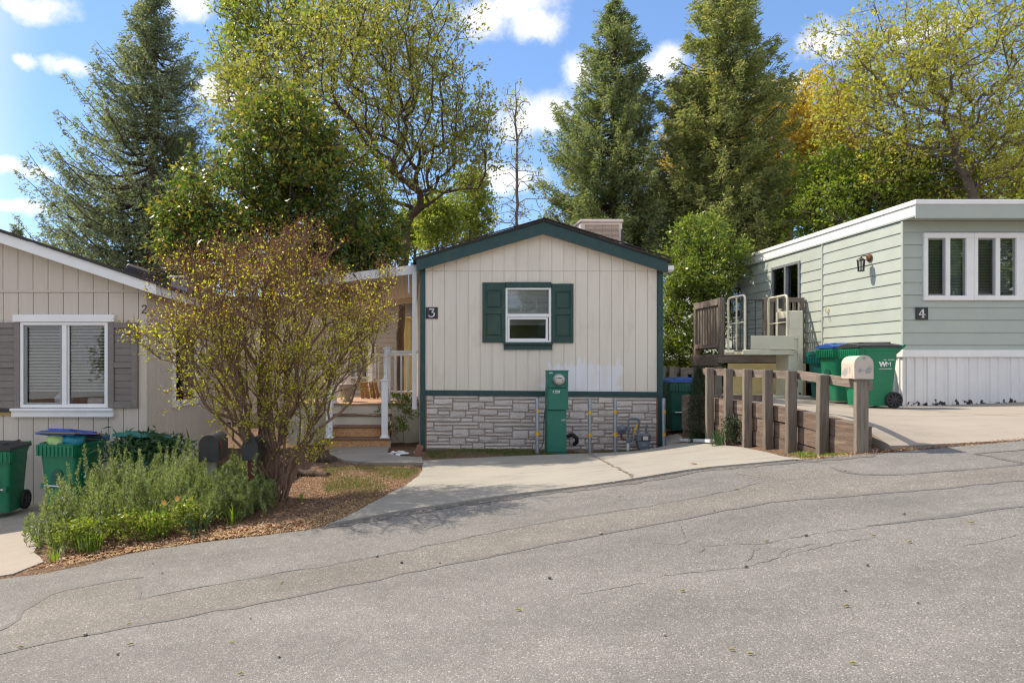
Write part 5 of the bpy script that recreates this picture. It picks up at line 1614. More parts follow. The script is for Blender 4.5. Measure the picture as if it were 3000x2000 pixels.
MB().lathe((lx, ly, lz - 0.08), (0, 0, 1), [(0, 0.042), (0.16, 0.054)], 6).build('lantern_glass', M['glass_dusty'], wl)
# loop of cord on a hook
hk = thing('cord_hook', 'yellow cord tied to a hook on the pale green wall', 'hook', (X4, 12.85, 2.6))
m = MB()
m.tube([(X4 - 0.03 - 0.01 * math.sin(i), 12.87 + 0.035 * math.sin(i * 0.9), 2.66 + 0.05 * math.cos(i * 0.9)) for i in range(9)], 0.006, 5); m.build('cord', M['fabric_yellow'], hk)
MB().tube([(X4 - 0.03, 12.87, 2.64), (X4 - 0.035, 12.83, 2.56), (X4 - 0.03, 12.8, 2.5), (X4 - 0.03, 12.84, 2.48)], 0.005, 5).build('cord_tail', M['galv'], hk)

# ================================================================ deck of the green home
DKZ = 1.84
dk = thing('deck', 'weathered brown wooden deck with slatted railing beside the green home', 'deck', (7, 14.2, 0.9))
for i in range(9):
    ya = 13.55 + i * 0.145
    MB().box(6.13, 7.86, ya, ya + 0.138, DKZ - 0.03, DKZ, 0.003).build('deck_board', M['wood_x'], dk)
MB().box(6.14, 7.86, 13.56, 13.60, DKZ - 0.17, DKZ - 0.031, 0.004).build('rim_board', M['wood_x'], dk)
MB().box(6.12, 6.16, 13.601, 14.85, DKZ - 0.23, DKZ - 0.031, 0.004).build('rim_board', M['wood_y'], dk)
for x, y in ((6.2, 13.68), (6.2, 14.75), (7.75, 13.68)):
    MB().box(x - 0.045, x + 0.045, y - 0.045, y + 0.045, 0.95, DKZ - 0.031, 0.004).build('support_post', M['wood_grey'], dk)
def dpost(x, y, w=0.09, top=2.97):
    MB().box(x - w / 2, x + w / 2, y - w / 2, y + w / 2, DKZ, top, 0.005).build('railing_post', M['wood_grey'], dk)
dpost(6.22, 13.62); dpost(6.22, 14.80); dpost(7.10, 13.62); dpost(7.82, 13.62, 0.08)
MB().box(6.17, 6.205, 13.67, 14.755, 2.83, 2.96, 0.004).build('top_rail', M['wood_y'], dk)
MB().box(6.17, 6.205, 13.67, 14.755, 1.98, 2.07, 0.004).build('bottom_rail', M['wood_y'], dk)
for k in range(8):
    y = 13.74 + k * 0.128
    MB().box(6.207, 6.24, y, y + 0.07, 1.95, 2.90, 0.003).build('slat', M['wood_grey'], dk)
MB().box(7.148, 7.86, 13.59, 13.63, 2.88, 2.97, 0.004).build('top_rail', M['wood_x'], dk)
for k in range(5):
    x = 7.2 + k * 0.115
    MB().box(x, x + 0.06, 13.632, 13.66, 1.9, 2.879, 0.003).build('slat', M['wood_grey'], dk)
# black wire grid panel
gp = MB()
for i in range(6): gp.cyl((6.29 + i * 0.152, 13.62, 1.95), (6.29 + i * 0.152, 13.62, 2.93), 0.009, n=6)
for z in (1.95, 2.93): gp.cyl((6.27, 13.62, z), (7.06, 13.62, z), 0.012, n=6)
for i in range(5): gp.cyl((6.27, 13.628, 2.1 + i * 0.165), (7.06, 13.628, 2.1 + i * 0.165), 0.004, n=5)
gp.build('wire_panel', M['black_metal'], dk)
MB().box(6.30, 7.38, 13.50, 13.53, 0.95, DKZ - 0.18, 0.003).build('skirt_panel', M['yellow_panel'], dk, label='yellow plywood skirt panel')
MB().box(7.405, 7.84, 13.50, 13.53, 0.95, DKZ - 0.18, 0.003).build('skirt_panel', M['yellow_panel'], dk, label='yellow plywood skirt panel')
MB().box(7.385, 7.40, 13.48, 13.52, 0.95, DKZ - 0.18).build('skirt_gap', M['dark'], dk)

# ================================================================ porch lift
lf = thing('porch_lift', 'almond painted wheelchair lift with tube rails raised to the deck', 'lift', (6.8, 12.95, 1.02))
def hoop(x):
    z0, z1 = 1.9, 2.92
    pts = [(x, 13.28, z0)] + [(x, 13.28 - 0.07 * (1 - math.cos(t)), z1 - 0.07 + 0.07 * math.sin(t)) for t in np.linspace(0, math.pi / 2, 5)] + [(x, 12.62 + 0.07 * (1 - math.cos(t)), z1 - 0.07 + 0.07 * math.sin(t)) for t in np.linspace(math.pi / 2, 0, 5)] + [(x, 12.62, z0)]
    MB().tube(pts, 0.02, 8).build('guard_rail', M['lift'], lf)
    MB().cyl((x, 12.95, z0), (x, 12.95, z1), 0.015, n=8).build('guard_bar', M['lift'], lf)
    MB().cyl((x, 12.62, 2.42), (x, 13.28, 2.42), 0.012, n=8).build('guard_bar', M['lift'], lf)
hoop(6.2); hoop(6.98)
MB().box(6.16, 7.06, 12.6, 13.32, 1.82, 1.875, 0.006).build('platform', M['lift'], lf)
MB().box(6.14, 7.08, 12.57, 12.599, 1.815, 1.91, 0.005).build('platform_edge', M['lift'], lf)
MB().box(6.14, 6.46, 12.55, 12.569, 1.82, 1.90, 0.006).build('hinge_block', M['lift'], lf)
m = MB(); m.obox((6.67, 12.555, 2.04), (0.395, 0.007, 0.125), Matrix.Rotation(0.06, 3, 'X'), 0.003); m.build('toe_flap', M['lift'], lf)
tw = MB().box(7.0, 7.262, 12.6, 13.05, 1.03, 2.63, 0.01).build('tower', M['lift'], lf)
MB().box(7.0 - 0.012, 7.0 - 0.001, 12.66, 12.98, 1.95, 2.5, 0.002).build('tower_slot', M['dark'], tw)
MB().box(7.02, 7.24, 12.594, 12.599, 2.30, 2.60, 0.002).build('cover_plate', M['lift'], tw)
MB().box(7.085, 7.165, 12.594, 12.599, 1.235, 1.325, 0.001).build('warning_label', M['bin_teal'], tw)
MB().cyl((7.2, 12.599, 1.1), (7.2, 12.59, 1.1), 0.02, n=10).build('knob', M['black'], tw)
MB().tube([(6.62, 12.55, 1.925), (7.0, 12.55, 1.925), (7.10, 12.55, 1.91), (7.15, 12.555, 1.86), (7.165, 12.57, 1.78), (7.165, 12.59, 1.62)], 0.013, 8).build('safety_arm', M['lift'], lf)
MB().tube([(7.06, 12.58, 2.12), (7.16, 12.58, 2.13), (7.17, 12.58, 2.10), (7.17, 12.58, 1.72)], 0.014, 8).build('grab_bar', M['lift'], lf)
MB().box(6.05, 7.35, 12.5, 13.4, 1.02, 1.06, 0.006).build('base_plate', M['lift'], lf)
MB().cyl((7.05, 13.0, 1.9), (7.05, 13.0, 2.85), 0.025, n=8).build('control_post', M['lift'], lf)
MB().box(7.02, 7.09, 12.95, 13.05, 2.70, 2.90, 0.012).build('control_box', M['black'], lf)

# ================================================================ timber retaining wall, post and rail
rw = thing('retaining_wall', 'brown stacked timber retaining wall below the green home driveway', 'wall', (4.5, 8.3, 0.6))
joints = {0: [6.70, 8.05, 9.4, 11.2], 1: [6.70, 7.4, 9.0, 11.2], 2: [6.70, 8.6, 10.0, 11.2]}
def ztop(y): return CZ - np.interp(y, [6.55, 6.95, 7.9, 9.0, 11.2], [0.60, 0.57, 0.49, 0.46, 0.47])
for c in range(3):
    js = joints[c]
    for a, b in zip(js[:-1], js[1:]):
        m = MB()
        t0, t1 = ztop(a) - c * 0.185, ztop(b) - c * 0.185
        off = random.uniform(-0.008, 0.008)
        m.prism([(4.46 + off, b - 0.003, t1 - 0.18), (4.46 + off, a + 0.003, t0 - 0.18), (4.46 + off, a + 0.003, t0), (4.46 + off, b - 0.003, t1)], (0.08, 0, 0))
        m.build('timber', M['timber'], rw)
for c in range(4):
    MB().box(4.55, 5.84, 11.20, 11.28, float(ztop(11.2)) - c * 0.185 - 0.18, float(ztop(11.2)) - c * 0.185, 0.004).build('timber', M['timber'], rw)
pf = thing('post_and_rail_fence', 'row of weathered square posts with a top rail along the timber wall', 'fence', (4.39, 8.3, 0.6))
posts = [(2081, 1077, 1275), (2135, 1079, 1280), (2189, 1081, 1300), (2251, 1082, 1312), (2320, 1085, 1326), (2410, 1097, 1327)]
tops = []
for k, (pxx, pt, pb) in enumerate(posts):
    D = 4.39 * F / (pxx - PX)
    z_t = CZ - (pt - PY) / F * D
    z_b = zl(4.38, D) - 0.05
    tops.append((D, z_t))
    m = MB()
    Mr = Matrix.Rotation(random.uniform(-0.06, 0.06), 3, 'Z') @ Matrix.Rotation(random.uniform(-0.012, 0.012), 3, 'Y')
    m.obox((4.385 + random.uniform(-0.006, 0.006), D, (z_t + z_b) / 2), (0.052, 0.036, (z_t - z_b) / 2), Mr, 0.006)
    m.build('post', M['wood_grey'], pf)
mp = (6.67, CZ - (1112 - PY) / F * 6.67)
rail_pts = [(11.2, tops[0][1])] + tops + [mp]
for (da, za), (db, zb) in ((rail_pts[0], rail_pts[5]), (rail_pts[5], (6.62, mp[1] - 0.0))):
    m = MB()
    x0 = 4.452
    m.prism([(x0, da, za - 0.10), (x0, db, zb - 0.10), (x0, db, zb - 0.005), (x0, da, za - 0.005)], (0.038, 0, 0))
    m.build('rail', M['wood_y'], pf)
# picket fence farther back between the homes
bf = thing('board_fence', 'dark weathered board fence behind the bin between the homes', 'fence', (5.4, 13.0, 0.4))
MB().box(4.5, 6.05, 13.06, 13.10, 1.46, 1.58, 0.004).build('rail', M['wood_x'], bf)
for k in range(7):
    x = 4.52 + k * 0.215
    MB().box(x, x + 0.14, 13.0, 13.055, 0.3, 1.60 - random.uniform(0, 0.03), 0.005).build('fence_board', M['wood_grey'], bf)

# ================================================================ mailboxes
def mailbox(name, label, x, y, zb, w, h, l, mat, rot, post, flag=True, group=None):
    """zb: underside of the box; front faces -Y before turning"""
    t = thing(name, label, 'mailbox', (x, y, zb), group, rot, local=True)
    prof = [(-w / 2, 0), (w / 2, 0), (w / 2, h - w / 2)] + [(w / 2 * math.cos(a), h - w / 2 + w / 2 * math.sin(a)) for a in np.linspace(0, math.pi, 13)[1:-1]] + [(-w / 2, h - w / 2)]
    m = MB()
    n = len(prof)
    r0 = len(m.v)
    m.v += [(p[0], 0.012, p[1]) for p in prof] + [(p[0], l, p[1]) for p in prof]
    for i in range(n):
        j = (i + 1) % n
        m.face((r0 + j, r0 + i, r0 + n + i, r0 + n + j), 2 <= i < n - 1)
    m.poly([(p[0], l, p[1]) for p in reversed(prof)]); m.poly([(p[0], 0.012, p[1]) for p in prof])
    m.build('box', mat, t)
    s = 1.03
    MB().prism([(p[0] * s, 0.0, (p[1] - h / 2) * s + h / 2) for p in prof], (0, 0.022, 0)).build('door', mat, t)
    MB().cyl((0, -0.012, h * 0.9), (0, 0.0, h * 0.9), 0.010, n=10).build('latch', mat if mat is not M['mail_white'] else M['galv'], t)
    if flag:
        m = MB(); m.box(w / 2 + 0.002, w / 2 + 0.006, 0.10, 0.13, h * 0.40, h * 0.72, 0.001); m.box(w / 2 + 0.002, w / 2 + 0.006, 0.06, 0.10, h * 0.60, h * 0.72, 0.001)
        m.build('flag', M['red_flag'], t)
    pw, pd, pmat, depth, py = post
    m = MB(); m.box(-pw / 2, pw / 2, py, py + pd, -depth, -0.001, 0.006); m.build('post', pmat, t)
    return t
y_ = 7.1
a = P(611, 1352, y_)
mailbox('mailbox', 'large black mailbox on a pale post in the rosemary', a.x, y_, a.z, 0.20, 0.272, 0.52, M['black_box'], R(4), (0.10, 0.10, M['pale_post'], 0.75, 0.12), group='mailboxes')
y_ = 7.0
a = P(732, 1348, y_)
mailbox('mailbox', 'small black mailbox on a red brown post beside the myrtle', a.x, y_, a.z, 0.160, 0.222, 0.46, M['black_box'], R(-3), (0.085, 0.085, M['red_post'], 0.78, 0.06), flag=False, group='mailboxes')
y_ = 6.60
a = P(2531, 1109, y_)
mailbox('mailbox', 'chipped off-white mailbox on the last weathered fence post', a.x, y_, a.z, 0.160, 0.224, 0.33, M['mail_white'], R(-13), (0.108, 0.075, M['wood_grey'], 0.80, 0.03), flag=False, group='mailboxes')

# ================================================================ wheelie bins
def bin_(label, x, y, z, rot, w=0.58, d=0.70, h=0.98, body='bin_green', lid='black', lid_open=0.0, logo=False, tipf=0.0, group='wheelie bins'):
    """front faces -Y; y is the middle of the body"""
    t = thing('wheelie_bin', label, 'bin', (x, y, z), group, rot, local=True)
    Bm, Lm = M[body], M[lid]
    hb = h * 0.90
    m = MB()
    tw, tb = 0.80, 0.78      # taper
    def ring(s_, z_, sh=0.0, rc=0.05):
        X_, Y_ = w / 2 * s_, d / 2 * s_
        out = []
        for cx_, cy_, a0 in ((X_ - rc, -Y_ + rc, -90), (X_ - rc, Y_ - rc, 0), (-X_ + rc, Y_ - rc, 90), (-X_ + rc, -Y_ + rc, 180)):
            for k in range(4):
                a_ = R(a0 + 30 * k)
                out.append((cx_ + rc * math.cos(a_), cy_ + rc * math.sin(a_) + sh, z_))
        return out
    rings = [ring(0.78, 0.03), ring(0.80, 0.10), ring(0.90, hb * 0.62), ring(0.955, hb * 0.84), ring(0.965, hb * 0.93), ring(0.97, hb)]
    n = 16
    for r_ in rings: m.v += r_
    for i in range(len(rings) - 1):
        for k in range(n):
            j = (k + 1) % n
            m.face((i * n + k, i * n + j, (i + 1) * n + j, (i + 1) * n + k), True)
    m.poly(list(reversed(rings[0])))
    inner = ring(0.92, hb - 0.002)
    m.poly(ring(0.90, hb * 0.80))
    m.build('body', Bm, t)
    # rolled rim
    m = MB()
    r1, r2, r3, r4 = ring(0.972, hb - 0.05), ring(1.0, hb - 0.045), ring(1.0, hb), ring(0.93, hb)
    m.v += r1 + r2 + r3 + r4
    for i in range(3):
        for k in range(n):
            j = (k + 1) % n
            m.face((i * n + k, i * n + j, (i + 1) * n + j, (i + 1) * n + k), False)
    m.build('rim', Bm, t)
    # ribbed skirt under the front rim
    m = MB()
    fy = -d / 2
    m.prism([(-w / 2 * 0.96, fy - 0.035, hb - 0.02), (-w / 2 * 0.90, fy - 0.03, hb - 0.155), (w / 2 * 0.90, fy - 0.03, hb - 0.155), (w / 2 * 0.96, fy - 0.035, hb - 0.02)], (0, 0.06, 0))
    for s_ in (-1, 1):      # returns along the sides
        xo = s_ * w / 2
        pts = [(xo * 1.005, fy - 0.03, hb - 0.02), (xo * 0.985, fy - 0.028, hb - 0.155), (xo * 0.985, fy + 0.10, hb - 0.155), (xo * 1.0, fy + 0.15, hb - 0.06), (xo * 1.005, fy + 0.23, hb - 0.02)]
        m.prism(pts if s_ < 0 else list(reversed(pts)), (-s_ * 0.03, 0, 0))
    sk_ = m.build('front_skirt', Bm, t)
    m = MB()
    for k in range(9):
        xk = -w * 0.42 + k * w * 0.105
        m.obox((xk, fy - 0.038, hb - 0.09), (0.006, 0.008, 0.06), None, 0.002)
    for k in range(4):
        for s_ in (-1, 1):
            m.obox((s_ * w * 0.5, fy + 0.0 + k * 0.035, hb - 0.09), (0.007, 0.005, 0.06), None, 0.002)
    m.build('rib', Bm, sk_, kind='stuff')
    # arch recess and lift bar on the front
    zb_ = h * 0.36
    m = MB()
    yfb = -d / 2 * 0.865
    arch = [(-0.085, zb_ - 0.01), (0.085, zb_ - 0.01), (0.085, zb_ + 0.12)] + [(0.085 * math.cos(a_), zb_ + 0.12 + 0.085 * math.sin(a_)) for a_ in np.linspace(0, math.pi, 9)[1:-1]] + [(-0.085, zb_ + 0.12)]
    m.prism([(p[0], yfb - 0.024, p[1]) for p in arch], (0, 0.03, 0)); m.build('recess', M['bin_dark'], t)
    MB().cyl((-w * 0.36, yfb - 0.04, zb_), (w * 0.36, yfb - 0.04, zb_), 0.013, n=10).build('lift_bar', M['chrome'], t)
    for s_ in (-1, 1): MB().box(s_ * w * 0.36 - 0.02, s_ * w * 0.36 + 0.02, yfb - 0.058, yfb + 0.02, zb_ - 0.03, zb_ + 0.03, 0.005).build('bar_bracket', Bm, t)
    # lid, hinged at the back
    Mx = Matrix.Rotation(lid_open, 3, 'X')
    hy, hz = d / 2 + 0.02, hb + 0.02
    def lp_(x_, yy_, zz_):
        v_ = Mx @ Vector((x_, yy_ - hy, zz_))
        return (v_.x, v_.y + hy, v_.z + hz)
    m = MB()
    y0_, y1_ = -d / 2 - 0.035, d / 2 + 0.03
    rows = 7
    gridp = []
    for i in range(rows):
        f = i / (rows - 1)
        yy_ = y0_ + (y1_ - y0_) * f
        dome = 0.030 + 0.03 * math.sin(math.pi * min(max(f, 0), 1))
        gridp.append([lp_(-w / 2 - 0.012, yy_, -0.02), lp_(-w / 2 - 0.006, yy_, 0.012), lp_(-w * 0.36, yy_, dome), lp_(0, yy_, dome + 0.012), lp_(w * 0.36, yy_, dome), lp_(w / 2 + 0.006, yy_, 0.012), lp_(w / 2 + 0.012, yy_, -0.02)])
    for i in range(rows - 1):
        for k in range(6):
            m.quad(gridp[i][k], gridp[i][k + 1], gridp[i + 1][k + 1], gridp[i + 1][k], False)
    m.poly(list(reversed(gridp[0]))); m.poly(gridp[-1])
    for i in range(rows - 1):
        m.quad(gridp[i + 1][0], gridp[i + 1][6], gridp[i][6], gridp[i][0])
    ld = m.build('lid', Lm, t)
    m = MB()
    q0 = [lp_(-w * 0.30, y0_ + 0.10, 0.05), lp_(w * 0.30, y0_ + 0.10, 0.05)]
    m.tube([q0[0], q0[1]], 0.016, 6); m.tube([lp_(-w * 0.30, y0_ + 0.10, 0.05), lp_(-w * 0.30, y1_ - 0.1, 0.055)], 0.014, 6); m.tube([lp_(w * 0.30, y0_ + 0.10, 0.05), lp_(w * 0.30, y1_ - 0.1, 0.055)], 0.014, 6)
    m.build('lid_ridge', Lm, ld)
    # handle at the back
    m = MB()
    for s_ in (-1, 1):
        m.prism([(s_ * w * 0.42, d / 2 - 0.01, hb - 0.10), (s_ * w * 0.42, d / 2 + 0.11, hb + 0.01), (s_ * w * 0.42, d / 2 + 0.12, hb + 0.05), (s_ * w * 0.42, d / 2 - 0.01, hb - 0.01)], (-s_ * 0.025, 0, 0))
    m.cyl((-w * 0.42, d / 2 + 0.105, hb + 0.03), (w * 0.42, d / 2 + 0.105, hb + 0.03), 0.016, n=8); m.build('handle', Bm, t)
    # wheels
    for s_ in (-1, 1):
        xo = s_ * (w * 0.36)
        rr = 0.125
        c_ = Vector((xo, d / 2 * 0.80, rr))
        wh = MB().lathe(c_, (s_, 0, 0), [(0, 0), (0, rr - 0.01), (0.01, rr), (0.05, rr), (0.06, rr - 0.012), (0.06, rr * 0.80), (0.045, rr * 0.76)], 24).build('wheel', M['rubber'], t)
        m = MB()
        for k in range(9):
            a_ = 2 * math.pi * k / 9
            dirv = Vector((0, math.cos(a_), math.sin(a_)))
            m.obox(c_ + Vector((s_ * 0.05, 0, 0)) + dirv * rr * 0.48, (0.008, 0.014, rr * 0.34), Matrix.Rotation(a_ - math.pi / 2, 3, 'X'), 0.002)
        m.lathe(c_ + Vector((s_ * 0.035, 0, 0)), (s_, 0, 0), [(0, rr * 0.26), (0.025, rr * 0.25), (0.03, rr * 0.15), (0.03, 0)], 12)
        m.build('hub_spokes', M['black'], wh)
        MB().lathe(c_ + Vector((s_ * 0.04, 0, 0)), (s_, 0, 0), [(0, rr * 0.8), (0.001, 0)], 24).build('wheel_disc', M['rubber'], wh)
    MB().cyl((-w * 0.40, d / 2 * 0.80, 0.125), (w * 0.40, d / 2 * 0.80, 0.125), 0.012, n=8).build('axle', M['black_metal'], t)
    if logo:
        xs_ = w / 2 * 0.935
        za_ = hb * 0.70
        rotm = (R(90), 0, R(90))
        tl = math.atan2(w * 0.045, hb * 0.25)
        def side_text(body_, size, yy_, zz_, bold=0.0, sx=1.0):
            xx_ = w / 2 * np.interp(zz_, [0.1, hb * 0.62, hb * 0.84, hb * 0.93], [0.80, 0.90, 0.955, 0.965]) + 0.004
            text_obj(body_, size, 'printing', M['text_white'], t, (xx_, yy_, zz_), (R(90), 0, R(90)), 0.001, bold, sx)
        side_text('W', 0.10, 0.055, hb * 0.72, 0.006, 1.0)
        side_text('M', 0.10, 0.14, hb * 0.72, 0.0, 1.0)
        side_text('0421  3821870', 0.026, 0.14, hb * 0.795, 0.0004)
        side_text('WASTE MANAGEMENT', 0.018, 0.10, hb * 0.648, 0.0006)
    return t

# right-hand bins beside the green home
bin_('green bin with black lid and white lettering nearest the white skirting', 7.19, 10.68, float(zpad(7.1, 10.7)), R(-93), 0.52, 0.58, 1.03, logo=True, group='bins of the green home')
bin_('green bin with blue lid standing half behind the black lidded bin', 7.34, 11.55, float(zpad(7.0, 11.6)), R(-92), 0.50, 0.58, 1.02, lid='lid_blue', group='bins of the green home')
bin_('small dark teal bin farthest back by the lift', 7.46, 12.25, float(zpad(7.4, 12.3)), R(-84), 0.40, 0.42, 0.88, body='bin_teal', lid='bin_teal', group='bins of the green home')
bin_('dark green bin with a grey blue lid in the shade behind the cream home', 4.86, 12.3, zl(4.86, 12.3) + 0.01, R(-4), 0.52, 0.58, 0.98, body='bin_dark', lid='lid_blue')
# left-hand bins beside the tan home
zb2 = float(zlow(-4.9, 8.7)) + 0.03
bin_('green bin with closed black lid at the left edge of the parking pad', -5.16, 8.62, zb2, R(5), 0.48, 0.50, 0.90, group='bins of the tan home')
bin_('overfull green bin with raised blue lid showing trash bags', -4.27, 8.66, zb2 + 0.02, R(-14), 0.54, 0.58, 0.97, lid='lid_blue', lid_open=-0.17, group='bins of the tan home')
bin_('dark teal bin stuffed with green garden cuttings behind the rosemary', -3.35, 8.72, zb2 + 0.05, R(-20), 0.52, 0.58, 0.88, body='bin_teal', lid='bin_teal', lid_open=-0.20, group='bins of the tan home')
for label, mat, c, h_ in (('lime green trash bag bulging from the blue lidded bin', 'bag_green', (-4.36, 8.44, zb2 + 0.925), (0.11, 0.08, 0.085)), ('blue trash bag bulging from the blue lidded bin', 'bag_teal', (-4.13, 8.42, zb2 + 0.93), (0.13, 0.09, 0.09))):
    m = MB()
    nu, nv = 10, 7
    for j in range(nv):
        ph = math.pi * (j + 0.0) / (nv - 1)
        for i in range(nu):
            th = 2 * math.pi * i / nu
            k = 1 + 0.16 * math.sin(3 * th + j) + random.uniform(-0.08, 0.08)
            m.v.append((c[0] + h_[0] * k * math.sin(ph) * math.cos(th), c[1] + h_[1] * k * math.sin(ph) * math.sin(th), c[2] + h_[2] * k * math.cos(ph)))
    for j in range(nv - 1):
        for i in range(nu):
            i2 = (i + 1) % nu
            m.face((j * nu + i, (j + 1) * nu + i, (j + 1) * nu + i2, j * nu + i2), True)
    tag(m.build('trash_bag', M[mat]), label, 'trash bag')
cb = MB(); cb.obox((-4.23, 8.55, zb2 + 1.0), (0.29, 0.30, 0.006), Matrix.Rotation(-0.24, 3, 'Z') @ Matrix.Rotation(-0.12, 3, 'X'))
tag(cb.build('cardboard_sheet', M['cardboard']), 'flattened cardboard under the raised blue bin lid', 'cardboard')

# ================================================================ utilities in front of the cream home
def zg(x, y): return zl(x, y)
YM = 10.9
kk = F / YM
mx0, mx1 = (1604 - PX) / kk, (1662 - PX) / kk
mz = lambda py: CZ - (py - PY) / kk
mt = thing('meter_pedestal', 'tall green electric meter pedestal in front of the stone skirting', 'meter pedestal', ((mx0 + mx1) / 2, YM, mz(1332)))
def slab(py0, py1, xo0, xo1, y0, y1, name, b=0.006):
    return MB().box(mx0 + xo0, mx1 + xo1, YM + y0, YM + y1, mz(py1), mz(py0), b).build(name, M['meter_green'], mt)
slab(1201, 1335, 0.004, -0.004, 0.035, 0.26, 'lower_cabinet')
slab(1320, 1323, -0.002, 0.0, 0.022, 0.26, 'base_lip', 0.003)
slab(1137, 1200.5, 0.012, 0.016, 0.0, 0.26, 'breaker_door')
slab(1087, 1136.5, 0.018, 0.024, 0.03, 0.26, 'meter_section')
slab(1084.5, 1087.5, 0.012, 0.03, 0.02, 0.27, 'top_cap', 0.003)
cx_, cz_ = (1638 - PX) / kk, mz(1112)
gm = MB().lathe((cx_, YM + 0.03, cz_), (0, -1, 0), [(0, 0.098), (0.02, 0.098), (0.028, 0.09), (0.03, 0.088)], 28).build('meter_ring', M['galv'], mt)
MB().lathe((cx_, YM - 0.0005, cz_), (0, -1, 0), [(0, 0.088), (0.02, 0.086), (0.03, 0.078), (0.031, 0.0)], 28).build('dial', M['dial'], gm)
MB().lathe((cx_, YM - 0.001, cz_), (0, -1, 0), [(0, 0.0885), (0.05, 0.086), (0.065, 0.07), (0.07, 0.0)], 28).build('dome', M['glass'], gm)
m = MB(); m.box(cx_ - 0.03, cx_ + 0.035, YM - 0.0335, YM - 0.032, cz_ + 0.02, cz_ + 0.036); m.box(cx_ - 0.056, cx_ - 0.04, YM - 0.0335, YM - 0.032, cz_ + 0.02, cz_ + 0.032); m.box(cx_ + 0.04, cx_ + 0.055, YM - 0.0335, YM - 0.032, cz_ - 0.02, cz_ - 0.006); m.build('display', M['black'], gm)
st_ = MB().box(mx0 + 0.085, mx0 + 0.195, YM - 0.003, YM - 0.0005, mz(1150.5), mz(1143.5)).build('sticker', M['sticker'], mt)
m = MB(); m.lathe((mx0 + 0.108, YM - 0.0035, mz(1147)), (0, -1, 0), [(0, 0.014), (0.0008, 0.0)], 14); m.box(mx0 + 0.125, mx0 + 0.18, YM - 0.0045, YM - 0.0035, mz(1148), mz(1146)); m.build('sticker_print', M['black'], st_)
MB().box(mx0 + 0.03, mx0 + 0.09, YM + 0.027, YM + 0.0295, mz(1093), mz(1090.5)).build('sticker', M['sticker'], mt)
MB().box(mx1 - 0.085, mx1 - 0.012, YM + 0.032, YM + 0.0345, mz(1233), mz(1228)).build('name_plate', M['galv'], mt)
MB().cyl((cx_ + 0.04, YM + 0.03, mz(1131)), (cx_ + 0.04, YM + 0.02, mz(1131)), 0.006, n=8).build('seal', M['galv'], mt)
# stub of conduit curling out of the wall beside it
cs = thing('conduit_stub', 'grey rubber conduit curl behind the green meter pedestal', 'conduit', ((1671 - PX) / kk + 0.03, 11.45, 0.75))
m = MB(); ccx, ccz = x3(1671), z3(1282)
m.tube([(ccx - 0.05, Y3 - 0.02, ccz + 0.03), (ccx - 0.04, Y3 - 0.16, ccz + 0.06), (ccx, Y3 - 0.22, ccz + 0.07), (ccx + 0.05, Y3 - 0.23, ccz + 0.02), (ccx + 0.06, Y3 - 0.2, ccz - 0.05), (ccx + 0.03, Y3 - 0.14, ccz - 0.09)], 0.035, 10); m.build('curl', M['rubber'], cs)
# thin cable down the left side of the pedestal
cbx = thing('ground_cable', 'thin dark ground cable running down beside the meter pedestal', 'cable', (mx0 - 0.03, YM + 0.2, 0.2))
m = MB(); m.tube([(mx0 + 0.0, YM + 0.2, mz(1202)), (mx0 - 0.02, YM + 0.2, mz(1240)), (mx0 - 0.02, YM + 0.2, mz(1290)), (mx0 - 0.05, YM + 0.18, mz(1310)), (mx0 - 0.12, YM + 0.1, mz(1322)), (mx0 - 0.2, YM + 0.06, mz(1328))], 0.006, 6); m.build('cable', M['black'], cbx)

bl = [('grey steel bollard with yellow bands left of the green meter pedestal', 1574, 1165.6, 1335.7, 10.9), ('grey steel bollard with yellow bands right of the meter pedestal', 1728, 1169.7, 1327, 11.03),
      ('grey steel bollard with yellow bands touching the gas regulator', 1802, 1168, 1323, 11.15), ('grey steel bollard with yellow bands at the green house corner', 1945.5, 1167.3, 1312, 11.38)]
for lab, pxx, pt, pb, D in bl:
    a = P(pxx, pt, D)
    zb_ = zl(a.x, D) - 0.05
    t = thing('bollard', lab, 'bollard', (a.x, D, zb_), 'yellow banded bollards', local=False)
    r_ = 0.03
    MB().lathe((a.x, D, zb_), (random.uniform(-0.01, 0.01), 0, 1), [(0, r_), (a.z - zb_ - 0.012, r_), (a.z - zb_ - 0.004, r_ * 0.9), (a.z - zb_ + 0.006, r_ * 0.6), (a.z - zb_ + 0.01, 0)], 16).build('pipe', M['galv'], t)
    for py in ((pt + 38), (pt + 104)):
        zz = CZ - (py - PY) / F * D
        MB().cyl((a.x, D, zz - 0.028), (a.x, D, zz + 0.028), r_ + 0.0018, n=16, caps=False).build('band', M['yellow'], t)
# gas meter set
gs = thing('gas_meter', 'grey gas meter with regulator and looped pipe at the stone skirting', 'gas meter', (x3(1860), 11.35, 0.25))
YG = 11.38
kg = F / YG
gx = lambda px: (px - PX) / kg
gz = lambda py: CZ - (py - PY) / kg
MB().lathe((gx(1820.5), YG + 0.03, gz(1257)), (0, -1, 0), [(0, 0.06), (0.03, 0.075), (0.045, 0.082), (0.055, 0.082), (0.06, 0.07), (0.075, 0.055), (0.085, 0.02), (0.095, 0.018), (0.096, 0)], 24).build('regulator', M['gas_grey'], gs)
m = MB(); m.tube([(gx(1835), YG, gz(1257)), (gx(1841), YG, gz(1257)), (gx(1841), YG, gz(1230)), (gx(1842), YG, gz(1227)), (gx(1848), YG, gz(1225.5)), (gx(1866), YG, gz(1225.5)), (gx(1871), YG, gz(1229)), (gx(1871.5), YG, gz(1240)), (gx(1870), YG, gz(1266))], 0.017, 10); m.build('pipe_loop', M['gas_grey'], gs)
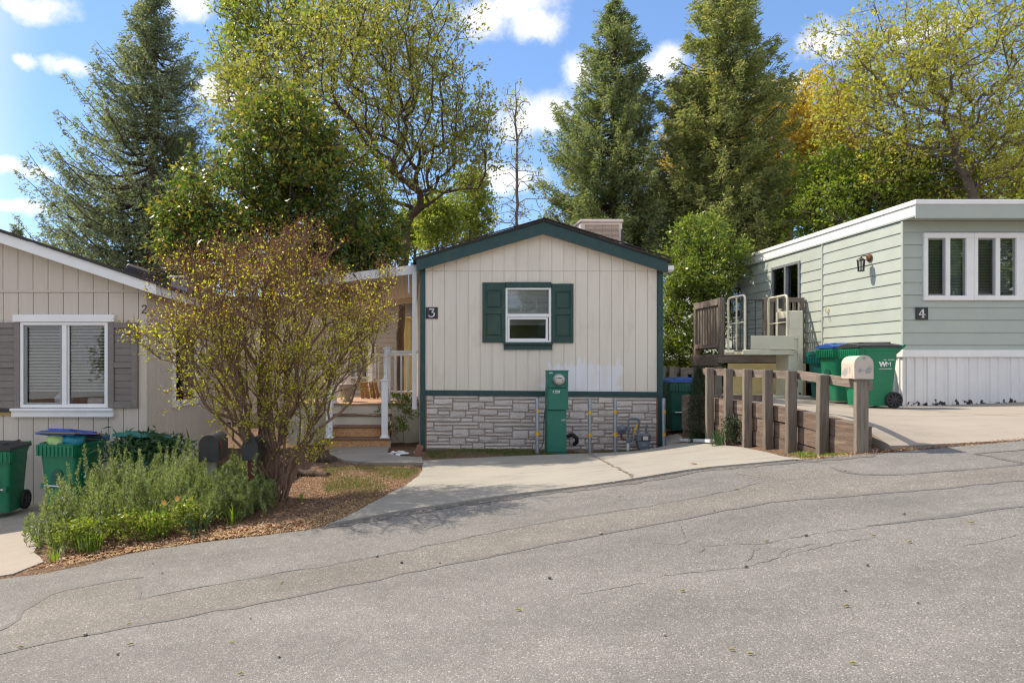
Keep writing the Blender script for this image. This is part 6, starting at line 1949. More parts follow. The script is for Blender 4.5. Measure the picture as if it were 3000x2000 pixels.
m = MB(); m.tube([(gx(1841), YG, gz(1257)), (gx(1841), YG, gz(1288))], 0.013, 8); m.box(gx(1836), gx(1846), YG - 0.03, YG + 0.03, gz(1262), gz(1250), 0.006); m.build('riser_pipe', M['gas_grey'], gs)
m = MB(); m.tube([(gx(1820), YG, gz(1272)), (gx(1820), YG, gz(1282)), (gx(1824), YG, gz(1285.5)), (gx(1832), YG, gz(1286))], 0.018, 8); m.build('elbow', M['rust'], gs)
MB().cyl((gx(1826), YG, gz(1286)), (gx(1840), YG, gz(1286)), 0.012, n=8).build('nipple', M['galv'], gs)
m = MB(); m.box(gx(1834), gx(1850), YG - 0.025, YG + 0.025, gz(1296), gz(1284), 0.006); m.cyl((gx(1846), YG - 0.02, gz(1288)), (gx(1851), YG - 0.05, gz(1288)), 0.012, n=8); m.build('shutoff_valve', M['gas_grey'], gs)
MB().cyl((gx(1839.5), YG, gz(1297)), (gx(1839.5), YG, gz(1325)), 0.024, n=12).build('riser_sleeve', M['vinyl'], gs)
m = MB()
m.box(gx(1862), gx(1904), YG - 0.07, YG + 0.07, gz(1291), gz(1270), 0.012)
m.prism([(gx(1865), YG - 0.06, gz(1291) - 0.001), (gx(1869), YG - 0.06, gz(1312)), (gx(1874), YG - 0.06, gz(1318)), (gx(1892), YG - 0.06, gz(1318)), (gx(1897), YG - 0.06, gz(1312)), (gx(1901), YG - 0.06, gz(1291) - 0.001)], (0, 0.12, 0))
m.build('meter_body', M['gas_grey'], gs)
MB().box(gx(1874), gx(1899), YG - 0.078, YG - 0.0705, gz(1288), gz(1275), 0.002).build('register_frame', M['rust'], gs)
MB().box(gx(1879), gx(1894), YG - 0.082, YG - 0.0785, gz(1287), gz(1276), 0.001).build('register', M['sticker'], gs)
MB().box(gx(1877), gx(1892), YG - 0.064, YG - 0.0605, gz(1305), gz(1296), 0.001).build('meter_plate', M['galv'], gs)
for pxx in (1868, 1893):
    MB().cyl((gx(pxx), YG, gz(1270)), (gx(pxx), YG, gz(1260 if pxx < 1880 else 1253)), 0.022, 0.018, n=10).build('union_nut', M['gas_grey'], gs)
m = MB(); m.tube([(gx(1893), YG, gz(1256)), (gx(1893), YG, gz(1248)), (gx(1898), YG, gz(1247))], 0.022, 8); m.build('outlet_elbow', M['gas_grey'], gs)
m = MB(); m.tube([(gx(1866), YG - 0.03, gz(1241)), (gx(1862), YG - 0.05, gz(1250)), (gx(1856), YG - 0.06, gz(1256)), (gx(1856), YG - 0.06, gz(1264)), (gx(1860), YG - 0.06, gz(1272))], 0.012, 8); m.build('yellow_tube', M['yellow'], gs)

# ================================================================ small things on the ground
bk = MB().obox((x3(1228) - 0.02, 10.95, zl(0.14, 10.95) + 0.07), (0.048, 0.03, 0.10), Matrix.Rotation(0.35, 3, 'Y') @ Matrix.Rotation(0.3, 3, 'Z'), 0.004).build('brick', M['brick'])
tag(bk, 'single red brick leaning at the green corner board', 'brick')
wbd = MB(); c0 = Vector((4.42, 10.95, zl(4.42, 10.95) + 0.05)); c1 = Vector((4.34, 9.55, zl(4.34, 9.55) + 0.08))
c0 = P(1998, 1264, 11.2); c1 = P(2086, 1288, 9.7)
c0.z = zl(c0.x, c0.y) + 0.04; c1.z = zl(c1.x, c1.y) + 0.06
dv = (c1 - c0); q_ = dv.to_track_quat('Y', 'Z').to_matrix()
wbd.obox((c0 + c1) / 2, (0.035, dv.length / 2, 0.025), q_, 0.006)
tag(wbd.build('loose_board', M['pvc']), 'white board lying on gravel beside the fence posts', 'board')
ry_ = thing('rubble_pile', 'small pile of pale broken stone flakes beside the walkway', 'rubble', (-0.18, 10.9, zl(-0.18, 10.9)))
for k in range(26):
    x, y = random.gauss(-0.18, 0.11), random.gauss(11.05, 0.14)
    m = MB(); m.obox((x, y, zl(x, y) + 0.03), (random.uniform(0.02, 0.05), random.uniform(0.015, 0.03), 0.006), Matrix.Rotation(random.uniform(0, 3), 3, 'Z') @ Matrix.Rotation(random.uniform(-0.5, 0.5), 3, 'X'), 0.002)
    m.build('stone_flake', M['vinyl'], ry_)
lg = [('dark rotten log end at the left of the walkway', -1.30, 10.55, 0.075, 0.26), ('half buried brown log below the myrtle', -1.30, 9.2, 0.06, 0.42)]
for lab, x, y, r_, ll in lg:
    t = thing('log', lab, 'log', (x, y, zl(x, y)))
    MB().tube([(x - ll / 2 + ll * i / 7, y + 0.1 - 0.2 * i / 7 + random.uniform(-0.012, 0.012), zl(x, y) + r_ * random.uniform(0.2, 0.5)) for i in range(8)], [r_ * random.uniform(0.75, 1.1) for i in range(8)], 9).build('trunk', M['bark'], t)
# pebbles and catkins on the road
for k, (pxx, py) in enumerate([(1176, 1650), (1288, 1650), (448, 1652), (475, 1680), (1104, 1631), (2648, 1507), (2541, 1658), (2688, 1767), (1760, 1565), (1610, 1695), (345, 1918), (817, 1925), (250, 1861), (734, 1812), (2185, 1662), (1815, 1455), (2092, 1498), (2360, 1570), (2475, 1731), (1947, 1862)]):
    x, y = G(pxx, py)
    m = MB()
    s = random.uniform(0.005, 0.010)
    m.obox((x, y, float(zroad(x, y)) + s * 0.7 + 0.004), (s * random.uniform(0.8, 1.4), s, s * 0.7), Matrix.Rotation(random.uniform(0, 3), 3, 'Z'), s * 0.35)
    tag(m.build('pebble', M['pebble']), 'small loose pebble lying on the asphalt road', 'pebble', 'pebbles scattered on the road')
M['catkin'] = pm('catkin', (0.33, 0.28, 0.08), (0.26, 0.21, 0.06), 60, 0.9)
cat_px = [(2560, 1572), (2665, 1590), (2000, 1734), (2080, 1751), (2145, 1907), (2198, 1919), (2500, 1947), (2437, 1656), (2480, 1778), (2245, 1588), (2846, 1534), (61, 1808), (60, 1898), (272, 1829), (378, 1831), (528, 1845), (382, 1890), (110, 1983), (680, 1885), (682, 1994), (705, 1977), (380, 1950), (826, 1710), (240, 1783), (2475, 1381), (990, 1520), (2160, 1435), (2606, 1931), (1520, 1790), (1330, 1900)]
for k, (pxx, py) in enumerate(cat_px[::2] + cat_px[1:12:4]):
    x, y = G(pxx, py)
    a_ = random.uniform(-0.6, 0.6)
    L = random.uniform(0.011, 0.019)
    m = MB()
    z = float(zroad(x, y)) + 0.012
    m.tube([(x - L * math.cos(a_), y - L * math.sin(a_), z - 0.003), (x, y + 0.004, z), (x + L * math.cos(a_), y + L * math.sin(a_), z - 0.002)], [0.003, 0.005, 0.0022], 6)
    tag(m.build('catkin', M['catkin']), 'fallen yellow catkin lying on the asphalt road', 'catkin', 'yellow catkins scattered on the road')

# ================================================================ trees
def leafy_tree(name, label, D, stem_px, specs, n_t, leafm, barkm, base_r, twig_per=4, twig_len=0.5, leaf_per=6, leaf_len=0.08, leaf_w=0.05, alpha=0.35, step=0.5, lift=0.12, r_tip=0.008, shell=0.0, fold=0.15, spread=1.0, droop=0.0, cat='tree', group='trees behind the homes', twig_r=0.004, up=0.35, one_wood=False, jitter=0.05):
    stem = [np.array(P(px, py, D + (0 if len(q) == 0 else q[0]))) for px, py, *q in stem_px]
    stem[0][2] = min(stem[0][2], CZ - 1.2)
    base = stem[0].copy()
    t = thing(name, label, cat, tuple(base), group)
    # finer stem nodes
    fine = [stem[0]]
    for a, b in zip(stem[:-1], stem[1:]):
        k = max(1, int(np.linalg.norm(b - a) / 0.35))
        for j in range(1, k + 1):
            fine.append(a + (b - a) * j / k + (rng.normal(0, 0.025, 3) if j < k else 0))
    T = ell_pts(specs, D, n_t, shell)
    segs, tips, dirs, nodes, r = grow(fine, T, alpha, step, lift, r_tip, r_base=base_r, jitter=jitter)
    ns = len(fine) - 1
    if one_wood:
        tubes('trunk', segs, barkm, t, (8, 4), 0.02)
    else:
        tubes('trunk', segs[:ns], barkm, t, (10, 8), 0.02)
        tubes('limbs', segs[ns:], barkm, t, (7, 4), 0.025)
    tw, tt, td, tl = twigs(tips, dirs, twig_per, twig_len, twig_r, up)
    tubes('twigs', tw, barkm, t, (4, 3), 1.0, kind='stuff')
    pts, ld = along(tt, td, tl, leaf_per)
    pts = pts + rng.normal(0, leaf_len * 0.5, pts.shape)
    ld = ld + np.array([0, 0, -droop])
    leaves('crown', leaf_verts(pts, leaf_len, leaf_w, ld, spread, fold=fold), leafm, t)
    return t

def conifer(name, label, x_px, top_py, D, prof, leafm, n_br=230, blades=420, bl=0.16, bw=0.046, trunk_r=0.28, droop=0.25, lean=0.0, group='tall conifers behind the homes', upturn=0.2, gap=0.0, zbase=0.2):
    """prof: (py, left px, right px) half widths from top to bottom"""
    k = F / D
    apex = np.array(P(x_px, top_py, D))
    X0 = apex[0]
    t = thing(name, label, 'conifer', (X0, D, zbase), group)
    pz = np.array([CZ - (p[0] - PY) / k for p in prof])[::-1]
    pl = np.array([p[1] / k for p in prof])[::-1]; pr = np.array([p[2] / k for p in prof])[::-1]
    H = apex[2] - zbase
    zs_ = np.linspace(zbase, apex[2], 26)
    st = np.stack([X0 + 0.05 * np.sin(zs_ * 0.6) + lean * (zs_ - zbase), np.full_like(zs_, D), zs_], 1)
    rr = trunk_r * np.clip(1 - (zs_ - zbase) / H, 0.03, 1) ** 0.9
    tubes('trunk', np.c_[st[:-1], st[1:], rr[:-1], rr[1:]], M['bark_red'], t, (9, 6), 0.01)
    br, P_, D_, S_ = [], [], [], []
    z_lo = pz[0]
    for b in range(n_br):
        f = (b + rng.uniform(0, 1)) / n_br
        z = z_lo + (apex[2] - 0.1 - z_lo) * f ** 1.25
        az = rng.uniform(0, 2 * np.pi)
        cx = math.cos(az)
        rad = np.interp(z, pz, pl) if cx < 0 else np.interp(z, pz, pr)
        other = 0.5 * (np.interp(z, pz, pl) + np.interp(z, pz, pr))
        L = (abs(cx) * rad + (1 - abs(cx)) * other) * rng.uniform(0.66, 1.04)
        L *= 1 + 0.11 * math.sin(2.3 * z + 3 * az) + 0.08 * math.sin(5.1 * z - 2 * az)
        if math.sin(1.9 * z + 2 * az + X0) + 0.5 * math.sin(3.7 * z - 5 * az) < -1.25: continue
        if L < 0.06: continue
        a = np.array([np.interp(z, zs_, st[:, 0]), D, z])
        d = np.array([cx, math.sin(az), 0])
        rise = rng.uniform(-0.05, 0.5)
        m_ = 7
        prev = a
        pts = [a]
        for j in range(1, m_ + 1):
            u = j / m_
            p = a + d * L * u + np.array([0, 0, L * (rise * u - droop * math.sin(u * math.pi * 0.75) + upturn * u * u)]) + rng.normal(0, 0.03, 3)
            pts.append(p)
        pts = np.array(pts)
        r0 = 0.012 + 0.014 * L
        rads = np.linspace(r0, 0.006, m_ + 1)
        br.append(np.c_[pts[:-1], pts[1:], rads[:-1], rads[1:]])
        nb = int(blades * (0.12 + 1.15 * (L / max(pl.max(), pr.max())) ** 1.4))
        u = rng.uniform(0.18 if L > 1 else 0.02, 1.03, nb) ** 0.75
        q = np.stack([np.interp(u, np.linspace(0, 1, m_ + 1), pts[:, c]) for c in range(3)], 1)
        side = np.cross(d, [0, 0, 1.0])
        wid = (0.10 + 0.30 * L * (1 - u) * u * 1.6 + 0.12)[:, None]
        # sprays gather in clumps along side shoots
        nsh = max(4, int(L * 7))
        shp = rng.uniform(-1, 1, (nsh, 1)); shu = rng.uniform(0.1, 1, nsh); shz = rng.uniform(-0.34, 0.10, nsh)
        ish = np.argmin(np.abs(u[:, None] - shu[None]) + rng.uniform(0, 0.12, (nb, nsh)), 1)
        off = side[None] * shp[ish] * wid * rng.uniform(0.2, 1.25, (nb, 1)) + np.array([0, 0, 1.0])[None] * (shz[ish][:, None] * (0.5 + 0.3 * L))
        q = q + off * 0.9 + rng.normal(0, 0.06, q.shape)
        P_.append(q)
        dd = d[None] * 0.75 + np.sign(shp[ish]) * side[None] * 0.5 + np.array([0, 0, -0.15 - 0.25 * droop])[None]
        D_.append(dd)
    tubes('branches', np.concatenate(br), M['bark_red'], t, (5, 4), 0.02)
    Pp, Dd = np.concatenate(P_), np.concatenate(D_)
    leaves('crown', leaf_verts(Pp, bl, bw, Dd, 0.75, fold=0.1), leafm, t)
    return t

conifer('cedar_tree', 'tallest bluish green conifer at the left behind the tan home', 450, -40, 26,
        [(-40, 4, 4), (0, 35, 40), (60, 62, 66), (120, 90, 85), (200, 140, 132), (290, 160, 150), (400, 235, 170), (520, 285, 180), (620, 320, 190), (700, 345, 200), (800, 360, 205), (950, 330, 180)], L_['conifer_b'], 560, 400, trunk_r=0.36, droop=0.24, upturn=0.26)
conifer('cedar_tree', 'dark green conifer directly behind the roof cooler', 1800, -5, 27,
        [(-5, 4, 4), (50, 42, 40), (110, 70, 62), (180, 105, 95), (250, 110, 120), (330, 150, 130), (420, 185, 135), (520, 215, 165), (600, 225, 190), (700, 235, 200), (800, 200, 180)], L_['conifer'], 480, 400, trunk_r=0.34, droop=0.22, upturn=0.26)
conifer('cedar_tree', 'golden tipped conifer at the right of the dark conifer', 2118, -110, 25,
        [(-110, 10, 10), (-50, 60, 50), (20, 88, 82), (90, 122, 100), (170, 148, 120), (250, 155, 150), (330, 165, 175), (430, 175, 200), (540, 190, 215), (650, 200, 215), (730, 190, 190), (800, 120, 150)], L_['conifer_y'], 480, 400, trunk_r=0.34, droop=0.22, upturn=0.26)
conifer('young_conifer', 'tiny distant conifer tip above the tan home roof', 48, 655, 60, [(655, 2, 2), (670, 9, 9), (690, 16, 16), (715, 22, 24), (760, 30, 30)], L_['conifer_b'], 60, 60, 0.4, 0.12, 0.12, 0.1)

leafy_tree('big_leaf_tree', 'large spreading tree with sparse olive green spring leaves behind the porch', 17,
           [(1166, 1240), (1170, 1080), (1176, 930), (1182, 800), (1190, 720)],
           [(1120, 250, 220, 270, 2.4, 3.2), (1270, 380, 180, 220, 2.2, 2.2), (980, 240, 210, 230, 2.2, 2.2), (780, 330, 170, 160, 1.8, 1.3), (1370, 420, 90, 150, 1.4, 0.8), (1180, 60, 220, 160, 2.0, 1.6), (700, 300, 80, 110, 1.2, 0.5), (1190, 520, 160, 90, 1.6, 0.6)],
           900, L_['spring'], M['bark'], 0.105, 5, 0.55, 7, 0.085, 0.055, alpha=0.30, step=0.45, lift=0.22, r_tip=0.010)
leafy_tree('green_leaf_tree', 'fresh green leafing tree at top left of the spreading tree', 23,
           [(960, 1100), (930, 800), (880, 550), (850, 380)],
           [(800, 110, 180, 170, 2.5, 2.5), (920, 60, 150, 150, 2.2, 1.5), (740, 230, 110, 120, 1.8, 0.9), (1000, 40, 110, 120, 1.8, 0.8), (720, 40, 70, 90, 1.2, 0.7)],
           520, L_['spring_g'], M['bark_grey'], 0.14, 5, 0.6, 5, 0.12, 0.08, alpha=0.3, lift=0.2)
leafy_tree('slim_tree', 'slim bare leaning sapling with sparse buds between tree and conifer', 24,
           [(1518, 1000), (1516, 700), (1514, 500), (1512, 380), (1510, 245)],
           [(1510, 400, 55, 120, 0.7, 1.6), (1512, 560, 100, 100, 1.0, 1.5), (1510, 290, 28, 60, 0.4, 0.7), (1512, 650, 120, 40, 1.0, 0.6)],
           110, L_['spring'], M['bark_grey'], 0.06, 3, 0.30, 3, 0.09, 0.055, alpha=0.1, step=0.4, lift=0.25, r_tip=0.006, one_wood=True)
for k, (px, top, lab) in enumerate(((1280, 590, 'pale green young tree just left of the cream gable peak'), (1375, 520, 'thin pale green tree beside the cream gable peak'), (1215, 640, 'low pale green young tree behind the awning corner'))):
    leafy_tree('young_tree', lab, 28 + k * 1.5, [(px, 1000), (px, 760), (px + 4, top)],
               [(px, (top + 720) / 2, 62, (760 - top) / 2, 1.0, 1)], 230, L_['spring_g'], M['bark_grey'], 0.07, 4, 0.5, 8, 0.12, 0.085, alpha=0.15, lift=0.3, r_tip=0.005, group='young trees behind the gable')
leafy_tree('ochre_tree', 'golden ochre tree glowing behind the right conifers', 34,
           [(2300, 1000), (2300, 760), (2310, 560)],
           [(2320, 400, 170, 150, 3.0, 3), (2060, 360, 90, 170, 2.5, 1.3), (2420, 440, 110, 140, 2.4, 1.2), (2200, 500, 180, 200, 3, 1.6), (1990, 560, 110, 120, 2, 0.7)],
           800, L_['orange'], M['bark_grey'], 0.30, 5, 0.8, 9, 0.17, 0.12, alpha=0.3, lift=0.2)
leafy_tree('yellow_green_tree', 'big yellow green spring tree with arching limbs above the green home', 20,
           [(2905, 1100), (2890, 760), (2862, 620), (2830, 520), (2795, 430), (2770, 360)],
           [(2800, 230, 260, 250, 2.8, 3.4), (2600, 330, 200, 170, 2.2, 1.9), (2980, 180, 240, 280, 2.8, 2.8), (2620, 150, 190, 150, 2.0, 1.3), (3020, 420, 200, 180, 2.4, 1.5), (2760, 480, 240, 110, 2.0, 1.5), (2460, 210, 70, 70, 0.9, 0.15), (2440, 130, 70, 50, 0.9, 0.12)],
           1050, L_['olive'], M['bark_grey'], 0.13, 5, 0.55, 6, 0.10, 0.062, alpha=0.30, step=0.45, lift=0.16, r_tip=0.010)
leafy_tree('maple_tree', 'brighter green tree low behind the green home roof', 22,
           [(2560, 1100), (2560, 780), (2575, 640)],
           [(2560, 600, 220, 120, 2.0, 2.4), (2430, 660, 120, 100, 1.6, 1.0), (2680, 540, 150, 100, 1.6, 1.2), (2520, 510, 130, 80, 1.4, 0.8), (2400, 560, 70, 130, 1.2, 0.5)],
           700, L_['maple'], M['bark_grey'], 0.15, 5, 0.5, 9, 0.115, 0.075, alpha=0.3)
leafy_tree('leafy_tree', 'fresh green tree at the far right edge beyond the green home', 24,
           [(3060, 1100), (3040, 760), (3020, 620)],
           [(2960, 560, 170, 90, 2.0, 1.5), (3120, 460, 160, 180, 2.0, 1.5)], 420, L_['spring_g'], M['bark_grey'], 0.16, 5, 0.5, 8, 0.12, 0.08)
leafy_tree('glossy_evergreen', 'dense glossy dark evergreen tree between the tan home and the porch', 12.9,
           [(775, 1290), (780, 1050), (800, 860), (825, 640), (835, 480)],
           [(840, 470, 170, 150, 1.5, 2.0), (690, 620, 190, 140, 1.5, 1.8), (970, 600, 180, 180, 1.6, 2.4), (1060, 720, 110, 110, 1.3, 1.3), (560, 700, 95, 105, 1.1, 0.9), (830, 350, 110, 90, 1.1, 0.9), (760, 760, 240, 110, 1.5, 1.6), (520, 640, 50, 50, 0.7, 0.25), (950, 800, 200, 90, 1.3, 1.0)],
           900, L_['glossy'], M['bark'], 0.13, 6, 0.36, 9, 0.11, 0.045, alpha=0.35, fold=0.22, spread=0.8, droop=0.55, twig_r=0.003)
leafy_tree('bright_shrub_tree', 'bright green leafy tree in the gap between the cream and green homes', 16.3,
           [(2050, 1200), (2050, 1040), (2055, 880), (2060, 760)],
           [(2060, 800, 100, 110, 1.1, 2), (2020, 930, 95, 130, 1.0, 1.8), (2110, 780, 70, 80, 0.9, 0.9), (2050, 690, 60, 50, 0.7, 0.7), (1985, 800, 60, 110, 0.9, 0.8), (2000, 1040, 90, 60, 0.9, 0.7), (1960, 960, 50, 130, 0.9, 0.7)],
           480, L_['bush'], M['bark'], 0.07, 5, 0.30, 7, 0.088, 0.05, alpha=0.35, fold=0.2, spread=0.9, droop=0.2, twig_r=0.003, r_tip=0.005, group='shrubs beside the homes')

# ---- crape myrtle: many stems fanning up from one base
def myrtle():
    D = 7.25
    b = np.array((-1.47, D, zl(-1.47, D) - 0.05))
    t = thing('crape_myrtle', 'vase shaped crape myrtle with tiny yellow green leaves and brown seed heads', 'shrub', tuple(b), 'shrubs beside the homes')
    all_segs, all_tips, all_dirs = [], [], []
    specs = [(780, 910, 300, 190, 0.95, 4.0), (620, 985, 130, 120, 0.8, 1.2), (980, 985, 130, 125, 0.8, 1.3), (790, 780, 220, 90, 0.7, 1.2), (640, 1130, 130, 70, 0.6, 0.5), (900, 1130, 150, 100, 0.6, 0.8), (770, 1180, 120, 110, 0.5, 0.8), (880, 1290, 80, 70, 0.4, 0.35), (1090, 900, 50, 90, 0.5, 0.5), (500, 990, 60, 50, 0.4, 0.35), (420, 985, 35, 22, 0.25, 0.10), (1120, 800, 34, 55, 0.4, 0.12), (560, 760, 50, 45, 0.4, 0.14), (480, 750, 25, 30, 0.3, 0.04), (850, 705, 120, 35, 0.5, 0.3)]
    T = ell_pts(specs, D, 800)
    T = b + (T - b) * np.array([1.0, 0.95, 0.96])
    T = T[T[:, 2] > b[2] + 0.45]
    ang = np.arctan2(T[:, 0] - b[0], T[:, 2] - b[2]) + rng.uniform(-0.16, 0.16, len(T))
    nst = 22
    order = np.argsort(ang)
    for k, idx in enumerate(np.array_split(order, nst)):
        tt = T[idx]
        c = tt.mean(0)
        p0 = b + np.array([rng.uniform(-0.16, 0.16), rng.uniform(-0.14, 0.14), 0])
        p1 = p0 + (c - p0) * 0.22 + np.array([0, 0, 0.08]) + rng.normal(0, 0.02, 3)
        p2 = p0 + (c - p0) * 0.45 + rng.normal(0, 0.03, 3)
        s, tp, dr, _, _ = grow([p0, p0 * 0.5 + p1 * 0.5 + rng.normal(0, 0.01, 3), p1, p2], tt, 0.55, 0.22, 0.05, 0.0022, r_base=rng.uniform(0.011, 0.022), jitter=0.012)
        all_segs.append(s); all_tips.append(tp); all_dirs.append(dr)
        tubes('stem', s[:3], M['bark_tan'], t, (8, 6), 0.01)
    S = np.concatenate([s[3:] for s in all_segs])
    tubes('branches', S, M['bark_tan'], t, (6, 3), 0.008)
    tips, dirs = np.concatenate(all_tips), np.concatenate(all_dirs)
    tw, tt, td, tl = twigs(tips, dirs, 10, 0.24, 0.0018, 0.35, 0.6)
    tubes('twigs', tw, M['bark_tan'], t, (3, 3), 1.0, kind='stuff')
    pts, ld = along(tt, td, tl, 3)
    # also along the branches in the upper half
    m = S[:, 6] < 0.006
    q = S[m]
    f = rng.uniform(0, 1, (len(q), 4, 1))
    p2 = (q[:, None, :3] + (q[:, None, 3:6] - q[:, None, :3]) * f).reshape(-1, 3)
    d2 = np.repeat(unit(q[:, 3:6] - q[:, :3]), 4, 0)
    pts = np.concatenate([pts, p2]); ld = np.concatenate([ld, d2])
    pts = pts + rng.normal(0, 0.012, pts.shape)
    hgt_ = (pts[:, 2] - b[2]) / 2.6
    keep = rng.uniform(0, 1, len(pts)) > np.clip((hgt_ - 0.45) * 1.3, 0.0, 0.75)
    pts, ld = pts[keep], ld[keep]
    leaves('crown', leaf_verts(pts, 0.029, 0.020, ld, 1.1, fold=0.15), L_['myrtle'], t)
    # seed heads at the outer, upper shoot tips
    ends = tt + td * tl
    hi = (ends[:, 2] > b[2] + 1.9) | (rng.uniform(0, 1, len(ends)) < 0.12)
    e = ends[hi & (rng.uniform(0, 1, len(ends)) < 0.5)]
    e = np.repeat(e, 9, 0) + rng.normal(0, 0.028, (len(e) * 9, 3))
    leaves('seed_heads', leaf_verts(e, 0.016, 0.014, None, 1), L_['seed'], t)
myrtle()

# ---- rosemary
def rosemary(name, label, area, n, hgt, tall=(), seed_flower=0.012):
    """area: polygon on the ground; upright leafy sprigs with needle leaves"""
    A = np.array(area)
    cx, cy = A.mean(0)
    t = thing(name, label, 'shrub', (cx, cy, zl(cx, cy)), 'rosemary bushes')
    gx_ = rng.uniform(A[:, 0].min(), A[:, 0].max(), n * 4); gy_ = rng.uniform(A[:, 1].min(), A[:, 1].max(), n * 4)
    ins = inside(gx_, gy_, area)
    gx_, gy_ = gx_[ins][:n], gy_[ins][:n]
    d_edge = np.array([np.min(np.hypot(np.array(poly_dense(area, 0.1))[:, 0] - x, np.array(poly_dense(area, 0.1))[:, 1] - y)) for x, y in zip(gx_, gy_)])
    V, Fl, seg = [], [], []
    zb = zlow(gx_, gy_)
    for i in range(len(gx_)):
        hh = hgt * min(1.0, 0.50 + d_edge[i] * 1.5) * rng.uniform(0.70, 1.15) * (1 + 0.22 * math.sin(gx_[i] * 7.3 + 1) * math.cos(gy_[i] * 5.1) + 0.12 * math.sin(gx_[i] * 17 + gy_[i] * 11))
        top = np.array([gx_[i], gy_[i], zb[i] + hh])
        L = rng.uniform(0.26, 0.50)
        out = np.array([gx_[i] - cx, gy_[i] - cy, 0]) * 0.25
        d = unit(np.array([0, 0, 1.0]) + out * 1.1 + rng.normal(0, 0.18, 3))
        p0 = top - d * L
        p0[2] = max(p0[2], zb[i] + 0.02)
        sprig(V, Fl, seg, p0, top, rng.random() < seed_flower * 8)
    for i in range(len(gx_) // 14):      # taller sprigs standing out of the mass
        j = int(rng.integers(len(gx_)))
        if d_edge[j] < 0.12: continue
        hh = hgt * rng.uniform(1.05, 1.45)
        p0 = np.array([gx_[j], gy_[j], zb[j] + hh * 0.45]); top = np.array([gx_[j] + rng.normal(0, 0.05), gy_[j] + rng.normal(0, 0.04), zb[j] + hh])
        sprig(V, Fl, seg, p0, top, rng.random() < 0.4)
    for x, y, hh, dx in tall:
        z = zl(x, y)
        for s_ in range(3):
            p0 = np.array([x + rng.normal(0, 0.03), y, z + hh * 0.25]); top = p0 + np.array([dx + rng.normal(0, 0.05), 0.02, hh * 0.75 * rng.uniform(0.7, 1.0)])
            sprig(V, Fl, seg, p0, top, True)
    leaves('foliage', np.concatenate(V), L_['rosemary'], t)
    if Fl: leaves('flowers', np.concatenate(Fl), L_['flower'], t)
    tubes('stems', np.concatenate(seg), M['bark_tan'], t, (4, 3), 1.0, kind='stuff')
    return t
def sprig(V, Fl, seg, p0, top, fl):
    L = np.linalg.norm(top - p0)
    d = (top - p0) / L
    nn = int(60 + L * 150)
    bend = rng.normal(0, 0.03, 3)
    u = rng.uniform(0.02, 1.0, (nn, 1)) ** 0.8
    pts = p0 + d * L * u + bend * np.sin(np.pi * u)
    rad = unit(np.cross(d, rng.normal(size=(nn, 3))))
    dl = rad * 0.8 + d * 0.85
    lv = leaf_verts(pts, 0.050, 0.0105, dl, 0.2, fold=0.0).reshape(-1, 4, 3)
    k_ = (1.25 - 0.75 * u)[:, None]          # needles shorten towards the tip
    V.append((lv[:, :1] + (lv - lv[:, :1]) * k_).reshape(-1, 3))
    if fl:
        k = 10
        uu = rng.uniform(0.1, 0.75, (k, 1))
        Fl.append(leaf_verts(p0 + d * L * uu + rng.normal(0, 0.012, (k, 3)), 0.016, 0.013, None, 1))
    m_ = p0 + d * L * 0.5 + bend
    seg.append(np.array([np.r_[p0, m_, 0.003, 0.0025], np.r_[m_, top, 0.0025, 0.0015]]))
rosemary('rosemary_bush', 'sprawling grey green rosemary bush with tall flowering stalks at the left', [(-3.62, 6.45), (-3.40, 6.0), (-2.95, 5.78), (-2.3, 6.0), (-1.95, 6.3), (-1.9, 7.6), (-2.5, 8.0), (-3.2, 7.6)], 480, 0.52,
         tall=[(-3.05, 6.9, 1.02, -0.02), (-3.22, 6.9, 0.9, -0.06), (-2.95, 6.95, 0.85, 0.03), (-3.28, 6.7, 0.72, -0.06), (-2.55, 7.3, 0.85, 0.12), (-3.15, 6.3, 0.55, -0.05)], seed_flower=0.03)
rosemary('rosemary_bush', 'dense bright rosemary bush in front of the black mailboxes', [(-1.95, 6.1), (-1.5, 6.3), (-1.32, 6.7), (-1.45, 7.1), (-1.6, 7.9), (-2.5, 8.1), (-2.3, 7.2), (-2.15, 6.4)], 470, 0.42)
# ---- low lime green shrub and grasses at the front of the bed
def low_shrub(name, label, c, rx, ry, h, n, leafm, ll, lw, group=None, cat='plant'):
    x0, y0 = c
    t = thing(name, label, cat, (x0, y0, zl(x0, y0)), group)
    k = max(12, n // 30)
    T = np.stack([rng.normal(0, rx * 0.5, k), rng.normal(0, ry * 0.5, k), rng.uniform(0.3, 1, k) * h], 1) + np.array([x0, y0, zl(x0, y0)])
    b = np.array([x0, y0, zl(x0, y0)])
    s, tp, dr, _, _ = grow([b, b + np.array([0, 0, 0.03])], T, 0.5, 0.1, 0.05, 0.0015, r_base=0.006, jitter=0.006)
    tubes('stems', s, M['bark_tan'], t, (4, 3), 0.01)
    pts = np.repeat(tp, n // k, 0) + rng.normal(0, 0.035, (k * (n // k), 3)) * np.array([1, 1, 0.8])
    leaves('foliage', leaf_verts(pts, ll, lw, np.array([[0, 0, 0.3]]), 1, fold=0.15), leafm, t)
    return t
low_shrub('lime_shrub', 'low lime green shrub with cream tips at the front of the bed', (-2.42, 5.98), 0.34, 0.12, 0.26, 1500, L_['lime'], 0.030, 0.020, 'low plants along the bed')
low_shrub('lime_shrub', 'low lime green shrub at the left front beside the grass tuft', (-2.80, 5.86), 0.20, 0.12, 0.26, 900, L_['lime'], 0.030, 0.020, 'low plants along the bed')
low_shrub('lime_shrub', 'small bright shrub in the middle of the rosemary front', (-2.05, 6.05), 0.20, 0.12, 0.30, 800, L_['lime'], 0.030, 0.020, 'low plants along the bed')
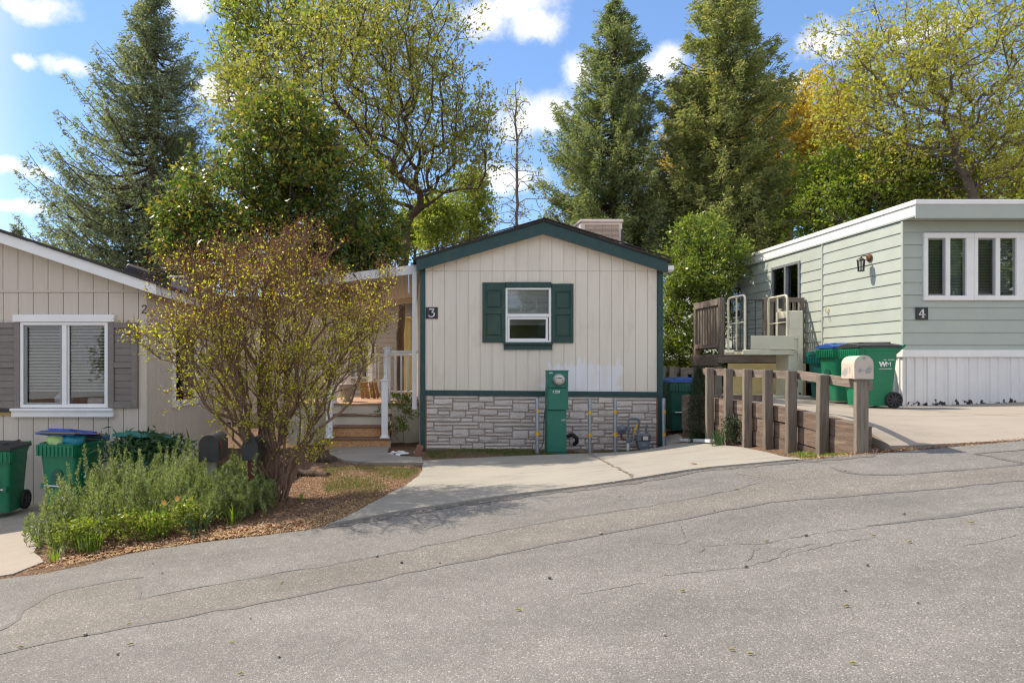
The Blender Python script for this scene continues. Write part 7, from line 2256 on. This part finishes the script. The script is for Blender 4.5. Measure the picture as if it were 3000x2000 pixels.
low_shrub('corner_shrub', 'small leafy shrub growing at the porch beside the green corner board', (-0.12, 12.2), 0.28, 0.16, 0.95, 900, L_['bush'], 0.05, 0.03, 'shrubs beside the homes')
low_shrub('dark_bush', 'dark rounded little bush hanging at the timber wall', (4.31, 9.1), 0.13, 0.12, 0.36, 1400, L_['juniper'], 0.03, 0.014, 'shrubs beside the homes')
def juniper():
    x0, y0 = 4.43, 10.45
    z0 = zl(x0, y0)
    t = thing('juniper', 'dark narrow juniper beside the bin between the homes', 'shrub', (x0, y0, z0), 'shrubs beside the homes')
    MB().tube([(x0, y0, z0 - 0.02), (x0, y0, z0 + 0.9)], [0.02, 0.006], 6).build('trunk', M['bark'], t)
    n = 5200
    u = rng.uniform(0, 1, n)
    r = 0.20 * np.sqrt(np.clip(1 - u, 0.05, 1)) * np.clip(u * 6, 0.4, 1) * np.sqrt(rng.uniform(0.1, 1, n))
    a = rng.uniform(0, 2 * np.pi, n)
    pts = np.stack([x0 + r * np.cos(a), y0 + r * np.sin(a), z0 + 0.02 + u * 1.1], 1) + rng.normal(0, 0.02, (n, 3))
    leaves('foliage', leaf_verts(pts, 0.05, 0.008, np.stack([np.cos(a) * 0.5, np.sin(a) * 0.5, np.full(n, 1.0)], 1), 0.5), L_['juniper'], t)
juniper()
def tuft(label, x0, y0, n, h, leafm, sp=0.12, name='grass_tuft', w=0.012, zf=zl, group='grass tufts'):
    t = thing(name, label, 'grass', (x0, y0, zf(x0, y0)), group)
    V = []
    Q = []
    for i in range(n):
        a = rng.uniform(0, 2 * math.pi); rr = sp * math.sqrt(rng.uniform(0, 1))
        x, y = x0 + rr * math.cos(a), y0 + rr * math.sin(a)
        L = h * rng.uniform(0.55, 1.1)
        out = np.array([math.cos(a), math.sin(a), 0]) * rng.uniform(0.1, 0.75) * L
        p = np.array([x, y, zf(x, y)])
        m1 = p + out * 0.35 + np.array([0, 0, L * 0.6]); m2 = p + out + np.array([0, 0, L * 0.85])
        s = np.array([-math.sin(a), math.cos(a), 0]) * w * rng.uniform(0.6, 1.2) / 2
        k = len(V)
        V += [p - s, p + s, m1 + s, m1 - s, m2]
        Q += [(k, k + 1, k + 2, k + 3), (k + 3, k + 2, k + 4, k + 4)]
    V = np.array(V) - np.array(ORI[t.name])
    me = bpy.data.meshes.new('blades')
    me.from_pydata([tuple(v) for v in V], [], [q if q[2] != q[3] else q[:3] for q in Q])
    link_mesh(me, 'blades', leafm, t, 'stuff')
tuft('bright green grass tuft at the front left of the rosemary', -2.72, 5.82, 70, 0.24, L_['grass_lime'], 0.12, w=0.007)
tuft('tall lime grass blades standing in the middle of the bed', -2.30, 6.05, 50, 0.38, L_['grass_lime'], 0.14, w=0.007)
tuft('small grass tuft at the far left foot of the rosemary', -2.92, 5.62, 30, 0.15, L_['grass_lime'], 0.06, w=0.007)
tuft('strap leaved green clump low in front of the dense rosemary', -1.88, 6.05, 26, 0.26, L_['cut'], 0.10, w=0.009)
tuft('bright grass blades among the right rosemary front', -1.62, 6.28, 26, 0.26, L_['grass_lime'], 0.08, w=0.008)
tuft('tiny green sprout in the mulch right of the myrtle', -1.12, 7.05, 10, 0.12, L_['grass_lime'], 0.03)
tuft('fresh green sprout at the driveway edge by the timber wall', 3.95, 6.86, 14, 0.11, L_['grass_lime'], 0.05)
tuft('spiky dark green clump at the foot of the second post row', 4.24, 9.35, 50, 0.34, L_['cut'], 0.10)
tuft('spiky small clump beside the white loose board', 4.40, 10.55, 36, 0.26, L_['cut'], 0.08)
# two orange flowers
for k, (x, y, lab) in enumerate(((-2.13, 5.98, 'left small orange flower low in the bed'), (-2.02, 6.0, 'right small orange flower low in the bed'))):
    t = thing('orange_flower', lab, 'flower', (x, y, zl(x, y)), 'orange flowers')
    z = zl(x, y)
    MB().tube([(x, y, z), (x + 0.01, y - 0.02, z + 0.15), (x, y - 0.05, z + 0.31 + 0.02 * k)], 0.003, 5).build('stalk', L_['grass_lime'], t)
    if 'petal' not in M: M['petal'] = pm('orange_petal', (0.72, 0.34, 0.05), (0.65, 0.42, 0.12), 30, 0.6)
    for j in range(5):
        a = j * 2 * math.pi / 5
        m = MB(); c = Vector((x, y - 0.055, z + 0.33 + 0.02 * k)); d = Vector((math.cos(a), -0.35, math.sin(a))) * 0.026; s = Vector((-math.sin(a), 0, math.cos(a))) * 0.012
        m.quad(c, c + d * 0.6 - s, c + d, c + d * 0.6 + s); m.build('petal', M['petal'], t)

# ---- garden cuttings heaped on the teal bin
ct = thing('garden_cuttings', 'heap of cut green leaves spilling from the teal bin', 'cuttings', (-3.35, 8.6, zb2 + 0.8))
pts = np.array([(-3.25, 8.50, zb2 + 0.84)]) + rng.normal(0, 1, (1500, 3)) * np.array([0.23, 0.14, 0.075])
leaves('leaf_heap', leaf_verts(pts, 0.15, 0.03, np.array([[0.2, -0.35, -0.45]]), 0.9, fold=0.15), L_['cut'], ct)

# ---- lawn remnants, grass strips, litter (stuff)
def scatter(poly, n, dens=None):
    A = np.array(poly)
    x = rng.uniform(A[:, 0].min(), A[:, 0].max(), n * 3); y = rng.uniform(A[:, 1].min(), A[:, 1].max(), n * 3)
    k = inside(x, y, poly)
    return x[k][:n], y[k][:n]
def grass(name, label, poly, n, h, leafm, w=0.007, patch=None):
    x, y = scatter(poly, n)
    if patch is not None:
        f = np.sin(x * patch + 1.3) * np.cos(y * patch * 1.3) + 0.5 * np.sin(x * patch * 2.7 + y * 3)
        k = f + rng.normal(0, 0.4, len(x)) > 0.0
        x, y = x[k], y[k]
    z = zlow(x, y)
    pts = np.stack([x, y, z - 0.003], 1)
    d = np.stack([rng.normal(0, 0.5, len(x)), rng.normal(0, 0.5, len(x)), np.ones(len(x))], 1)
    V = leaf_verts(pts, h, w, d, 0.15)
    o = np.array([x.mean(), y.mean(), z.min()])
    me = np_mesh(name, V - o, np.arange(len(V), dtype=np.int32).reshape(-1, 4))
    ob = link_mesh(me, name, leafm)
    ob.location = o
    tag(ob, label, 'grass', kind='stuff')
lawn = [(-1.25, 9.9), (-0.6, 9.9), (0.1, 9.7), (0.12, 9.0), (0.0, 8.3), (-0.2, 7.5), (-0.5, 7.0), (-0.9, 7.4), (-1.1, 8.5)]
grass('lawn', 'thin patchy lawn between the walkway and the driveway curve', lawn, 14000, 0.035, L_['grass'], 0.006, 2.2)
grass('grass_strip', 'low green grass strip at the foot of the stone skirting', [(0.3, 11.55), (4.1, 11.55), (4.1, 11.36), (2.2, 10.85), (0.3, 10.5)], 15000, 0.05, L_['grass'], 0.007, 1.2)
grass('grass_edge', 'mossy green grass at the foot of the timber wall', [(3.95, 6.75), (4.38, 6.68), (4.38, 7.6), (4.22, 7.6)], 5000, 0.03, L_['grass_lime'], 0.006, 4.0)
def litter(name, label, poly, n, s, leafm=None, zf=zlow, lift=0.006, cat='leaf litter'):
    x, y = scatter(poly, n)
    z = zf(x, y) + lift
    pts = np.stack([x, y, z], 1)
    V = leaf_verts(pts, s, s * 0.6, None, 1, flat=0.8, fold=0.2)
    o = np.array([x.mean(), y.mean(), z.min()])
    ob = link_mesh(np_mesh(name, V - o, np.arange(len(V), dtype=np.int32).reshape(-1, 4)), name, leafm or L_['dry'])
    ob.location = o
    tag(ob, label, cat, kind='stuff')
bed = [(-3.0, 5.35), (-2.3, 5.72), (-1.61, 5.82), (-0.9, 5.85), (-0.6, 6.2), (-0.35, 6.9), (-0.1, 7.6), (0.05, 8.4), (0.1, 9.6), (-1.2, 9.9), (-1.6, 9.4), (-1.9, 8.6), (-3.3, 6.3)]
litter('leaf_litter', 'brown fallen leaves and bark chips over the mulch bed', bed, 11000, 0.026)
litter('straw_litter', 'tan dry straw and needles along the asphalt edge', [(-2.75, 5.40), (-2.3, 5.62), (-1.6, 5.76), (-0.88, 5.78), (-0.5, 6.15), (-0.28, 6.9), (-0.6, 6.9), (-0.95, 6.2), (-1.6, 6.05), (-2.75, 5.62)], 5200, 0.022, L_['straw'])
litter('leaf_litter', 'larger dry leaves along the road edge of the bed', [(-2.9, 5.4), (-2.3, 5.68), (-1.5, 5.8), (-0.85, 5.82), (-0.9, 6.1), (-1.6, 6.15), (-2.9, 5.9)], 700, 0.06)
litter('leaf_litter', 'dry leaves drifted at the foot of the mailbox post', [(3.7, 6.58), (4.75, 6.52), (4.8, 6.66), (4.4, 6.9), (3.95, 6.85)], 900, 0.035)
litter('leaf_litter', 'thin line of dry debris along the upper driveway edge', [(float(x), float(edge(x)) + dy) for x, dy in [(4.7, -0.02), (5.4, -0.03), (6.4, -0.03), (6.4, 0.05), (5.4, 0.05), (4.7, 0.05)]], 500, 0.022, zf=lambda x, y: np.maximum(zroad(x, y), zpad(x, y)))
litter('leaf_litter', 'thin line of dry debris along the lower driveway edge', [(float(x), float(edge(x)) - 0.03) for x in np.arange(-0.6, 3.7, 0.4)] + [(float(x), float(edge(x)) + 0.03) for x in np.arange(3.6, -0.6, -0.4)], 420, 0.018, zf=lambda x, y: np.maximum(zroad(x, y) + 0.01, zlow(x, y)))
litter('gravel', 'loose gravel and twigs behind the driveway beside the fence', [(4.3, 9.4), (4.42, 9.4), (4.42, 11.5), (5.2, 12.6), (4.75, 12.6), (4.3, 11)], 2200, 0.03, L_['dry'], cat='gravel')
for x, y, lab, zf_ in ((-4.62, 7.6, 'single brown leaf on the shaded parking pad left of the bed', 0), (-5.1, 7.9, 'single dark leaf on the parking pad near the bin', 0), (2.9, 7.1, 'single dry leaf on the sunny driveway near the road', 0), (6.6, 7.2, 'single dry leaf on the upper driveway pad', 1)):
    z = (float(zpad(x, y)) if zf_ else zl(x, y) + 0.03) + 0.008
    V = leaf_verts(np.array([[x, y, z]]), 0.10, 0.06, np.array([[1.0, 0.2, 0]]), 0.2, flat=0.9, fold=0.2)
    m = MB(); m.v = [tuple(v) for v in V]; m.face((0, 1, 2, 3))
    tag(m.build('fallen_leaf', L_['dry']), lab, 'leaf')

# ================================================================ across the road (behind the camera, seen in the window panes)
proto = leafy_tree('street_tree', 'broad green tree across the road, first of the row', 18, [(1200, 1240), (1200, 1000), (1205, 880)],
                   [(1200, 760, 330, 200, 3.0, 3), (1000, 860, 200, 130, 2.4, 1), (1420, 850, 200, 140, 2.4, 1), (1200, 560, 220, 140, 2.2, 1)], 260, L_['maple'], M['bark_grey'], 0.2, 5, 0.8, 8, 0.22, 0.15, group='trees across the road')
for k, (x, y, s, a) in enumerate([(-16, -23, 0.9, 0.3), (-8.5, -22, 0.8, 1.2), (0, -24, 0.95, 2.0), (9, -22.5, 0.85, 3.3), (19, -24, 1.0, 4.1), (29, -23, 1.5, 5.0), (38, -22, 1.6, 0.9)]):
    o = proto if k == 0 else copy_tree(proto)
    o.location = (x, y, float(zroad(x, -9)) - 0.1)
    o.rotation_euler = (0, 0, a)
    o.scale = (s, s, s)
    o['label'] = 'broad green tree across the road, %s of the row' % ['first', 'second', 'third', 'fourth', 'fifth', 'sixth', 'seventh'][k]
